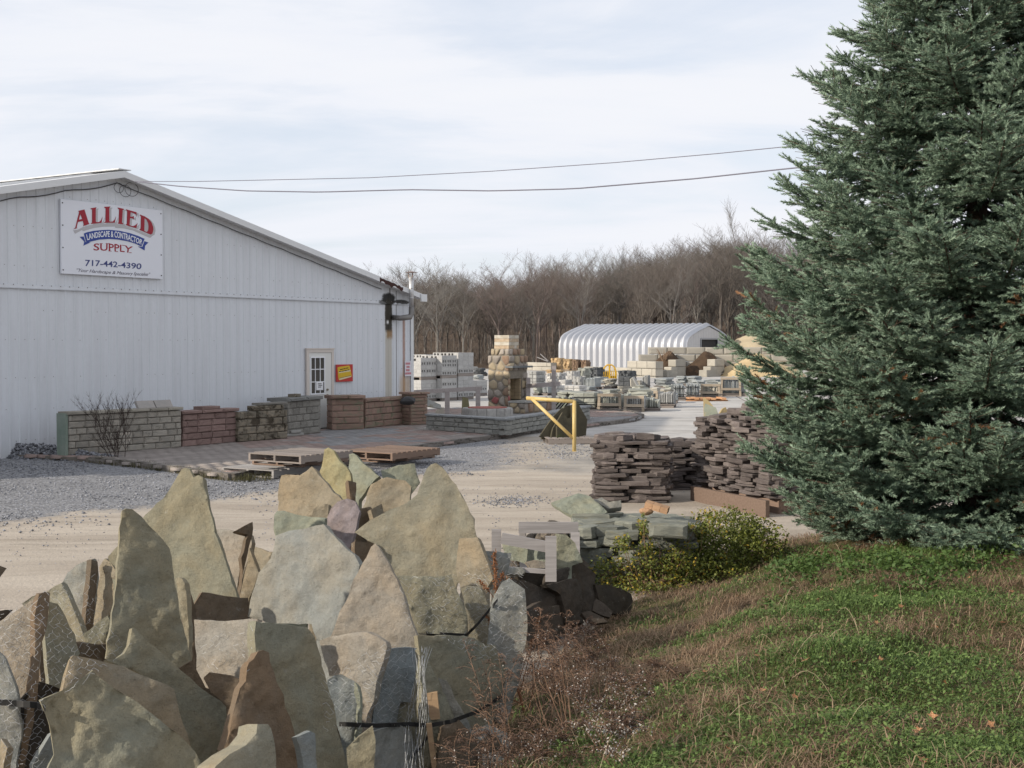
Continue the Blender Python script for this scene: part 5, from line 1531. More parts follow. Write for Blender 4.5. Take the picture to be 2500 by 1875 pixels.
# brush along the foot of the wood: a far-off tangle that reads as one mass
r = np.random.RandomState(8); S = []
for k in range(19000):
    u = r.uniform(870, 2200); Y = r.uniform(122, 235)
    p = at(u, 850, Y); z = ground_z(p.x, p.y)
    L_ = r.uniform(.8, 3.4)
    z += r.uniform(0, 6.0) if Y > 140 else r.uniform(0, 1.0)
    d = np.array([r.normal() * .75, r.normal() * .5, 1.0]); d /= np.linalg.norm(d)
    S.append((p.x, p.y, z, *(d * L_)))
S = np.array(S); n = len(S)
sd = r.normal(size=(n, 3)); sd[:, 2] = 0; sd /= np.linalg.norm(sd, axis=1, keepdims=True)
wd = r.uniform(.008, .024, n)[:, None]
V = np.stack([S[:, :3] - sd * wd, S[:, :3] + sd * wd, S[:, :3] + S[:, 3:] + sd * wd * .3, S[:, :3] + S[:, 3:] - sd * wd * .3], 1).reshape(-1, 3)
F = np.arange(n * 4).reshape(-1, 4)
N = NT("brush", .9, .1); N.color(N.val(N.mix(N.noise(N.pos(), .08, 3), (.125, .098, .082), (.165, .146, .125)), N.attr("tint", "Fac"))); 
tag(link("undergrowth", np_mesh("undergrowth", V, F, N.mat, np.repeat(r.uniform(.45, 1.3, n), 4))), "tangled brown brush and saplings filling the foot of the wood", "undergrowth", kind="stuff")
# ------------------------------------------------------------------ grassy bank (right of the stones)
FOOT = [(-1.2, 3.0), (-.9, 5.0), (-.75, 6.5), (-.40, 8.0), (.42, 9.6), (.85, 11.2), (1.5, 12.2), (1.95, 13.3), (2.7, 14.8), (4.2, 15.8), (6.5, 16.8), (12, 19)]
FA = np.array(FOOT)
def bank_d(x, y):
    """signed distance to the bank's foot (positive on the bank)"""
    best = np.full(np.shape(x), 1e9); sg = np.ones(np.shape(x))
    for i in range(len(FA) - 1):
        a, b = FA[i], FA[i + 1]; d = b - a
        t = np.clip(((x - a[0]) * d[0] + (y - a[1]) * d[1]) / (d @ d), 0, 1)
        qx, qy = x - a[0] - t * d[0], y - a[1] - t * d[1]
        dist = np.hypot(qx, qy); s = np.where(d[0] * qy - d[1] * qx < 0, 1.0, -1.0)
        m = dist < best
        best = np.where(m, dist, best); sg = np.where(m, s, sg)
    return best * sg
def bank_z(x, y):
    x, y = np.asarray(x, float), np.asarray(y, float)
    d = bank_d(x, y)
    z = -.03 + .57 * sst(d, -.35, 2.7) + .05 * sst(d, 2, 6)
    return z + (fbm(x * 1.1, y * 1.1, 31) - .5) * .20 * sst(d, 0, .8) + (fbm(x * 3.6, y * 3.6, 33) - .5) * .11 * sst(d, 0, .5)
bx = np.arange(-1.6, 14.01, .07); by = np.arange(2.6, 19.01, .07)
X, Y = np.meshgrid(bx, by); Zb = bank_z(X, Y)
ok = bank_d(X, Y) > -.3
idx_ = np.arange(X.size).reshape(X.shape)
F = np.stack([idx_[:-1, :-1], idx_[:-1, 1:], idx_[1:, 1:], idx_[1:, :-1]], -1)
F = F[(ok[:-1, :-1] & ok[1:, 1:] & ok[:-1, 1:] & ok[1:, :-1])]
N = NT("bank_soil", .95, .1)
P = N.pos()
N.color(N.val(N.mix(N.step(N.noise(P, 2.2, 6, .65), .4, .6), (.075, .085, .03), (.115, .082, .052)), N.m("ADD", .6, N.m("MULTIPLY", N.noise(P, 40, 4, .7), .8))))
N.bump(N.noise(P, 45, 5, .7), .8, .03)
bank = tag(link("grass_bank", np_mesh("grass_bank", np.stack([X, Y, Zb], -1).reshape(-1, 3), F.reshape(-1, 4), N.mat, None, True)), kind="structure")

# ------------------------------------------------------------------ flagstone (one stone, traced outline, own thickness and relief)
N = NT("flagstone", .9, .18)
P = N.rcoord()
base = N.info("Color")
a = N.noise(P, 3.2, 7, .62, .4); g = N.noise(P, 38, 5, .7); g2 = N.noise(P, 140, 3, .7)
warm = N.mix(1.0, base, (1.06, .98, .86), "MULTIPLY"); cool = N.mix(1.0, base, (.90, .96, 1.0), "MULTIPLY")
c = N.mix(N.m("ADD", .1, N.m("MULTIPLY", N.step(a, .3, .7), .8)), warm, cool)
rust = N.step(N.noise(P, 2.1, 6, .68, .8), .66, .78)
c = N.mix(N.m("MULTIPLY", rust, .4), c, (.235, .135, .062))
spk = N.step(N.noise(P, 60, 3, .6), .62, .70)
c = N.mix(N.m("MULTIPLY", spk, .35), c, (.07, .06, .045))
lich = N.step(N.noise(P, 15, 6, .75), .60, .70)
c = N.mix(N.m("MULTIPLY", lich, .28), c, (.40, .40, .36))
v = N.m("ADD", .51, N.m("ADD", N.m("MULTIPLY", g, .46), N.m("MULTIPLY", g2, .40)))
N.color(N.val(c, v))
mp = N.n("ShaderNodeMapping"); N.l(P, mp.inputs[0]); mp.inputs["Scale"].default_value = (5, 5, 9)
N.bump(N.m("ADD", N.m("ADD", g, N.m("MULTIPLY", g2, .5)), N.m("ADD", N.m("MULTIPLY", N.noise(mp.outputs[0], 1, 7, .7, .6), 1.0), N.m("MULTIPLY", N.m("SNAP", N.noise(mp.outputs[0], .8, 5, .62, .9), .07), 5.0))), .65, .014)
M_FLAG = N.mat
STONE_TREES = []
NV = {"L": (-.46, -.88, .10), "F": (-.28, -.95, .10), "M": (.10, -.98, .12), "D": (.66, -.74, .10), "DD": (.80, -.58, .06), "U": (.25, -.80, .55), "LL": (-.55, -.83, .12)}
C_ = {"olive": (.240, .226, .172), "grey": (.255, .255, .238), "tan": (.270, .232, .175), "rust": (.175, .130, .092), "blue": (.215, .235, .24), "pink": (.285, .258, .225), "lilac": (.27, .235, .25), "green": (.245, .255, .205), "brown": (.14, .11, .082), "dark": (.062, .052, .042), "gold": (.30, .27, .165), "buff": (.262, .242, .188)}
CROPS = {"A": (0, 1100, 2.14), "B": (600, 1060, 2.0357), "C": (1000, 1360, 3.221), "E": (1180, 960, 2.765), "P": (0, 0, 1.0), "K": (400, 1450, 3.904)}
def nearer(Y): return float(np.interp(Y, [7.4, 7.8, 8.25, 8.75, 9.2, 9.6, 10, 10.5, 11.2, 12.3, 12.6], [5.4, 5.7, 6.05, 6.5, 6.9, 7.35, 8.0, 8.8, 9.9, 11.4, 12.6]))
def flagstone(crop, pts, Y, face, col, label, th=.06, ext=True, name="flagstone", rough=1.0, cat="stone", group=None, base_z=.03):
    if crop in "ABK": Y = nearer(Y); th *= .95
    ox_, oy_, s_ = CROPS[crop]
    px = [(ox_ + x / s_, oy_ + y / s_) for x, y in pts]
    n = Vector(NV[face] if isinstance(face, str) else face).normalized()
    cu, cv = sum(p[0] for p in px) / len(px), sum(p[1] for p in px) / len(px)
    P0 = at(cu, cv, Y)
    W_ = [onplane(u, v, P0, n) for u, v in px]
    e1 = Vector((0, 0, 1)).cross(n).normalized(); e2 = n.cross(e1)
    if e1.x < 0: e1 = -e1; 
    e2 = e1.cross(-n) if (e1.cross(-n)).z > 0 else -(e1.cross(-n))
    org = Vector((P0.x, P0.y, 0.0))
    A = [((w - org).dot(e1), (w - org).dot(e2)) for w in W_]
    k0 = (org - P0).dot(n)                               # plane offset
    pl = P0 - org; pl = n * pl.dot(n)                     # point on the plane with e1=e2=0
    area = sum(A[i][0] * A[(i + 1) % len(A)][1] - A[(i + 1) % len(A)][0] * A[i][1] for i in range(len(A)))
    if area < 0: A.reverse()
    if ext:                                               # carry the foot down to the ground behind whatever hides it
        zs_ = [(pl + e1 * a + e2 * b).z for a, b in A]
        i = min(range(len(A)), key=lambda k: zs_[k] + zs_[(k + 1) % len(A)])
        j = (i + 1) % len(A)
        (a0, b0), (a1, b1) = A[i], A[j]
        if min(zs_[i], zs_[j]) > base_z + .08:
            d0, d1 = (zs_[i] - base_z) / e2.z, (zs_[j] - base_z) / e2.z
            A[i + 1:i + 1] = [(a0 * .92 + a1 * .08, b0 - d0), (a1 * .92 + a0 * .08, b1 - d1)]
    r = random.Random(int(cu * 13 + cv))
    # roughened outline
    B = []
    for i in range(len(A)):
        p, q = A[i], A[(i + 1) % len(A)]
        d = math.hypot(q[0] - p[0], q[1] - p[1]); m = max(1, int(d / .045))
        nx_, ny_ = -(q[1] - p[1]) / (d + 1e-9), (q[0] - p[0]) / (d + 1e-9)
        for k in range(m):
            t = k / m; o = 0 if k == 0 else (r.uniform(-.005, .005) + .009 * noise.noise(Vector(((p[0] + (q[0] - p[0]) * t) * 9, (p[1] + (q[1] - p[1]) * t) * 9, cu)))) * min(1.3, rough) * min(1, d / .12)
            B.append((p[0] + (q[0] - p[0]) * t + nx_ * o, p[1] + (q[1] - p[1]) * t + ny_ * o))
    nb_ = len(B)
    x0, x1, y0, y1 = min(b[0] for b in B), max(b[0] for b in B), min(b[1] for b in B), max(b[1] for b in B)
    h = max(.021, math.sqrt((x1 - x0) * (y1 - y0) / 1500)); BN = np.array(B)
    inner = []
    yy = y0 + h / 2
    while yy < y1:
        xx = x0 + h / 2
        while xx < x1:
            p = (xx + r.uniform(-.35, .35) * h, yy + r.uniform(-.35, .35) * h)
            if in_poly(p, B):
                dm = float(np.hypot(BN[:, 0] - p[0], BN[:, 1] - p[1]).min())
                if dm > h * .45: inner.append((p, dm))
            xx += h
        yy += h
    vs2 = [Vector(b) for b in B] + [Vector(p) for p, _ in inner]
    res = delaunay_2d_cdt(vs2, [], [list(range(nb_))], 1, 1e-6)
    v2, fc, orig = res[0], res[2], res[3]
    sd = Vector((cu * .37, cv * .73, 0))
    def relief(a, b, dm):
        q = Vector((a, b, 0)) + sd
        f = noise.fractal(q * 2.3, 1.0, 2.1, 3) * .0075 * rough
        t = noise.fractal(q * 4.2 + Vector((9, 3, 0)), .9, 2.0, 4)
        f += (math.floor(t * 3.0) * .0078 + noise.noise(q * 26) * .0035) * rough
        return f if dm > .018 else f * .6 - .004
    dmap = {nb_ + i: d for i, (_, d) in enumerate(inner)}
    V_ = []
    for i, p in enumerate(v2):
        o = orig[i][0] if len(orig[i]) else 0
        V_.append(pl + e1 * p.x + e2 * p.y + n * relief(p.x, p.y, dmap.get(o, 0.0)))
    first = {}
    for i in range(len(v2)):
        for o in orig[i]: first.setdefault(o, i)
    ring = [first[i] for i in range(nb_) if i in first]
    F_ = [tuple(f) for f in fc]
    nfront = len(F_)
    ring0 = ring; ring = list(range(len(V_), len(V_) + len(ring0)))
    V_ += [V_[i] for i in ring0]
    rsrc = ring0
    m1 = len(V_)
    cx, cy = (x0 + x1) / 2, (y0 + y1) / 2
    for i in rsrc:
        p = v2[i]; s2 = 1 + r.uniform(-.015, .008)
        V_.append(pl + e1 * (cx + (p.x - cx) * s2) + e2 * (cy + (p.y - cy) * s2) - n * (th * r.uniform(.4, .6)))
    m2 = len(V_)
    for i in rsrc:
        p = v2[i]; s2 = .97 + r.uniform(-.015, .01)
        V_.append(pl + e1 * (cx + (p.x - cx) * s2) + e2 * (cy + (p.y - cy) * s2) - n * th)
    nr = len(ring)
    for k in range(nr):
        k2 = (k + 1) % nr
        F_.append((ring[k], m1 + k, m1 + k2, ring[k2])); F_.append((m1 + k, m2 + k, m2 + k2, m1 + k2))
    F_.append(tuple(m2 + k for k in range(nr)))
    if (V_[F_[0][1]] - V_[F_[0][0]]).cross(V_[F_[0][2]] - V_[F_[0][0]]).dot(n) < 0: F_[:nfront] = [f[::-1] for f in F_[:nfront]]
    mb = MB(); mb.add(V_, F_)
    sa = F_[nfront]
    if (V_[sa[1]] - V_[sa[0]]).cross(V_[sa[2]] - V_[sa[0]]).dot(V_[sa[0]] - (pl + e1 * cx + e2 * cy)) < 0: mb.f[nfront:] = [f[::-1] for f in mb.f[nfront:]]
    me_ = mb.mesh(name, M_FLAG, fix=False)
    me_.polygons.foreach_set("use_smooth", [k < nfront for k in range(len(me_.polygons))])
    o = link(name, me_, None, None, loc=org, color=C_[col] if isinstance(col, str) else col)
    tag(o, label, cat, group)
    STONE_TREES.append(o)
    return o
S = flagstone
# --- stones of the big upright bundles, back to front
S("B", [(510, 100), (530, 95), (600, 160), (660, 210), (625, 245), (590, 290), (560, 330), (520, 330), (512, 220)], 12.3, "L", "green", "greenish pointed flagstone between the yellow tip and the far pallet")
S("B", [(670, 180), (760, 155), (840, 145), (867, 240), (820, 300), (700, 300), (680, 215)], 12.1, "M", "green", "pale green squared flagstone beside the biggest tan stone's tip")
S("B", [(366, 195), (380, 130), (390, 75), (410, 66), (437, 85), (462, 130), (512, 190), (527, 310), (480, 330), (400, 300)], 11.9, "L", "gold", "tall yellow pointed flagstone at the back of the middle bundle")
S("B", [(512, 230), (552, 240), (545, 310), (520, 310)], 11.75, "D", "rust", "small rusty chip of stone wedged below the yellow tip")
S("B", [(600, 300), (622, 250), (700, 213), (790, 230), (820, 260), (812, 330), (750, 372), (690, 392), (580, 390)], 11.5, "F", "tan", "round-topped tan flagstone with wire scratches in the middle bundle")
S("B", [(160, 245), (175, 205), (200, 200), (270, 205), (300, 185), (328, 160), (400, 245), (475, 328), (420, 400), (320, 420), (155, 400)], 11.2, "L", "tan", "broad tan flagstone with a rusty flank at the top of the middle bundle", th=.07)
S("B", [(560, 372), (620, 360), (640, 380), (600, 450), (555, 480)], 11.15, "D", "brown", "small brown stone in the hollow of the middle bundle")
S("B", [(625, 375), (680, 345), (690, 385), (640, 430)], 11.1, "D", "tan", "little tan wedge under the round-topped stone")
S("B", [(302, 408), (340, 372), (380, 343), (412, 350), (402, 425), (330, 420)], 11.0, "F", "tan", "small tan triangular flagstone beside the lilac one")
S("B", [(398, 425), (420, 370), (455, 335), (495, 322), (540, 333), (562, 385), (535, 500), (512, 565), (470, 540), (400, 465)], 10.85, "F", "lilac", "lilac rounded flagstone in the heart of the middle bundle")
S("B", [(135, 470), (140, 400), (152, 382), (300, 408), (395, 420), (390, 465), (320, 520), (150, 520)], 10.75, "F", "green", "pale green flagstone under the broad tan one")
S("B", [(540, 488), (580, 455), (620, 425), (720, 372), (800, 340), (850, 300), (875, 235), (900, 170), (920, 150), (942, 143), (972, 165), (1045, 252), (1072, 310), (1132, 422), (1142, 500), (1190, 600), (1225, 720), (1050, 740), (760, 730), (700, 620), (640, 545)], 10.5, (-.14, -.98, .14), "buff", "biggest tan flagstone with a tall curved tip, on the middle bundle", th=.075)
S("B", [(1058, 520), (1148, 512), (1200, 640), (1226, 720), (1200, 760), (1060, 752), (1042, 670)], 10.3, "L", "tan", "tan squarish flagstone overlapping the biggest one's lower corner")
S("B", [(546, 532), (640, 540), (600, 640), (548, 620)], 10.45, "D", "brown", "brown stone edge between the grey flagstones")
S("B", [(1185, 580), (1322, 590), (1312, 650), (1290, 720), (1215, 720)], 10.5, "M", "grey", "flat-topped grey flagstone beside the crates")
S("A", [(1310, 498), (1420, 530), (1405, 580), (1345, 640), (1305, 600)], 11.9, "L", "tan", "low rust-tan stone behind the grey slab's shoulder")
S("A", [(1125, 412), (1180, 410), (1230, 425), (1300, 440), (1312, 480), (1285, 600), (1250, 740), (1230, 780), (1150, 700)], 11.3, "L", "pink", "brownish pink flagstone leaning behind the tall olive one", th=.07)
S("A", [(1232, 420), (1322, 372), (1320, 440), (1305, 500), (1255, 740), (1262, 560), (1300, 440)], 11.2, "D", "brown", "narrow dark flagstone edge with a sharp tip beside the pink one")
S("A", [(1300, 510), (1350, 640), (1300, 770), (1255, 760), (1280, 620)], 11.0, "F", "tan", "tan flagstone sliver low beside the grey slab")
S("A", [(945, 98), (965, 90), (988, 97), (1008, 140), (1035, 128), (1058, 140), (1064, 190), (1080, 240), (1088, 310), (1112, 390), (1160, 530), (1200, 650), (1253, 810), (1245, 900), (950, 920), (600, 900), (590, 700), (562, 556), (600, 510), (640, 475), (760, 335), (850, 250), (905, 165)], 10.4, (-.22, -.96, .16), "olive", "tallest olive flagstone, a sharp triangle with a notched tip", th=.075)
S("A", [(912, 672), (930, 662), (948, 668), (966, 690), (978, 800), (985, 1000), (960, 980), (930, 800)], 9.9, "F", "buff", "thin pale flagstone edge between the tall olive and dark stones")
S("A", [(966, 700), (1000, 740), (1030, 830), (1040, 900), (1010, 1010), (985, 1000), (978, 800)], 10.0, "DD", "brown", "dark narrow slab in the gap behind the pale edge")
S("A", [(312, 700), (350, 640), (400, 598), (440, 580), (482, 567), (496, 660), (490, 800), (470, 920), (380, 940), (345, 800)], 10.6, "F", "grey", "pale grey flagstone standing behind the chicken wire")
S("A", [(480, 568), (510, 580), (512, 650), (492, 880), (450, 920), (462, 780)], 10.4, "DD", "brown", "dark reddish slab edge beside the pale grey flagstone")
S("A", [(514, 610), (550, 564), (580, 592), (612, 640), (605, 820), (560, 870), (495, 850), (505, 700)], 10.45, "L", "tan", "small tan pointed flagstone between the wire and the dark stone")
S("A", [(430, 962), (500, 905), (560, 863), (580, 900), (570, 1000), (555, 1080), (470, 1060)], 9.6, "M", "olive", "low olive flagstone tucked behind the chicken wire")
S("A", [(108, 800), (160, 762), (245, 735), (318, 692), (345, 745), (388, 850), (430, 960), (440, 1010), (400, 1080), (260, 1080), (180, 950)], 9.8, "F", "buff", "wide buff flagstone behind the brown plank-like stone", th=.07)
S("A", [(255, 790), (300, 800), (350, 880), (395, 960), (420, 1060), (330, 1250), (250, 1150), (235, 950)], 9.2, "D", "olive", "dark olive flagstone just past the brown plank-like stone")
S("A", [(-30, 590), (38, 615), (-5, 672), (-30, 680)], 10.0, "D", "brown", "brown stone tip poking in at the frame edge over the sand")
S("A", [(-40, 850), (30, 832), (72, 832), (20, 880), (-40, 930)], 9.5, "D", "dark", "dark flat stone tip at the frame edge lower down")
S("A", [(-60, 930), (0, 890), (60, 852), (150, 790), (200, 752), (215, 770), (190, 900), (190, 1100), (140, 1350), (90, 1700), (-60, 1700)], 8.3, (-.1, -.99, .1), "pink", "broad pinkish flagstone wrapped in chicken wire at the frame edge", th=.06)
S("A", [(205, 752), (235, 738), (262, 742), (262, 800), (248, 900), (215, 1060), (200, 1240), (165, 1480), (120, 1700), (90, 1700), (140, 1400), (185, 1120), (185, 920)], 8.15, "D", "rust", "long rust-brown stone edge like a plank beside the pinkish one", th=.07)
S("A", [(-80, 1000), (20, 1080), (80, 1240), (110, 1440), (80, 1700), (-80, 1700)], 8.0, "M", "grey", "grey flagstone low at the frame edge under the chicken wire")
S("A", [(640, 312), (660, 304), (692, 306), (742, 345), (820, 430), (888, 512), (900, 560), (915, 700), (945, 880), (1000, 1080), (1010, 1190), (760, 1180), (555, 1090), (575, 960), (600, 800), (612, 640), (628, 450)], 9.5, (.47, -.87, .10), "olive", "tall dark flagstone with a slanted top in front of the olive triangle", th=.08)
S("A", [(1005, 886), (1080, 888), (1170, 892), (1230, 886), (1340, 880), (1338, 1040), (1310, 1100), (1290, 1160), (1270, 1240), (1160, 1260), (1070, 1240), (1020, 1180), (1010, 1020)], 9.1, "L", "pink", "square-topped pinkish flagstone with a flaky face", th=.06)
S("B", [(10, 908), (30, 790), (62, 690), (120, 620), (142, 560), (150, 505), (215, 480), (290, 470), (340, 455), (385, 448), (420, 492), (480, 550), (540, 600), (565, 650), (540, 780), (490, 900), (440, 1020), (350, 1010), (325, 945), (130, 940)], 10.0, "L", "grey", "broad pale grey flagstone with a rust stain, in the middle bundle", th=.075)
S("B", [(622, 560), (642, 543), (660, 562), (690, 610), (750, 720), (800, 850), (850, 1000), (872, 1062), (862, 1130), (820, 1250), (700, 1200), (560, 1010), (420, 1005), (450, 930), (492, 840), (555, 690)], 9.6, (-.2, -.97, .13), "pink", "pointed grey-pink triangular flagstone at the front of the middle bundle", th=.07)
S("B", [(752, 708), (800, 703), (900, 705), (1022, 697), (1060, 800), (1102, 900), (1098, 992), (980, 998), (862, 990), (830, 900), (800, 840)], 9.85, "M", "olive", "blocky olive flagstone behind the chicken wire, above the upper strap")
S("B", [(1070, 766), (1110, 757), (1166, 758), (1232, 900), (1205, 1010), (1110, 1010), (1100, 890)], 10.0, "M", "buff", "buff flagstone between the wired ones above the strap")
S("B", [(1240, 800), (1275, 735), (1312, 718), (1350, 745), (1387, 770), (1402, 950), (1380, 1112), (1345, 1280), (1300, 1440), (1180, 1440), (1195, 1200), (1205, 1010), (1215, 880)], 9.75, "M", "grey", "grey wired flagstone at the end of the middle bundle")
S("B", [(860, 1000), (1000, 1000), (1100, 1005), (1240, 1050), (1300, 1180), (1250, 1400), (1160, 1580), (1080, 1500), (960, 1300), (885, 1180)], 9.6, "D", "olive", "dark olive flagstone below the upper strap")
S("B", [(955, 1212), (1000, 1228), (1070, 1360), (1165, 1545), (1135, 1580), (1040, 1420)], 9.35, "M", "grey", "long narrow grey slab slanting down below the strap", th=.05)
S("B", [(870, 1070), (900, 1100), (960, 1230), (1060, 1450), (1170, 1659), (1170, 1760), (870, 1760), (880, 1400)], 9.2, "D", "olive", "tall shaded flagstone behind the wooden stake")
S("B", [(1100, 1480), (1200, 1440), (1300, 1480), (1310, 1560), (1200, 1600), (1110, 1640)], 9.4, "U", "grey", "low grey stone lying at the foot of the bundle by the weeds", ext=False)
S("B", [(1170, 1590), (1280, 1570), (1290, 1640), (1190, 1690)], 9.1, "U", "grey", "small grey stone on the ground by the weeds", ext=False)
S("B", [(358, 1028), (420, 1005), (500, 992), (560, 985), (605, 985), (690, 1035), (695, 1060), (670, 1160), (650, 1230), (630, 1330), (600, 1390), (560, 1360), (540, 1245), (460, 1200), (410, 1205), (372, 1085)], 9.15, "L", "pink", "beige flagstone with an upturned top edge below the triangular one", th=.07)
S("B", [(688, 1070), (760, 1062), (862, 1066), (872, 1110), (850, 1210), (820, 1335), (775, 1330), (745, 1560), (735, 1760), (620, 1760), (625, 1500), (640, 1380), (655, 1230)], 9.25, "D", "blue", "bluish shaded slab under the triangular flagstone", th=.07)
S("B", [(405, 1225), (440, 1202), (475, 1195), (540, 1230), (552, 1300), (548, 1400), (540, 1510), (470, 1500), (418, 1400)], 8.85, "M", "blue", "small blue-grey flagstone covered with wire above the lower strap", th=.05)
S("B", [(540, 1232), (555, 1250), (566, 1300), (562, 1420), (540, 1515), (546, 1400)], 8.8, "L", "green", "thin pale edge of stone beside the small blue-grey one", th=.03)
S("B", [(500, 1562), (560, 1505), (630, 1450), (645, 1520), (640, 1700), (520, 1700)], 8.4, "M", "olive", "olive stone with a slanting pale top edge low at the front", th=.05)
S("B", [(640, 1480), (760, 1440), (830, 1480), (870, 1620), (860, 1760), (640, 1760)], 9.0, "D", "grey", "dark grey slab below the lower strap", th=.06)
S("A", [(1062, 1190), (1090, 1162), (1130, 1165), (1210, 1180), (1278, 1205), (1262, 1290), (1235, 1345), (1180, 1330), (1100, 1262)], 8.75, "M", "rust", "small rusty stone with a pale upper edge before the square-topped one", th=.06)
S("A", [(560, 1095), (610, 1085), (650, 1062), (680, 1010), (692, 930), (705, 925), (740, 960), (830, 1040), (900, 1110), (1000, 1190), (1110, 1280), (1225, 1372), (1200, 1470), (1150, 1560), (1060, 1700), (960, 1600), (930, 1400), (760, 1180), (640, 1130)], 8.75, (.56, -.78, .22), "olive", "long dark flagstone with a curved bright edge sweeping down to the front", th=.09)
S("A", [(326, 1255), (345, 1170), (365, 1090), (382, 1070), (440, 1080), (500, 1090), (580, 1112), (650, 1125), (760, 1180), (850, 1215), (912, 1245), (940, 1360), (980, 1480), (1002, 1560), (1040, 1640), (850, 1640), (600, 1500), (420, 1400)], 8.25, (.52, -.79, .30), "tan", "brown-olive flagstone with a mossy top edge near the front", th=.10)
S("A", [(213, 1305), (270, 1280), (330, 1252), (400, 1210), (450, 1175), (490, 1148), (530, 1190), (600, 1240), (720, 1312), (830, 1402), (940, 1482), (1025, 1575), (1070, 1720), (225, 1720), (262, 1640), (285, 1590), (275, 1500), (262, 1430)], 7.5, (.46, -.84, .24), "olive", "large front flagstone with scalloped flake scars at the frame's bottom", th=.09, rough=1.9)
S("K", [(884, 258), (940, 280), (1010, 270), (1120, 290), (1250, 302), (1370, 318), (1400, 360), (1450, 440), (1500, 600), (1560, 850), (1620, 1050), (1660, 1300), (1790, 1760), (1280, 1760), (1100, 1200), (900, 700), (880, 500)], 8.5, "D", "olive", "big dark rectangular flagstone leaning at the front of the middle bundle", th=.10)
S("K", [(790, 700), (810, 655), (860, 620), (900, 550), (960, 535), (1020, 560), (1030, 650), (1080, 850), (1150, 960), (1220, 1180), (1270, 1400), (1360, 1760), (1000, 1760), (800, 1400), (560, 1500), (620, 1330), (690, 1060), (730, 900), (780, 830)], 8.0, (.60, -.78, .16), "rust", "rough rust-brown flagstone leaning before the big dark one", th=.08, rough=1.6)
S("K", [(1280, 1370), (1340, 1335), (1400, 1308), (1440, 1330), (1455, 1420), (1470, 1760), (1370, 1760)], 7.75, "D", "blue", "small slate-blue stone upright at the frame's bottom", th=.06)
S("K", [(500, 1640), (640, 1530), (800, 1440), (890, 1330), (905, 1240), (1000, 1240), (1030, 1280), (1060, 1440), (1110, 1760), (430, 1760)], 7.45, (.70, -.68, .20), "buff", "stone with a bright yellow broken edge at the frame's bottom", th=.16)
S("A", [(172, 1645), (220, 1560), (272, 1478), (290, 1600), (245, 1700), (180, 1700)], 7.8, "D", "blue", "small bluish stone between the plank-like and front flagstones", th=.05)
S("A", [(-10, 1505), (28, 1555), (12, 1640), (-20, 1660)], 7.7, "L", "tan", "small tan stone at the frame's lower corner", th=.05)
# --- shaded stones packed in behind and between the front ones
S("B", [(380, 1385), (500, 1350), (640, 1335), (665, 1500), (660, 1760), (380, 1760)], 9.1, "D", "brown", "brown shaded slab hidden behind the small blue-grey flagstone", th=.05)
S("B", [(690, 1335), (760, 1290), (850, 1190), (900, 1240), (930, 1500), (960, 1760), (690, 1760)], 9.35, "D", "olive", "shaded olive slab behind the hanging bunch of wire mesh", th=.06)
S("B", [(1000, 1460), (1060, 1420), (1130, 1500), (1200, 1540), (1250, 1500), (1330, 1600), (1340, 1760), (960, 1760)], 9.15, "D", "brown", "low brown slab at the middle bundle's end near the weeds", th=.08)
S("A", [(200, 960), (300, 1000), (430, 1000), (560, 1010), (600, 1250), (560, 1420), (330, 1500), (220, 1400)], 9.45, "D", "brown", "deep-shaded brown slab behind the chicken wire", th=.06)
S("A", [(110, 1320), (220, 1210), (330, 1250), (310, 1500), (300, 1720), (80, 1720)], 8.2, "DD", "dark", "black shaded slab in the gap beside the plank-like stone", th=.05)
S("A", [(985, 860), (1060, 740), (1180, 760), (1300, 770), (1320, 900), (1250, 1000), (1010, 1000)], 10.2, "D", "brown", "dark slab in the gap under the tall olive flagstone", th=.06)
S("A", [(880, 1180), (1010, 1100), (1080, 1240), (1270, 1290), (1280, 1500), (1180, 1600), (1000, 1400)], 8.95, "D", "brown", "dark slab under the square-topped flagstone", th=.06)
# --- dark stones beyond the bundle
S("C", [(1465, 215), (1530, 218), (1600, 228), (1690, 258), (1745, 290), (1765, 345), (1745, 445), (1690, 462), (1600, 445), (1500, 380)], 10.7, (.75, -.62, .2), "dark", "blackish rounded slab at the end of the dark stones by the grass", th=.10)
S("C", [(1128, 125), (1230, 85), (1322, 40), (1372, 58), (1420, 95), (1472, 132), (1462, 200), (1480, 330), (1505, 445), (1420, 480), (1200, 460), (1100, 300)], 10.4, (.80, -.58, .10), (.080, .066, .055), "biggest dark flagstone with a peaked pale top edge beside the bundle", th=.09)
S("C", [(1470, 320), (1540, 370), (1600, 430), (1580, 470), (1480, 440), (1440, 420)], 10.2, "U", (.080, .066, .055), "thin grey stone edge lying against the dark slabs", th=.05, ext=False)
S("C", [(860, 152), (960, 94), (1052, 100), (1130, 128), (1140, 200), (1080, 260), (900, 230)], 10.25, (.7, -.66, .25), "dark", "dark flagstone with a bent pale top edge behind the wired grey one", th=.08)
S("C", [(1075, 215), (1160, 205), (1230, 185), (1330, 172), (1352, 200), (1362, 420), (1380, 520), (1240, 520), (1190, 300)], 10.1, (.80, -.58, .12), (.080, .066, .055), "dark squarish slab in the middle of the dark stones", th=.07)
S("C", [(785, 160), (900, 180), (1000, 215), (1100, 255), (1190, 288), (1235, 330), (1292, 390), (1362, 485), (1380, 600), (920, 620), (905, 400), (860, 250)], 9.95, (.78, -.58, .22), (.080, .066, .055), "long dark flagstone with a pale sloping edge next to the wired grey one", th=.09)
S("C", [(915, 412), (980, 375), (1042, 348), (1080, 375), (1130, 392), (1180, 378), (1190, 560), (920, 600)], 9.7, (.80, -.58, .15), (.080, .066, .055), "low black flagstone with a wavy pale edge among the dark stones", th=.06)
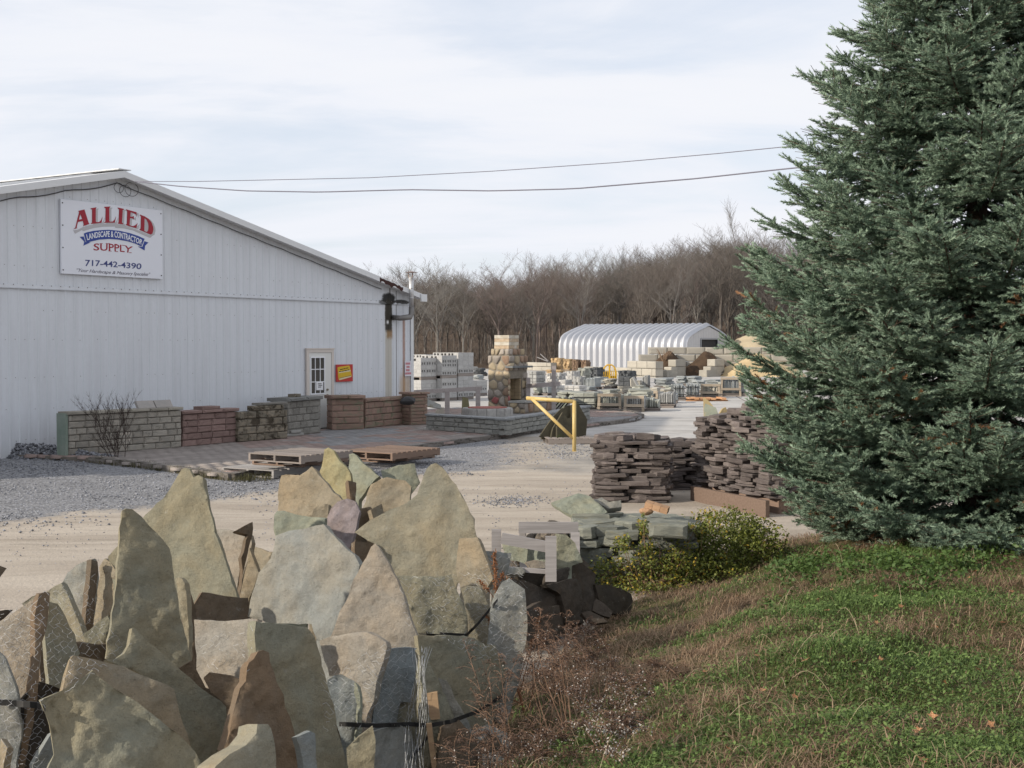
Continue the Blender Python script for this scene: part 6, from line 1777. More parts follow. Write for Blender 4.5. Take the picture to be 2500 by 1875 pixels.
S("C", [(1350, 440), (1420, 420), (1540, 490), (1560, 510), (1480, 520), (1400, 500)], 10.0, "U", (.080, .066, .055), "flat brown stone on the grass at the foot of the dark slabs", th=.05, ext=False)
# wooden stakes
M_STAKE = wood("stake_wood", (.36, .25, .15), (.27, .18, .11), .2)
def stick(name, label, a, b, Y, w, t, mat, cat):
    Y = nearer(Y)
    A, B = at(*a, Y), at(*b, Y)
    o = MB().bar(Vector((0, 0, 0)), B - A, w, t, (0, 1, 0)).build(name, mat, None, loc=A)
    return tag(o, label, cat)
stick("wooden_stake", "short pale wooden stake end below the strap beside the wire", (1055, 1690), (1062, 1755), 9.15, .055, .03, M_STAKE, "stake")
stick("wooden_stake", "thin wooden slat standing beneath the lower strap", (1047, 1766), (1062, 1880), 9.0, .028, .02, M_STAKE, "stake")

# ------------------------------------------------------------------ pallets under the bundles (their corners show through gaps)
for (x, y, rz, lb) in ((-2.9, 8.4, .3, "grey pallet hidden under the frame-edge bundle of flagstones"), (-1.2, 8.9, .15, "grey pallet under the middle bundle of flagstones")): pass

# ------------------------------------------------------------------ chicken wire and straps, draped over the stones
def stone_bvh():
    V_, F_ = [], []
    for o in STONE_TREES:
        b = len(V_); l = o.location
        V_ += [v.co + l for v in o.data.vertices]
        F_ += [[b + i for i in p.vertices] for p in o.data.polygons]
    return BVHTree.FromPolygons(V_, F_)
BV = stone_bvh()
def drape(u, v, off, Yd, ymax):
    d = ray(u, v).normalized(); C = Vector((0, 0, CAMZ))
    h = BV.ray_cast(C, d)
    if h[0] is None or h[0].y > ymax: return at(u, v, Yd)
    return h[0] - d * off
M_WIRE = plain("galvanised_wire", (.40, .41, .42), .6, .3, .2)
def chicken(name, label, poly, hx, Yd, ymax, holes=.2, off=.03, seed=1, skew=.25):
    r = random.Random(seed)
    u0, u1, v0, v1 = min(p[0] for p in poly), max(p[0] for p in poly), min(p[1] for p in poly), max(p[1] for p in poly)
    m = MB(); memo = {}
    def node(i, j):
        k = (i, j)
        if k not in memo:
            y = j * hx * .5 + (hx * .16 if (i + j) % 2 else -hx * .16)
            u = u0 + i * hx * .87 * .5 + skew * (j * hx * .5) * .3 + 5 * math.sin(j * .7) + r.uniform(-2.4, 2.4); v = v0 + y + 7 * math.sin(i * .45) + r.uniform(-2.4, 2.4)
            memo[k] = (u, v, drape(u, v, off + r.uniform(0, .03), nearer(Yd), nearer(ymax) + .4)) if in_poly((u, v), poly) else None
        return memo[k]
    ni, nj = int((u1 - u0) / (hx * .435)) + 12, int((v1 - v0) / (hx * .5)) + 2
    for j in range(nj):
        for i in range(-12, ni):
            if (i + j) % 2 == 0:
                a = node(i, j)
                for b in (node(i + 1, j), node(i - 1, j), node(i, j - 1)):
                    if a and b and (a[2] - b[2]).length < .16 and r.random() > holes + .08: m.tube([a[2], b[2]], .0008, 3, cap=False)
    o = m.build(name, M_WIRE, None, fix=False)
    return tag(o, label, "chicken wire")
chicken("wire_mesh", "chicken wire stretched over the pinkish flagstones at the frame edge", [(-10, 1500), (110, 1440), (190, 1430), (300, 1560), (340, 1570), (180, 1690), (112, 1705), (110, 1875), (-10, 1875)], 22, 8.2, 10.5, .18, seed=2)
chicken("wire_mesh", "loose chicken wire over the pale grey flagstone behind", [(130, 1440), (215, 1390), (262, 1400), (255, 1520), (235, 1550)], 22, 10, 11.5, .45, seed=3)
chicken("wire_mesh", "chicken wire around the olive and grey wired flagstones by the weeds", [(965, 1410), (1110, 1400), (1240, 1340), (1290, 1420), (1285, 1600), (1180, 1620), (1080, 1560), (990, 1540)], 17, 9.6, 11, .42, seed=4)
chicken("wire_mesh", "chicken wire over the small blue-grey flagstone above the strap", [(780, 1640), (960, 1560), (1030, 1600), (1010, 1760), (900, 1790), (790, 1790)], 21, 8.8, 10, .35, seed=5)
chicken("wire_mesh", "few torn strands of chicken wire over the square-topped flagstone", [(475, 1560), (620, 1520), (622, 1640), (520, 1660)], 20, 9, 10, .62, seed=6)
# gathered bunch of mesh hanging down
r = random.Random(5); m = MB()
for k in range(15):
    pts = []
    a0 = r.uniform(-22, 26); ph = r.uniform(0, 6)
    for q in range(12):
        u = 1030 + a0 * (1 - .25 * math.sin(q * .5)) + 7 * math.sin(q * .9 + ph) - q * 2.0; v = 1580 + q * 29 + r.uniform(-5, 5)
        pts.append(drape(u, v, .05 + r.uniform(0, .05), 7.4, 8.9))
    pts = [p for p in pts if 6.4 < p.y < 8.9]
    if len(pts) > 3: m.tube(pts, .0011, 3, cap=False)
tag(m.build("wire_bunch", M_WIRE, None, fix=False), "gathered bunch of wire mesh hanging down the bundle's front corner", "chicken wire")
m = MB()
for k in range(5):
    pts = [at(876 + k * 8 + 5 * math.sin(q * .8 + k), 1795 + q * 16, 6.45 + .02 * k) for q in range(7)]
    m.tube(pts, .0022, 4)
tag(m.build("wire_ends", plain("bright_wire", (.62, .62, .62), .35, .5, .3), None, fix=False), "few bright loose wire ends sticking out low at the front", "chicken wire")
m = MB()
for k in range(6):
    pts = [at(1240 + k * 3 + 8 * math.sin(q * .6 + k), 1345 + q * 9, 10.3) for q in range(9)]
    m.tube(pts, .0018, 3)
tag(m.build("wire_ends", M_WIRE, None, fix=False), "wire ends curling above the wired grey flagstone by the crates", "chicken wire")
M_STRAP = plain("strap_black", (.02, .02, .02), .5)
def strap(label, pts, w, Yd, ymax):
    Yd, ymax, w = nearer(Yd), nearer(ymax) + .4, w * .85
    P3 = []
    for (a, b) in zip(pts[:-1], pts[1:]):
        n = max(2, int(math.hypot(b[0] - a[0], b[1] - a[1]) / 14))
        for k in range(n): P3.append(drape(a[0] + (b[0] - a[0]) * k / n, a[1] + (b[1] - a[1]) * k / n, .035, Yd, ymax))
    P3.append(drape(*pts[-1], .035, Yd, ymax))
    Q = [P3[0]]
    for k in range(1, len(P3) - 1):                       # a taut band: bridge over hollows
        ym = min(p.y for p in P3[max(0, k - 4):k + 5]); p = P3[k].copy()
        d = (p - Vector((0, 0, CAMZ))); t = (ym * .7 + p.y * .3) / p.y; Q.append(Vector((0, 0, CAMZ)) + d * t)
    Q.append(P3[-1])
    m = MB(); V_ = []
    for p in Q: V_ += [p + Vector((0, 0, -w / 2)), p + Vector((0, 0, w / 2)), p + Vector((0, .006, w / 2)), p + Vector((0, .006, -w / 2))]
    n = len(Q)
    m.add(V_, [(4 * i + a, 4 * i + 4 + a, 4 * i + 4 + (a + 1) % 4, 4 * i + (a + 1) % 4) for i in range(n - 1) for a in range(4)] + [(0, 1, 2, 3), (4 * n - 4, 4 * n - 1, 4 * n - 2, 4 * n - 3)])
    return tag(m.build("strap", M_STRAP, None), label, "strap")
strap("upper black strap round the wired flagstones by the weeds", [(1022, 1545), (1060, 1548), (1138, 1552), (1165, 1525), (1215, 1465)], .026, 9.6, 10.8)
strap("lower black strap across the front of the middle bundle", [(828, 1768), (920, 1772), (1000, 1768), (1045, 1772), (1100, 1762), (1170, 1736), (1225, 1700)], .026, 8.9, 10.5)
strap("short end of black strap low in the wire mesh", [(1000, 1852), (1030, 1820), (1048, 1795)], .024, 8.9, 10.5)
strap("black strap pulled tight over the stones at the frame edge", [(-10, 1714), (40, 1718), (90, 1722), (110, 1730)], .032, 8.0, 10)

# ------------------------------------------------------------------ stacks of flat brown stone
def slabset(key, c1, c2, c3, n=8, jag=.16, zj=.13, rand=.45):
    mm = rock(key, c1, c2, c3, 3.0, rand, bscale=16, bump=.6)
    return [slab_mesh("stone", 700 + sum(map(ord, key)) + i, mm, 7 + i % 2, jag, zj) for i in range(n)], mm
BRN, M_BRNS = slabset("brownstone", (.112, .094, .090), (.160, .138, .130), (.215, .19, .165), jag=.2, zj=.10, rand=.6)
def dry_stack(label, cx, cy, w, d, h, rz, seed, stones, mat, lh=(.032, .068), top=None, z0=0.0, wid=(.28, .6)):
    t = thing("stone_stack", label, "stone stack", (cx, cy, z0), rz)
    r = random.Random(seed); z = 0
    while z < h:
        l = r.uniform(*lh)
        for face in range(4):
            L_ = w if face % 2 == 0 else d
            x = r.uniform(-.15, 0.0)
            while x < L_:
                sw = r.uniform(*wid); dp = r.uniform(.22, .36); l2 = l * r.uniform(.75, 1.2)
                a = min(max(x + sw / 2, sw * .4), L_ - sw * .4)
                o = -r.uniform(-.05, .05) + dp / 2 - .05
                px_, py_ = ((-w / 2 + a, -d / 2 + o) if face == 0 else (w / 2 - o, -d / 2 + a) if face == 1 else (w / 2 - a, d / 2 - o) if face == 2 else (-w / 2 + o, d / 2 - a))
                zz = z
                if top: zz = z + top(px_, py_) * (z / h)
                link("stone", r.choice(stones), None, t, (px_, py_, zz), (r.uniform(-.05, .05), r.uniform(-.05, .05), face * math.pi / 2 + r.uniform(-.16, .16)), (sw, dp, l2))
                x += sw + r.uniform(.0, .05)
        z += l * .98
    for k in range(int(7 * w * d) + 4):
        px_, py_ = r.uniform(-w * .36, w * .36), r.uniform(-d * .36, d * .36)
        link("stone", r.choice(stones), None, t, (px_, py_, h - .05 + (top(px_, py_) if top else 0) + r.uniform(0, .05)), (r.uniform(-.1, .1), r.uniform(-.1, .1), r.uniform(0, 3)), (r.uniform(.35, .6), r.uniform(.3, .45), r.uniform(.06, .1)))
    MB().box(-w / 2 + .12, -d / 2 + .12, 0, w / 2 - .12, d / 2 - .12, h * .9).build("core_stone", mat, t)
    return t
b1 = gnd(1552, 1228)
dry_stack("shorter stack of brown flat stones beside the big one, its side in shade", b1.x, b1.y + .52, 1.03, 1.0, .90, -.10, 3, BRN, M_BRNS)
b3 = gnd(1672, 1205)
dry_stack("brown stone stack mostly hidden between the two larger stacks", b3.x + .12, b3.y + .9, .85, .8, .70, .1, 6, BRN, M_BRNS)
b2a, b2b = Vector((2.72, 19.2, 0)), Vector((3.50, 17.35, 0))
dd = (b2b - b2a); ang = math.atan2(dd.y, dd.x); nrm = Vector((-dd.y, dd.x, 0)).normalized()
b2 = (b2a + b2b) / 2 + nrm * .62
dry_stack("tall heaped stack of brown ledge stones with a plank at its foot, by the spruce", b2.x, b2.y, dd.length, 1.2, 1.0, ang, 9, BRN, M_BRNS, top=lambda x, y: .26 * math.exp(-((x - .25) / .55) ** 2 - ((y - .1) / .5) ** 2) + .10 * max(0, x), z0=.22)
A, B = at(1690, 1208, 18.95), at(1874, 1246, 17.05)
tag(MB().bar(Vector((0, 0, 0)), B - A, .06, .26).build("timber_plank", wood("red_plank", (.17, .122, .095), (.13, .092, .072), .1), None, loc=A), "long red-brown timber plank at the foot of the tall brown stack", "plank")
MB_ = MB().box(-1.0, -.5, 0, 1.0, .6, .2).build("pallet", M_PALB, None, loc=(b2.x, b2.y, .0), rot=(0, 0, ang)); tag(MB_, "dark wooden base under the tall brown stone stack", "pallet")
# upright flagstones behind the brown stack
flag_up("pale green upright flagstone standing behind the tall brown stack", [(1719, 996), (1722, 985), (1748, 995), (1760, 1030), (1758, 1060), (1722, 1060)], 20.6, M_GRNST, .05, n2=Vector((-.1, -1, .1)))
flag_up("tan pointed flagstone rising above the pale green one", [(1717, 970), (1730, 978), (1748, 1000), (1762, 1035), (1758, 1060), (1720, 1060)], 20.9, rock("tan_flag", (.40, .31, .16), (.34, .27, .15), None, 3, .2), .06, n2=Vector((-.1, -1, .1)))
flag_up("tan triangular flagstone behind the brown stack", [(1752, 1018), (1764, 998), (1772, 994), (1780, 1012), (1784, 1060), (1750, 1060)], 20.4, rock("tan_flag", (.40, .31, .16), (.34, .27, .15), None, 3, .2), .06, n2=Vector((.2, -1, .1)))
flag_up("dark brown pointed flagstone end of the row behind the brown stack", [(1778, 1010), (1786, 996), (1802, 1016), (1808, 1050), (1780, 1055)], 20.2, M_BRNS, .06, n2=Vector((.4, -.9, .1)))

# ------------------------------------------------------------------ green-grey stack with honeysuckle, crates and rubble
GRS, M_GRS = slabset("bluestone", (.150, .158, .138), (.225, .23, .195), (.20, .185, .125), 7, .14, .06, .45)
g1 = gnd(1560, 1432)
gs = dry_stack("squat stack of grey-green wall stones overgrown with yellowing creeper", g1.x, g1.y + .62, 1.16, 1.05, .50, -.12, 21, GRS, M_GRS, lh=(.075, .13), wid=(.3, .62))
o = link("stone_block", rough_block("stone_block", 91, M_GRS, bulge=.03), None, None, at(1583, 1312, 11.9) , (0.02, 0.03, -.15), (.36, .3, .135)); tag(o, "big square blue-grey block jutting from the creeper-grown stack", "stone")
S("E", [(456, 734), (545, 702), (640, 672), (722, 690), (838, 800), (770, 840), (695, 884), (560, 800)], 13.2, (-.05, -.55, .83), "green", "large flat green slab leaning off the back of the green-grey stack", th=.055, ext=False)
S("E", [(735, 715), (800, 700), (850, 735), (930, 720), (935, 765), (850, 780), (800, 760)], 13.4, (.1, -.6, .8), "grey", "grey broken slab pieces lying at the brown stack's foot", th=.07, ext=False)
M_BRICK = rock("brick_orange", (.36, .215, .125), (.41, .26, .16), None, 6, .15)
bk1 = at(1604, 1238, 12.6)
br = thing("brick_block", "orange-brown scored brick block tilted on top of the green-grey stack", "brick", bk1, -.35)
br.rotation_euler = (.12, .25, -.3)
for k in range(3): MB().box(-.115 + k * .078, -.05, -.03, -.040 + k * .078, .05, .03).build("brick", M_BRICK, br)
o = link("brick_stone", boulder_mesh("brick_stone", 8, M_BRICK), None, None, at(1578, 1248, 12.6), None, (.13, .10, .08)); tag(o, "rounded orange stone under the tilted brick block", "stone")
# crates of pale boards
M_CR = wood("crate_grey_boards", (.35, .33, .325), (.25, .235, .23), .25)
def board(t, a, b, Y, w, mat=M_CR, th=.022, org=None, name="board", dY=0.0):
    A, B = at(*a, Y), at(*b, Y + dY)
    return MB().bar(A - org, B - org, th, w, (0, 0, 1)).build(name, mat, t) if abs((B - A).z) < (B - A).length * .7 else MB().bar(A - org, B - org, w, th, (0, 1, 0)).build(name, mat, t)
og = gnd(1280, 1480); og.z = 0
cr = thing("wooden_crate", "pale open wooden crate with two posts and a sloping rail, holding a green flagstone", "crate", og)
board(cr, (1224, 1314), (1336, 1335), 9.95, .085, org=og)
board(cr, (1212, 1292), (1212, 1400), 10.0, .075, org=og, name="post"); board(cr, (1345, 1309), (1345, 1420), 9.85, .085, org=og, name="post")
board(cr, (1230, 1388), (1345, 1396), 9.95, .035, org=og)
og2 = gnd(1340, 1430); og2.z = 0
cr2 = thing("wooden_crate", "second pale crate behind, with a level top rail and one post", "crate", og2)
board(cr2, (1266, 1288), (1412, 1288), 10.9, .095, org=og2); board(cr2, (1404, 1300), (1406, 1420), 10.85, .075, org=og2, name="post"); board(cr2, (1276, 1296), (1278, 1420), 10.95, .06, org=og2, name="post")
S("E", [(122, 1005), (200, 1020), (300, 1040), (428, 1062), (425, 1185), (300, 1165), (150, 1110)], 10.15, "L", "green", "pale green flagstone held inside the open crate", th=.05, ext=False)
S("E", [(286, 1135), (350, 1120), (420, 1135), (420, 1175), (330, 1185)], 9.98, "U", "pink", "small pinkish flat stone in the open crate", th=.04, ext=False)
S("E", [(488, 948), (560, 955), (620, 1010), (650, 1080), (672, 1140), (600, 1165), (490, 1150), (500, 1030)], 10.3, "M", "green", "green flagstone leaning between the crate posts", th=.05)
S("E", [(165, 1178), (260, 1172), (290, 1200), (260, 1225), (165, 1215)], 9.9, "U", "grey", "grey flat stone on the crate's floor", th=.05, ext=False)
DRK = [boulder_mesh("rubble_stone", 20 + i, rock("dark_rubble", (.10, .085, .07), (.15, .125, .10), (.20, .17, .12), 4, .5, bscale=14, bump=.6)) for i in range(5)]
rb = thing("rubble_pile", "pile of dark round rubble stones behind the pale crates", "rubble", (at(1340, 1300, 12.3).x, 12.3, 0))
r = random.Random(4)
for k in range(130):
    a, q = r.uniform(0, 6.28), r.random() ** .6
    x, y = math.cos(a) * q * .42, math.sin(a) * q * .5
    s_ = r.uniform(.09, .19)
    link("rubble_stone", r.choice(DRK), None, rb, (x, y, max(.03, .60 * (1 - q ** 2.2) * r.uniform(.3, 1))), (r.uniform(0, 3), r.uniform(0, 3), 0), (s_, s_ * r.uniform(.7, 1), s_ * r.uniform(.5, .8)))
MB().box(-.22, -.25, 0, .22, .25, .38).build("core_stone", rock("dark_rubble", (.1, .085, .07), (.15, .125, .1)), rb)
# ------------------------------------------------------------------ blue spruce
def leafmat(name, c1, c2, c3=None, rough=.6, spec=.25, trans=.15):
    N = NT(name, rough, spec)
    t = N.attr("tint", "Fac")
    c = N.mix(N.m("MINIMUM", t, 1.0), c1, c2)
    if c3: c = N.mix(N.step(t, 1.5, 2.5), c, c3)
    N.color(c)
    if trans:
        N.b.inputs["Subsurface Weight"].default_value = 0
        tr = N.n("ShaderNodeBsdfTranslucent"); N.l(c, tr.inputs[0])
        mx = N.n("ShaderNodeMixShader"); mx.inputs[0].default_value = trans
        out = [n for n in N.t.nodes if n.type == "OUTPUT_MATERIAL"][0]
        N.t.links.new(N.b.outputs[0], mx.inputs[1]); N.t.links.new(tr.outputs[0], mx.inputs[2]); N.t.links.new(mx.outputs[0], out.inputs[0])
    return N.mat
M_NEEDLE = leafmat("spruce_needles", (.105, .165, .112), (.30, .395, .29), (.30, .16, .08), .55, .3, .12)
M_TWIG = rock("spruce_bark", (.07, .05, .036), (.105, .075, .055), None, 8, .1)
TX, TY = 4.42, 12.35
TZ = float(bank_z(TX, TY))
TH = 8.4
def tree_r(z):                                             # crown radius by height above the bank
    return float(np.interp(z, [0, .15, .6, 1.3, 2.2, 3.4, 4.8, 6.4, 7.6, 8.4], [1.5, 1.75, 2.08, 2.28, 2.28, 1.88, 1.20, .64, .27, .03]))
r = np.random.RandomState(12)
KEEP = 1.0
shoots = []; sticks = []; inner = []
z = .12; lev = 0
while z < TH - .1:
    rr = tree_r(z); n = 13 if z < 3.5 else (12 if z < 6 else 9)
    a0 = r.uniform(0, 6.28)
    for k in range(n):
        a = a0 + 6.283 * (k + r.uniform(-.35, .35)) / n
        L_ = rr * r.uniform(.86, 1.0)
        if r.rand() < .12: L_ *= .8
        zb = z + r.uniform(-.14, .14)
        out = np.array([math.cos(a), math.sin(a), 0.0]); side = np.array([-out[1], out[0], 0])
        facing = out[1] < .45 or out[0] < -.2
        droop = -.10 - .10 * (1 - z / TH) + r.uniform(-.09, .03); up = .26 + r.uniform(-.12, .10); btone = r.uniform(-.22, .22); bdead = r.rand() < .10 and z < 2.4
        def bp(t): return np.array([TX, TY, TZ + zb + L_ * (.16 * (z / TH) * t + droop * math.sin(t * 2.2) + up * t ** 3 * .55)]) + out * L_ * t
        prev = bp(0.0)
        for q in range(1, 6):
            p = bp(q / 5); sticks.append((prev, p, .022 * (1 - q / 6.5) * (1 - .5 * z / TH) + .004)); prev = p
        step_ = .066 if facing else .18
        t = .26 + r.uniform(0, .06)
        while t < 1.0:
            p = bp(t); d = bp(min(1, t + .05)) - bp(t - .05); d /= np.linalg.norm(d)
            for s in (-1, 1):
                if not facing and r.rand() < .5: continue
                bl = (.25 + .52 * (1 - t) * min(1, L_ / 1.6)) * r.uniform(.7, 1.25)
                bd = d * r.uniform(.6, 1.0) + side * s * r.uniform(.55, .95) + np.array([0, 0, r.uniform(-.30, .22)])
                bd /= np.linalg.norm(bd)
                m = max(1, int(bl / .14))
                sticks.append((p, p + bd * bl, .0025))
                for q in range(m):
                    b0 = p + bd * bl * (q / m)
                    shoots.append((b0, bd + r.normal(0, .16, 3), r.uniform(.11, .17), t + .2 * q / m + btone + (10 if bdead and r.rand() < .25 else 0)))
                    for s2 in (-1, 1):
                        if r.rand() < .72:
                            sd = bd * .8 + np.cross(bd, [0, 0, 1]) * s2 * .75 + np.array([0, 0, r.uniform(-.35, .45)])
                            shoots.append((b0 + bd * .04, sd, r.uniform(.09, .15), t + .15 * q / m + btone))
            t += step_ / L_ * r.uniform(.8, 1.3)
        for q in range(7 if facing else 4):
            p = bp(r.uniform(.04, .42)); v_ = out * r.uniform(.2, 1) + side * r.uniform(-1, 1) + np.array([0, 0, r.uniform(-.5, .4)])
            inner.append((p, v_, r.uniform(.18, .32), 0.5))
        tip = bp(1.0); d = bp(1.0) - bp(.9); d /= np.linalg.norm(d)
        shoots.append((tip - d * .05, d + np.array([0, 0, .25]), r.uniform(.16, .24), 1.3))
        for s in (-1, 1): shoots.append((tip - d * .06, d + side * s * .8 + np.array([0, 0, .1]), .14, 1.2))
    z += .205 if z < 5 else .225
    lev += 1
SHN = len(shoots)
P0 = np.array([s[0] for s in shoots]); D = np.array([s[1] for s in shoots]); D /= np.linalg.norm(D, axis=1, keepdims=True)
Ls = np.array([s[2] for s in shoots]); T_ = np.array([s[3] for s in shoots])
back = (P0[:, 1] > TY + .8) & (P0[:, 0] > TX - .8)
shoots_n = len(shoots)
def needles(sel, k, nl, wd, seed):
    rr = np.random.RandomState(seed)
    p, d, l, t = P0[sel], D[sel], Ls[sel], T_[sel]
    n = len(p)
    ref = np.where(np.abs(d[:, 2:3]) > .9, [[1., 0, 0]], [[0, 0, 1.]])
    u = np.cross(d, ref); u /= np.linalg.norm(u, axis=1, keepdims=True); w = np.cross(d, u)
    f = (np.arange(k) + rr.uniform(0, 1, (n, k))) / k
    a = rr.uniform(0, 6.283, (n, k))
    rad_ = u[:, None] * np.cos(a)[..., None] + w[:, None] * np.sin(a)[..., None]
    ang = rr.uniform(.75, 1.15, (n, k)) * (1 - .55 * f ** 3)
    nd = d[:, None] * np.cos(ang)[..., None] + rad_ * np.sin(ang)[..., None]
    nd[..., 2] += .18; nd /= np.linalg.norm(nd, axis=-1, keepdims=True)
    b = p[:, None] + d[:, None] * (f * l[:, None])[..., None]
    tip = b + nd * (nl * rr.uniform(.8, 1.2, (n, k)))[..., None]
    sd = np.cross(nd, rr.normal(size=(n, k, 3))); sd /= np.linalg.norm(sd, axis=-1, keepdims=True)
    V = np.stack([b - sd * wd / 2, b + sd * wd / 2, tip], 2).reshape(-1, 3)
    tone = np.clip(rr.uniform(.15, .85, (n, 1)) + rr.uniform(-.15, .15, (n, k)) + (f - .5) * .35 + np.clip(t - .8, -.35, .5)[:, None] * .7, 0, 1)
    dead = (t[:, None] > 5)
    tone = np.where(dead, 3.0, tone)
    return V, np.repeat(tone.reshape(-1), 3)
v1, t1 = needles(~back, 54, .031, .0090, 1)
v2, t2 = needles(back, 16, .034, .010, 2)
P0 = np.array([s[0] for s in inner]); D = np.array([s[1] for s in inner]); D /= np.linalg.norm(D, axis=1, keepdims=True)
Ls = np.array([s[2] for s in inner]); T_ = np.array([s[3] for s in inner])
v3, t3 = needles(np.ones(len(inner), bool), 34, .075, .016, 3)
Vn = np.concatenate([v1, v2, v3]); tn = np.concatenate([t1, t2, t3 * .4])  # inner fill toned darker: shade of the crown's core put into the tint
spruce = thing("spruce_tree", "big dense blue-green spruce standing on the grassy bank", "tree", (TX, TY, TZ - .1))
o_ = np.array([TX, TY, TZ - .1])
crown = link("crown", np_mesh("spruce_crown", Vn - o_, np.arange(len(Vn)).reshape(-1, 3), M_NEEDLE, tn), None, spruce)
m = MB()
m.tube([(0, 0, 0), (0, 0, .6), (.02, 0, 4), (0, .02, TH)], [.17, .14, .08, .012], 10)
m.build("trunk", M_TWIG, spruce)
P = np.array([s[0] for s in sticks]) - o_; Q = np.array([s[1] for s in sticks]) - o_; W_ = np.array([s[2] for s in sticks])
d = Q - P; d /= np.linalg.norm(d, axis=1, keepdims=True) + 1e-9
u = np.cross(d, [.3, .2, .9]); u /= np.linalg.norm(u, axis=1, keepdims=True) + 1e-9; w = np.cross(d, u)
V_ = np.stack([e + (u * math.cos(2.094 * k) + w * math.sin(2.094 * k)) * W_[:, None] for e in (P, Q) for k in range(3)], 1)
f = np.array([(0, 1, 4, 3), (1, 2, 5, 4), (2, 0, 3, 5)])
link("limb", np_mesh("spruce_limbs", V_.reshape(-1, 3), (f[None] + np.arange(len(P))[:, None, None] * 6).reshape(-1, 4), M_TWIG), None, spruce)
print("spruce shoots", SHN, "needle tris", len(Vn) // 3)

# ------------------------------------------------------------------ grass, weeds and leaves on the bank
def blades(X, Y, L_, lean, width, seed, tone, curl=.5, zfn=bank_z, z0=-.01):
    rr = np.random.RandomState(seed); n = len(X)
    Z = zfn(X, Y) + z0
    a = rr.uniform(0, 6.283, n)
    dx, dy = np.cos(a) * lean, np.sin(a) * lean
    px, py = -np.sin(a) * width / 2, np.cos(a) * width / 2
    m1, m2 = .5, 1.0
    B = np.stack([X, Y, Z], -1)
    M = B + np.stack([dx * L_ * .45, dy * L_ * .45, L_ * .62 * np.sqrt(np.clip(1 - lean ** 2 * .3, .05, 1))], -1)
    T = B + np.stack([dx * L_ * 1.15, dy * L_ * 1.15, L_ * (1.05 - curl * lean)], -1)
    S_ = np.stack([px, py, np.zeros(n)], -1)
    V = np.stack([B - S_, B + S_, M + S_ * .8, M - S_ * .8, T], 1)
    f = np.array([[0, 1, 2], [0, 2, 3], [3, 2, 4]])
    F = (f[None] + np.arange(n)[:, None, None] * 5).reshape(-1, 3)
    return V.reshape(-1, 3), F, np.repeat(tone, 5)
def scatter(n, seed, keep):
    rr = np.random.RandomState(seed); out = []
    tot = 0
    while tot < n:
        y = rr.uniform(4.6, 15.6, n); x = rr.uniform(-.3, 1, n) * 0 + rr.uniform(-.4, .64, n) * y * 1.08 + .2
        m = (bank_d(x, y) > -.05) & ((x / y < .43) | (rr.rand(n) < .45)) & (x > -1.3)
        m &= rr.rand(n) < np.clip(1.25 - (y - 5) * .06, .3, 1)
        k = keep(x, y, rr); m &= k
        out.append(np.stack([x[m], y[m]], -1)); tot += m.sum()
    return np.concatenate(out)[:n]
def dryness(x, y): return .5 + (fbm(x * .95 + 3, y * 1.25, 55, 4) * .72 + fbm(x * 3.1, y * 3.1, 58, 3) * .28 - .5) * 1.45
def edge_dry(x, y): return .22 * sst(-bank_d(x, y), -1.0, -.1)
TH_ = .455
G1 = scatter(76000, 1, lambda x, y, rr: dryness(x, y) + edge_dry(x, y) + .10 * rr.normal(size=len(x)) < TH_)
rr = np.random.RandomState(3); n = len(G1)
vg, fg, tg = blades(G1[:, 0], G1[:, 1], rr.uniform(.025, .075, n) * (.35 + 1.3 * fbm(G1[:, 0] * 2.2, G1[:, 1] * 2.2, 91, 3)), rr.uniform(.3, 1.1, n), rr.uniform(.004, .008, n), 4, np.clip(rr.normal(.5, .28, n), 0, 1.2))
M_GRASS = leafmat("green_grass", (.048, .084, .021), (.160, .235, .070), (.30, .24, .12), .6, .25, .25)
tag(link("grass", np_mesh("grass", vg, fg, M_GRASS, tg)), "short green winter grass covering the bank in patches", "grass", kind="stuff")
G2 = scatter(60000, 6, lambda x, y, rr: dryness(x, y) + edge_dry(x, y) + .12 * rr.normal(size=len(x)) > TH_ - .02)
n = len(G2)
vd, fd, td_ = blades(G2[:, 0], G2[:, 1], rr.uniform(.05, .13, n) * (.3 + 1.5 * fbm(G2[:, 0] * 2.4, G2[:, 1] * 2.4, 92, 3)), rr.uniform(.8, 1.65, n), rr.uniform(.0028, .0055, n), 7, np.clip(rr.normal(.45, .35, n), 0, 1.1), .62)
M_DRY = leafmat("dry_grass", (.15, .092, .058), (.38, .275, .18), None, .8, .15, .2)
tag(link("dry_grass", np_mesh("dry_grass", vd, fd, M_DRY, td_)), "matted brown dry grass in patches over the bank", "dry grass", kind="stuff")
# broad-leaved ground cover
G3 = scatter(29000, 9, lambda x, y, rr: (dryness(x, y) + edge_dry(x, y) + .08 * rr.normal(size=len(x)) < TH_ - .03))
near = np.random.RandomState(2); k3 = 5200
bx_ = near.uniform(1250, 2500, k3); 
n = len(G3)
def leaves(C, size, seed, tone, flat=.6):
    rr = np.random.RandomState(seed); n = len(C)
    nrm = rr.normal(size=(n, 3)) * (1 - flat) ; nrm[:, 2] = np.abs(nrm[:, 2]) + flat; nrm /= np.linalg.norm(nrm, axis=1, keepdims=True)
    u = np.cross(nrm, rr.normal(size=(n, 3))); u /= np.linalg.norm(u, axis=1, keepdims=True); w = np.cross(nrm, u)
    s = size[:, None]
    V = np.stack([C - u * s * .5, C + w * s * .30 + nrm * s * .08, C + u * s * .55, C - w * s * .30 + nrm * s * .08], 1)
    return V.reshape(-1, 3), np.arange(4 * n).reshape(-1, 4), np.repeat(tone, 4)
zc = bank_z(G3[:, 0], G3[:, 1]) + rr.uniform(.01, .06, n)
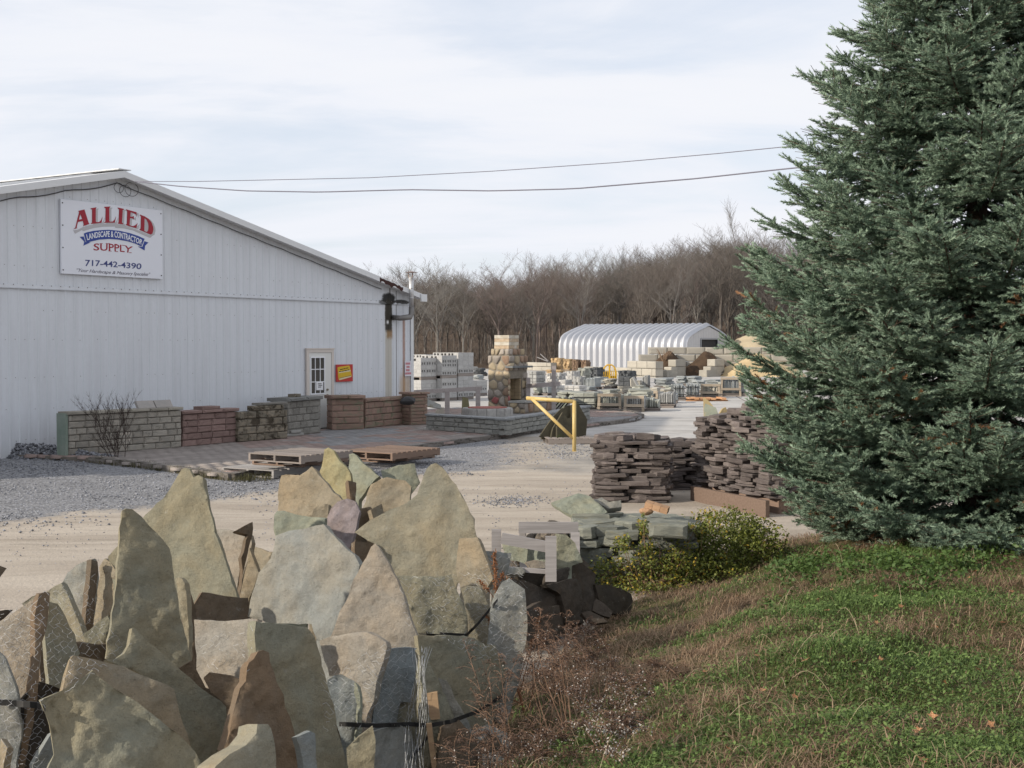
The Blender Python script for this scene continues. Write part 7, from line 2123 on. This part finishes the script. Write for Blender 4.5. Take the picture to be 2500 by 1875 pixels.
vl, fl, tl = leaves(np.stack([G3[:, 0], G3[:, 1], zc], -1), rr.uniform(.012, .028, n), 5, np.clip(rr.normal(.5, .3, n), 0, 1.2), .45)
tag(link("ground_cover", np_mesh("ground_cover", vl, fl, M_GRASS, tl)), "small-leaved green weeds mixed into the bank's grass", "ground cover", kind="stuff")
# taller leafy weeds under the spruce
cs = []
for k in range(240):
    u, v = rr.uniform(1880, 2500), 0
    v = np.interp(u, [1880, 2000, 2150, 2250, 2400, 2500], [1395, 1365, 1372, 1395, 1345, 1318]) + abs(rr.normal()) * 32
    p = gnd(u, v, .5); zz = float(bank_z(p.x, p.y)); p = gnd(u, v, zz)
    h = rr.uniform(.05, .16) * (1.3 if 2130 < u < 2320 else 1)
    for q in range(16): cs.append((p.x + rr.normal() * .035, p.y + rr.normal() * .035, zz + h * rr.uniform(.15, 1.0)))
cs = np.array(cs); n = len(cs)
vl, fl, tl = leaves(cs, rr.uniform(.022, .05, n), 6, np.clip(rr.normal(.7, .3, n), 0, 1.3), .35)
tag(link("ground_cover", np_mesh("leafy_weeds", vl, fl, leafmat("lush_leaf", (.045, .085, .022), (.095, .155, .042), None, .5, .3, .3), tl)), "lush taller green weeds along the foot of the spruce", "ground cover", kind="stuff")
# dry stalks arching over the grass
m = MB(); r2 = random.Random(9)
for k in range(60):
    u, v = r2.uniform(1400, 2490), r2.uniform(1330, 1870)
    p = gnd(u, v, .4)
    zz = float(bank_z(p.x, p.y))
    if bank_d(np.array(p.x), np.array(p.y)) < .05 or p.y < 4.5: continue
    a, L_ = r2.uniform(0, 6.28), r2.uniform(.12, .34)
    pts = [(p.x + math.cos(a) * L_ * t * .9, p.y + math.sin(a) * L_ * t * .9, zz + L_ * .55 * math.sin(t * 2.4)) for t in (0, .17, .33, .5, .66, .83, 1)]
    m.tube(pts, .0011, 3, cap=False)
tag(m.build("dry_stalks", plain("dry_stalk", (.33, .27, .18), .8, var=.3), None, fix=False), "thin pale dry stalks arching over the bank's grass", "dry stalks", kind="stuff")
# fallen leaves: every one a thing
M_LEAF = rock("fallen_leaf", (.27, .125, .055), (.18, .085, .04), (.34, .22, .12), 12, .6, .7, .1, w3=(.5, .6))
def leaf_mesh(seed):
    q = random.Random(seed); m = MB(); v = [(0, 0, 0)]
    rad_ = [1, .5, .85, .45, .7, .4, .75, .45, .85, .5]
    n = len(rad_)
    for k in range(n):
        a = 2 * math.pi * k / n + q.uniform(-.1, .1); d = rad_[k] * q.uniform(.8, 1.15)
        v.append((d * math.cos(a), d * math.sin(a) * .8, .35 * d * d * q.uniform(.2, 1.2) + q.uniform(-.08, .08)))
    m.add(v, [(0, 1 + k, 1 + (k + 1) % n) for k in range(n)])
    return m.mesh("fallen_leaf", M_LEAF, fix=False)
LF = [leaf_mesh(i) for i in range(6)]
lp = [(1985, 1512), (1905, 1455), (1970, 1480), (1998, 1463), (2030, 1440), (2138, 1455), (2090, 1615), (1965, 1612), (1860, 1685), (2380, 1395), (2370, 1410), (2450, 1520), (2285, 1530), (2240, 1782), (2275, 1750), (2170, 1782), (2060, 1810), (2255, 1855), (1780, 1830), (1800, 1455), (2105, 1690), (2330, 1520), (2140, 1520), (2020, 1490), (2388, 1635), (1850, 1600), (2470, 1445), (2200, 1480), (1940, 1700), (2310, 1670), (1720, 1640), (1760, 1540), (2420, 1770), (1880, 1760), (1990, 1840), (2150, 1610)]
for k, (u, v) in enumerate(lp):
    p = gnd(u, v, .45)
    for _ in range(4): zz = float(bank_z(p.x, p.y)); p = gnd(u, v, zz + .05)
    o = link("fallen_leaf", LF[k % 6], None, None, (p.x, p.y, zz + .05), (R.uniform(-.5, .5), R.uniform(-.5, .5), R.uniform(0, 6)), (R.uniform(.024, .040),) * 3)
    tag(o, "curled orange-brown fallen leaf lying on the bank's grass", "leaf", "fallen leaves on the bank")

# ------------------------------------------------------------------ creeper bush beside the stones
def foliage(label, cat, blobs, n, size, mat, seed, name="creeper_bush", tonefn=None, hollow=.5, cen=None, stems=60):
    rr = np.random.RandomState(seed)
    B = np.array([b[:6] for b in blobs]); wts = np.array([b[3] * b[4] * b[5] for b in blobs]) ** .67; wts /= wts.sum()
    pick = rr.choice(len(blobs), n, p=wts)
    d = rr.normal(size=(n, 3)); d /= np.linalg.norm(d, axis=1, keepdims=True)
    q = hollow + (1 - hollow) * rr.rand(n, 1) ** .6
    C = B[pick, :3] + d * q * B[pick, 3:6] * (1 + .25 * np.sin(d[:, :1] * 7 + pick[:, None]) * np.cos(d[:, 1:2] * 6))
    C = C[C[:, 2] > .01]; n = len(C)
    tone = np.clip(rr.normal(.5, .3, n), 0, 1.2)
    if tonefn is not None: tone = tonefn(C, tone, rr)
    c0 = cen if cen is not None else C.mean(0)
    o0 = np.array([c0[0], c0[1], 0])
    t = thing(name, label, cat, tuple(o0))
    V, F, T = leaves(C - o0, rr.uniform(*size, n), seed + 1, tone, .25)
    link("foliage", np_mesh(name + "_foliage", V, F, mat, T), None, t)
    m = MB(); r2 = random.Random(seed)
    for k in range(stems):
        i = r2.randrange(n); e = Vector(C[i] - o0); s = Vector((e.x * .4 + r2.uniform(-.1, .1), e.y * .4 + r2.uniform(-.1, .1), 0))
        mid_ = (s + e) / 2 + Vector((r2.uniform(-.08, .08), r2.uniform(-.08, .08), .1))
        m.tube([s, mid_, e], .0025, 3, cap=False)
    m.build("stem", plain("creeper_stem", (.16, .10, .06), .9), t, fix=False)
    return t
M_CREEP = leafmat("creeper_leaf", (.060, .080, .018), (.22, .245, .055), (.40, .29, .045), .55, .3, .25)
def yellow(C, tone, rr):
    k = (rr.rand(len(C)) < .03 + .42 * np.clip((C[:, 2] - .42) / .2, 0, 1) * (fbm(C[:, 0] * 3, C[:, 1] * 4, 41, 3) > .48))
    return np.where(k, 3.0, tone)
bA = at(1755, 1350, 12.7)
foliage("rounded honeysuckle bush with yellow-green top at the end of the green-grey stack", "bush", [(bA.x, 12.7, .24, .55, .5, .34), (bA.x + .10, 12.9, .42, .44, .45, .24), (bA.x - .38, 12.5, .2, .40, .4, .28), (bA.x + .38, 12.7, .26, .34, .4, .30), (bA.x - .15, 12.4, .12, .6, .4, .2)], 17000, (.022, .042), M_CREEP, 3, tonefn=yellow)
def onstack(u, v, Y, rx, rz, ry=.16): p = at(u, v, Y); return (p.x, p.y, p.z, rx, ry, rz)
foliage("creeper with yellow and green leaves trailing over the green-grey stone stack", "creeper", [onstack(1480, 1395, 12.1, .20, .17), onstack(1545, 1400, 12.05, .22, .20), onstack(1620, 1405, 12.0, .26, .22), onstack(1660, 1370, 12.1, .20, .24), onstack(1580, 1350, 12.1, .12, .18), onstack(1570, 1285, 12.2, .05, .13), onstack(1640, 1285, 12.25, .14, .04), onstack(1690, 1290, 12.3, .12, .06), onstack(1520, 1330, 12.1, .10, .10), onstack(1530, 1440, 11.9, .35, .12), onstack(1640, 1450, 11.8, .40, .14), onstack(1720, 1420, 12.2, .35, .18)], 5500, (.022, .040), M_CREEP, 5, name="creeper", tonefn=lambda C, t, rr: np.where(rr.rand(len(C)) < .13, 3.0, t), hollow=.2, stems=110)
# yellow weeds along the bank's crest
foliage("low yellowing weeds along the crest of the bank below the bush", "weeds", [onstack(u, v, Y, .22, .05, .2) for u, v, Y in ((1770, 1455, 11.6), (1800, 1437, 11.8), (1840, 1420, 12.0), (1880, 1402, 12.2), (1740, 1475, 11.5))], 1500, (.020, .036), M_CREEP, 7, name="weed_patch", tonefn=lambda C, t, rr: np.where(rr.rand(len(C)) < .4, 3.0, t), hollow=.1, stems=20)

# ------------------------------------------------------------------ dead weeds
M_WEED = leafmat("dead_weed", (.062, .040, .031), (.165, .112, .085), (.42, .39, .36), .8, .05, .05)
M_WSTEM = plain("dead_stem", (.19, .115, .075), .8, var=.3)
def plume_weed(label, u0, v0, Y, tips, seed, n=5200, white=.2, name="dead_weed", fl=(.005, .012)):
    rr = np.random.RandomState(seed)
    Y = float(np.interp(Y, [7, 7.6, 8.3], [6.1, 6.7, 7.6]))
    b = at(u0, v0, Y); b.z = max(0.0, float(bank_z(b.x, b.y)))
    t = thing(name, label, "dried weed", b)
    m = MB(); C, Tn, S_ = [], [], []
    per = int(n * .62) // len(tips)
    for (u, v, dY, wsh) in tips:
        e = at(u, v, Y + dY)
        s = Vector((rr.normal() * .06, rr.normal() * .06, 0)); E = e - b
        bend = Vector((rr.normal() * .05, rr.normal() * .03, .06))
        f = lambda q: s * (1 - q) + E * q + bend * math.sin(q * 3.1)
        m.tube([f(k / 6) for k in range(7)], [.0032 - .0022 * k / 6 for k in range(7)], 4, cap=False)
        for k in range(14):                                 # side sprays
            q = .36 + .64 * (k + rr.rand()) / 14
            p = f(q); a = rr.uniform(0, 6.28); ln = (.13 * (1.08 - q) + .03) * rr.uniform(.6, 1.3)
            d = Vector((math.cos(a), math.sin(a) * .8, rr.uniform(.2, 1.0))).normalized()
            e2 = p + d * ln * 1.25 + Vector((0, 0, -.03))
            m.tube([p, (p + e2) / 2 + Vector((0, 0, .012)), e2], .0011, 3, cap=False)
            for j in range(max(4, per // 14)):
                h = rr.rand(); c = p + (e2 - p) * h + Vector(rr.normal(0, .005 + .003 * wsh, 3))
                C.append(tuple(c)); w = rr.rand() < white * (.75 if q < .62 else .2)
                Tn.append(3.0 if w else rr.uniform(0, 1)); S_.append(rr.uniform(*fl) * (1.1 if w else 1))
    C = np.array(C); V, F, T = leaves(C, np.array(S_), seed, np.array(Tn), .2)
    link("plume", np_mesh("plume", V, F, M_WEED, T), None, t)
    m.build("stem", M_WSTEM, t, fix=False)
    return t
plume_weed("arching brown dried weed clump with drooping plumes before the dark stones", 1400, 1800, 8.2, [(1312, 1530, .2, 1), (1335, 1522, .2, 1), (1372, 1530, .25, 1), (1400, 1548, .25, 1), (1300, 1580, .1, 1), (1330, 1600, .1, 1), (1360, 1590, .1, 1.2), (1290, 1640, 0, 1), (1345, 1640, 0, 1.2), (1310, 1690, 0, 1)], 3, 9000, .12)
plume_weed("feathery brown dried weed with two plumes leaning to the grass", 1450, 1770, 8.3, [(1420, 1530, .3, 1), (1432, 1512, .3, 1), (1455, 1540, .3, 1), (1470, 1570, .25, 1), (1490, 1620, .2, 1.2), (1440, 1600, .2, 1)], 5, 6500, .18)
plume_weed("low brown dried weed dotted with whitish seed fluff", 1500, 1850, 7.6, [(1440, 1640, .1, 1.2), (1480, 1650, .1, 1.2), (1520, 1640, .15, 1.2), (1560, 1640, .2, 1.2), (1400, 1680, 0, 1.2), (1450, 1720, 0, 1.4), (1500, 1720, 0, 1.4), (1550, 1700, .1, 1.4), (1590, 1690, .1, 1.2)], 8, 9500, .42)
plume_weed("pale seed-covered dried weed stalks low beside the green grass", 1500, 1890, 7.0, [(1430, 1760, 0, 1.2), (1470, 1780, 0, 1.4), (1490, 1740, 0, 1.4), (1530, 1760, 0, 1.2), (1545, 1735, 0, 1), (1570, 1750, 0, 1), (1440, 1830, 0, 1.4)], 9, 6000, .6, fl=(.006, .014))
plume_weed("brown dried weed sprawling at the frame's bottom before the bundle", 1330, 1890, 7.3, [(1250, 1800, 0, 1), (1290, 1770, 0, 1.2), (1330, 1790, 0, 1.2), (1370, 1770, 0, 1.2), (1395, 1800, 0, 1.2), (1260, 1850, 0, 1), (1340, 1840, 0, 1.2), (1410, 1850, 0, 1.2)], 10, 7000, .15)
plume_weed("small tan dried weed at the foot of the shaded flagstones", 1150, 1890, 8.3, [(1120, 1800, 0, .6), (1140, 1780, 0, .6), (1155, 1810, 0, .6), (1170, 1840, 0, .6)], 13, 1200, .1)
plume_weed("wide low brown dried weed spreading into the grass", 1640, 1760, 8.2, [(1560, 1620, .2, 1.4), (1610, 1630, .2, 1.4), (1650, 1650, .2, 1.4), (1580, 1690, .1, 1.4), (1640, 1700, .1, 1.4), (1690, 1680, .2, 1.4), (1540, 1680, .1, 1.4)], 14, 6500, .06, fl=(.004, .010))
plume_weed("thin brown dried weed stems leaning across the shaded slabs at the bundle's end", 1235, 1880, 7.4, [(1130, 1560, .1, .5), (1175, 1610, .1, .5), (1215, 1590, .1, .5), (1150, 1680, 0, .5), (1245, 1640, 0, .6), (1270, 1600, 0, .6), (1190, 1730, 0, .6)], 31, 2600, .08)
plume_weed("tall dark brown dried weed with curved plumes against the black stones", 1385, 1790, 7.9, [(1290, 1500, .2, .5), (1325, 1485, .2, .5), (1350, 1500, .2, .5), (1385, 1490, .25, .5), (1415, 1515, .25, .5), (1305, 1555, .1, .6), (1345, 1545, .1, .6), (1390, 1560, .1, .6)], 32, 5200, .10)
plume_weed("dark brown dried weed filling the corner below the slabs", 1200, 1895, 6.7, [(1120, 1790, 0, .7), (1160, 1770, 0, .7), (1200, 1780, 0, .7), (1235, 1760, 0, .7), (1265, 1790, 0, .8), (1140, 1840, 0, .8), (1220, 1840, 0, .8)], 33, 5000, .12)
# rusty dock stalk
db = at(1295, 1800, 7.9); db.z = .05
dk = thing("dock_weed", "tall rust-brown dock stalk with seed heads leaning before the wired flagstone", "dried weed", db)
M_DOCK = leafmat("dock_seed", (.15, .065, .03), (.28, .13, .06), None, .8, .2, .1)
m = MB(); C = []; rr = np.random.RandomState(21)
main = [(1295, 1800), (1270, 1700), (1240, 1620), (1222, 1560), (1215, 1480), (1208, 1400), (1204, 1350)]
f3 = [at(u, v, 7.9) - db for u, v in main]; m.tube(f3, [.009, .009, .008, .007, .006, .005, .003], 6)
def heads(a, b, n, wd):
    A, B = at(*a, 7.9) - db, at(*b, 7.9) - db
    for k in range(n):
        C.append(tuple(A + (B - A) * rr.rand() + Vector(rr.normal(0, wd, 3))))
heads((1206, 1345), (1212, 1450), 420, .009)
for a, b, hd in (((1213, 1470), (1170, 1416), .5), ((1213, 1470), (1240, 1412), .6), ((1213, 1440), (1228, 1400), .5), ((1222, 1560), (1186, 1500), .5), ((1240, 1620), (1200, 1550), .4), ((1262, 1680), (1120, 1600), .25), ((1275, 1720), (1100, 1640), .2), ((1285, 1760), (1050, 1620), .3), ((1270, 1690), (1318, 1505), .12), ((1262, 1680), (1300, 1560), .2), ((1285, 1760), (1330, 1560), .1), ((1290, 1780), (1200, 1690), .4), ((1240, 1640), (1150, 1590), .2)):
    A, B = at(*a, 7.9) - db, at(*b, 7.9 + rr.uniform(-.15, .15)) - db
    m.tube([A, (A + B) / 2 + Vector((0, 0, .01)), B], [.004, .003, .0018], 4)
    for k in range(int(150 * (.4 + hd))):
        q = 1 - hd * rr.rand(); C.append(tuple(A + (B - A) * q + Vector(rr.normal(0, .007, 3))))
m.build("stem", plain("dock_stem", (.23, .11, .06), .8, var=.2), dk)
C = np.array(C); V, F, T = leaves(C, rr.uniform(.008, .016, len(C)), 4, rr.rand(len(C)), .2)
link("seed_head", np_mesh("seed_head", V, F, M_DOCK, T), None, dk)

# ------------------------------------------------------------------ dead shrub by the display walls and terrace weeds
sp = gnd(285, 1128, .0)
sh = thing("dead_shrub", "leafless dark shrub before the tan display wall", "shrub", sp)
m = MB(); r2 = random.Random(17)
def twig(p, d, L_, rad_, lvl):
    pts = [p]
    for k in range(4):
        d = (d + Vector((r2.uniform(-.16, .16), r2.uniform(-.16, .16), r2.uniform(-.02, .1)))).normalized()
        q = pts[-1] + d * L_ / 4; pts.append(q)
        if lvl < 3:
            for _ in range(3 if lvl else 2):
                a = r2.uniform(0, 6.28)
                twig(q, (d + Vector((math.cos(a), math.sin(a), r2.uniform(0, .5))) * r2.uniform(.35, .75)).normalized(), L_ * r2.uniform(.25, .45), rad_ * .5, lvl + 1)
    m.tube(pts, [rad_ * (1 - .2 * k) for k in range(5)], 4, cap=False)
for a, t in ((-1.0, .2), (-.75, -.1), (-.45, .1), (-.2, -.2), (.05, .2), (.2, 0), (.38, -.1), (-.62, .3)):
    twig(Vector((a * .12 + r2.uniform(-.1, .1), r2.uniform(-.1, .1), 0)), Vector((a * .62, t, 1)).normalized(), r2.uniform(.75, 1.02), .009, 1)
m.build("stem", plain("shrub_stem", (.055, .040, .034), .9), sh, fix=False)
r2 = random.Random(3); cs = []
for k in range(3000):
    u = r2.uniform(220, 660); v = np.interp(u, [220, 400, 565, 640], [1124, 1146, 1170, 1168]) + r2.uniform(-2, 7)
    if r2.random() > fbm(np.array(u * .03), np.array(1.0), 5, 3) * 1.3: continue
    p = gnd(u, v); cs.append((p.x, p.y))
cs = np.array(cs)
vb, fb, tb = blades(cs[:, 0], cs[:, 1], np.random.RandomState(2).uniform(.06, .20, len(cs)), np.random.RandomState(4).uniform(.3, 1.1, len(cs)), np.full(len(cs), .008), 6, np.random.RandomState(5).uniform(0, 1, len(cs)), zfn=lambda x, y: np.zeros_like(x))
tag(link("weeds", np_mesh("weeds", vb, fb, leafmat("kerb_weed", (.06, .062, .026), (.13, .115, .055)), tb)), "straggly weeds along the foot of the terrace edge", "weeds", kind="stuff")
r2 = random.Random(31); m = MB(); sb = at(1620, 893, 94.0); b2_ = thing("dead_shrub", "small dry shrub growing against the bin wall above the mulch", "shrub", (sb.x, sb.y - .3, .9))
for k in range(40):
    a = r2.uniform(-.7, .7); L_ = r2.uniform(.5, 1.2)
    m.tube([(0, 0, 0), (a * L_ * .5, r2.uniform(-.1, .1), L_ * .6), (a * L_, r2.uniform(-.2, .2), L_)], [.02, .014, .008], 3, cap=False)
m.build("stem", plain("dry_brush", (.22, .15, .10), .9), b2_, fix=False)
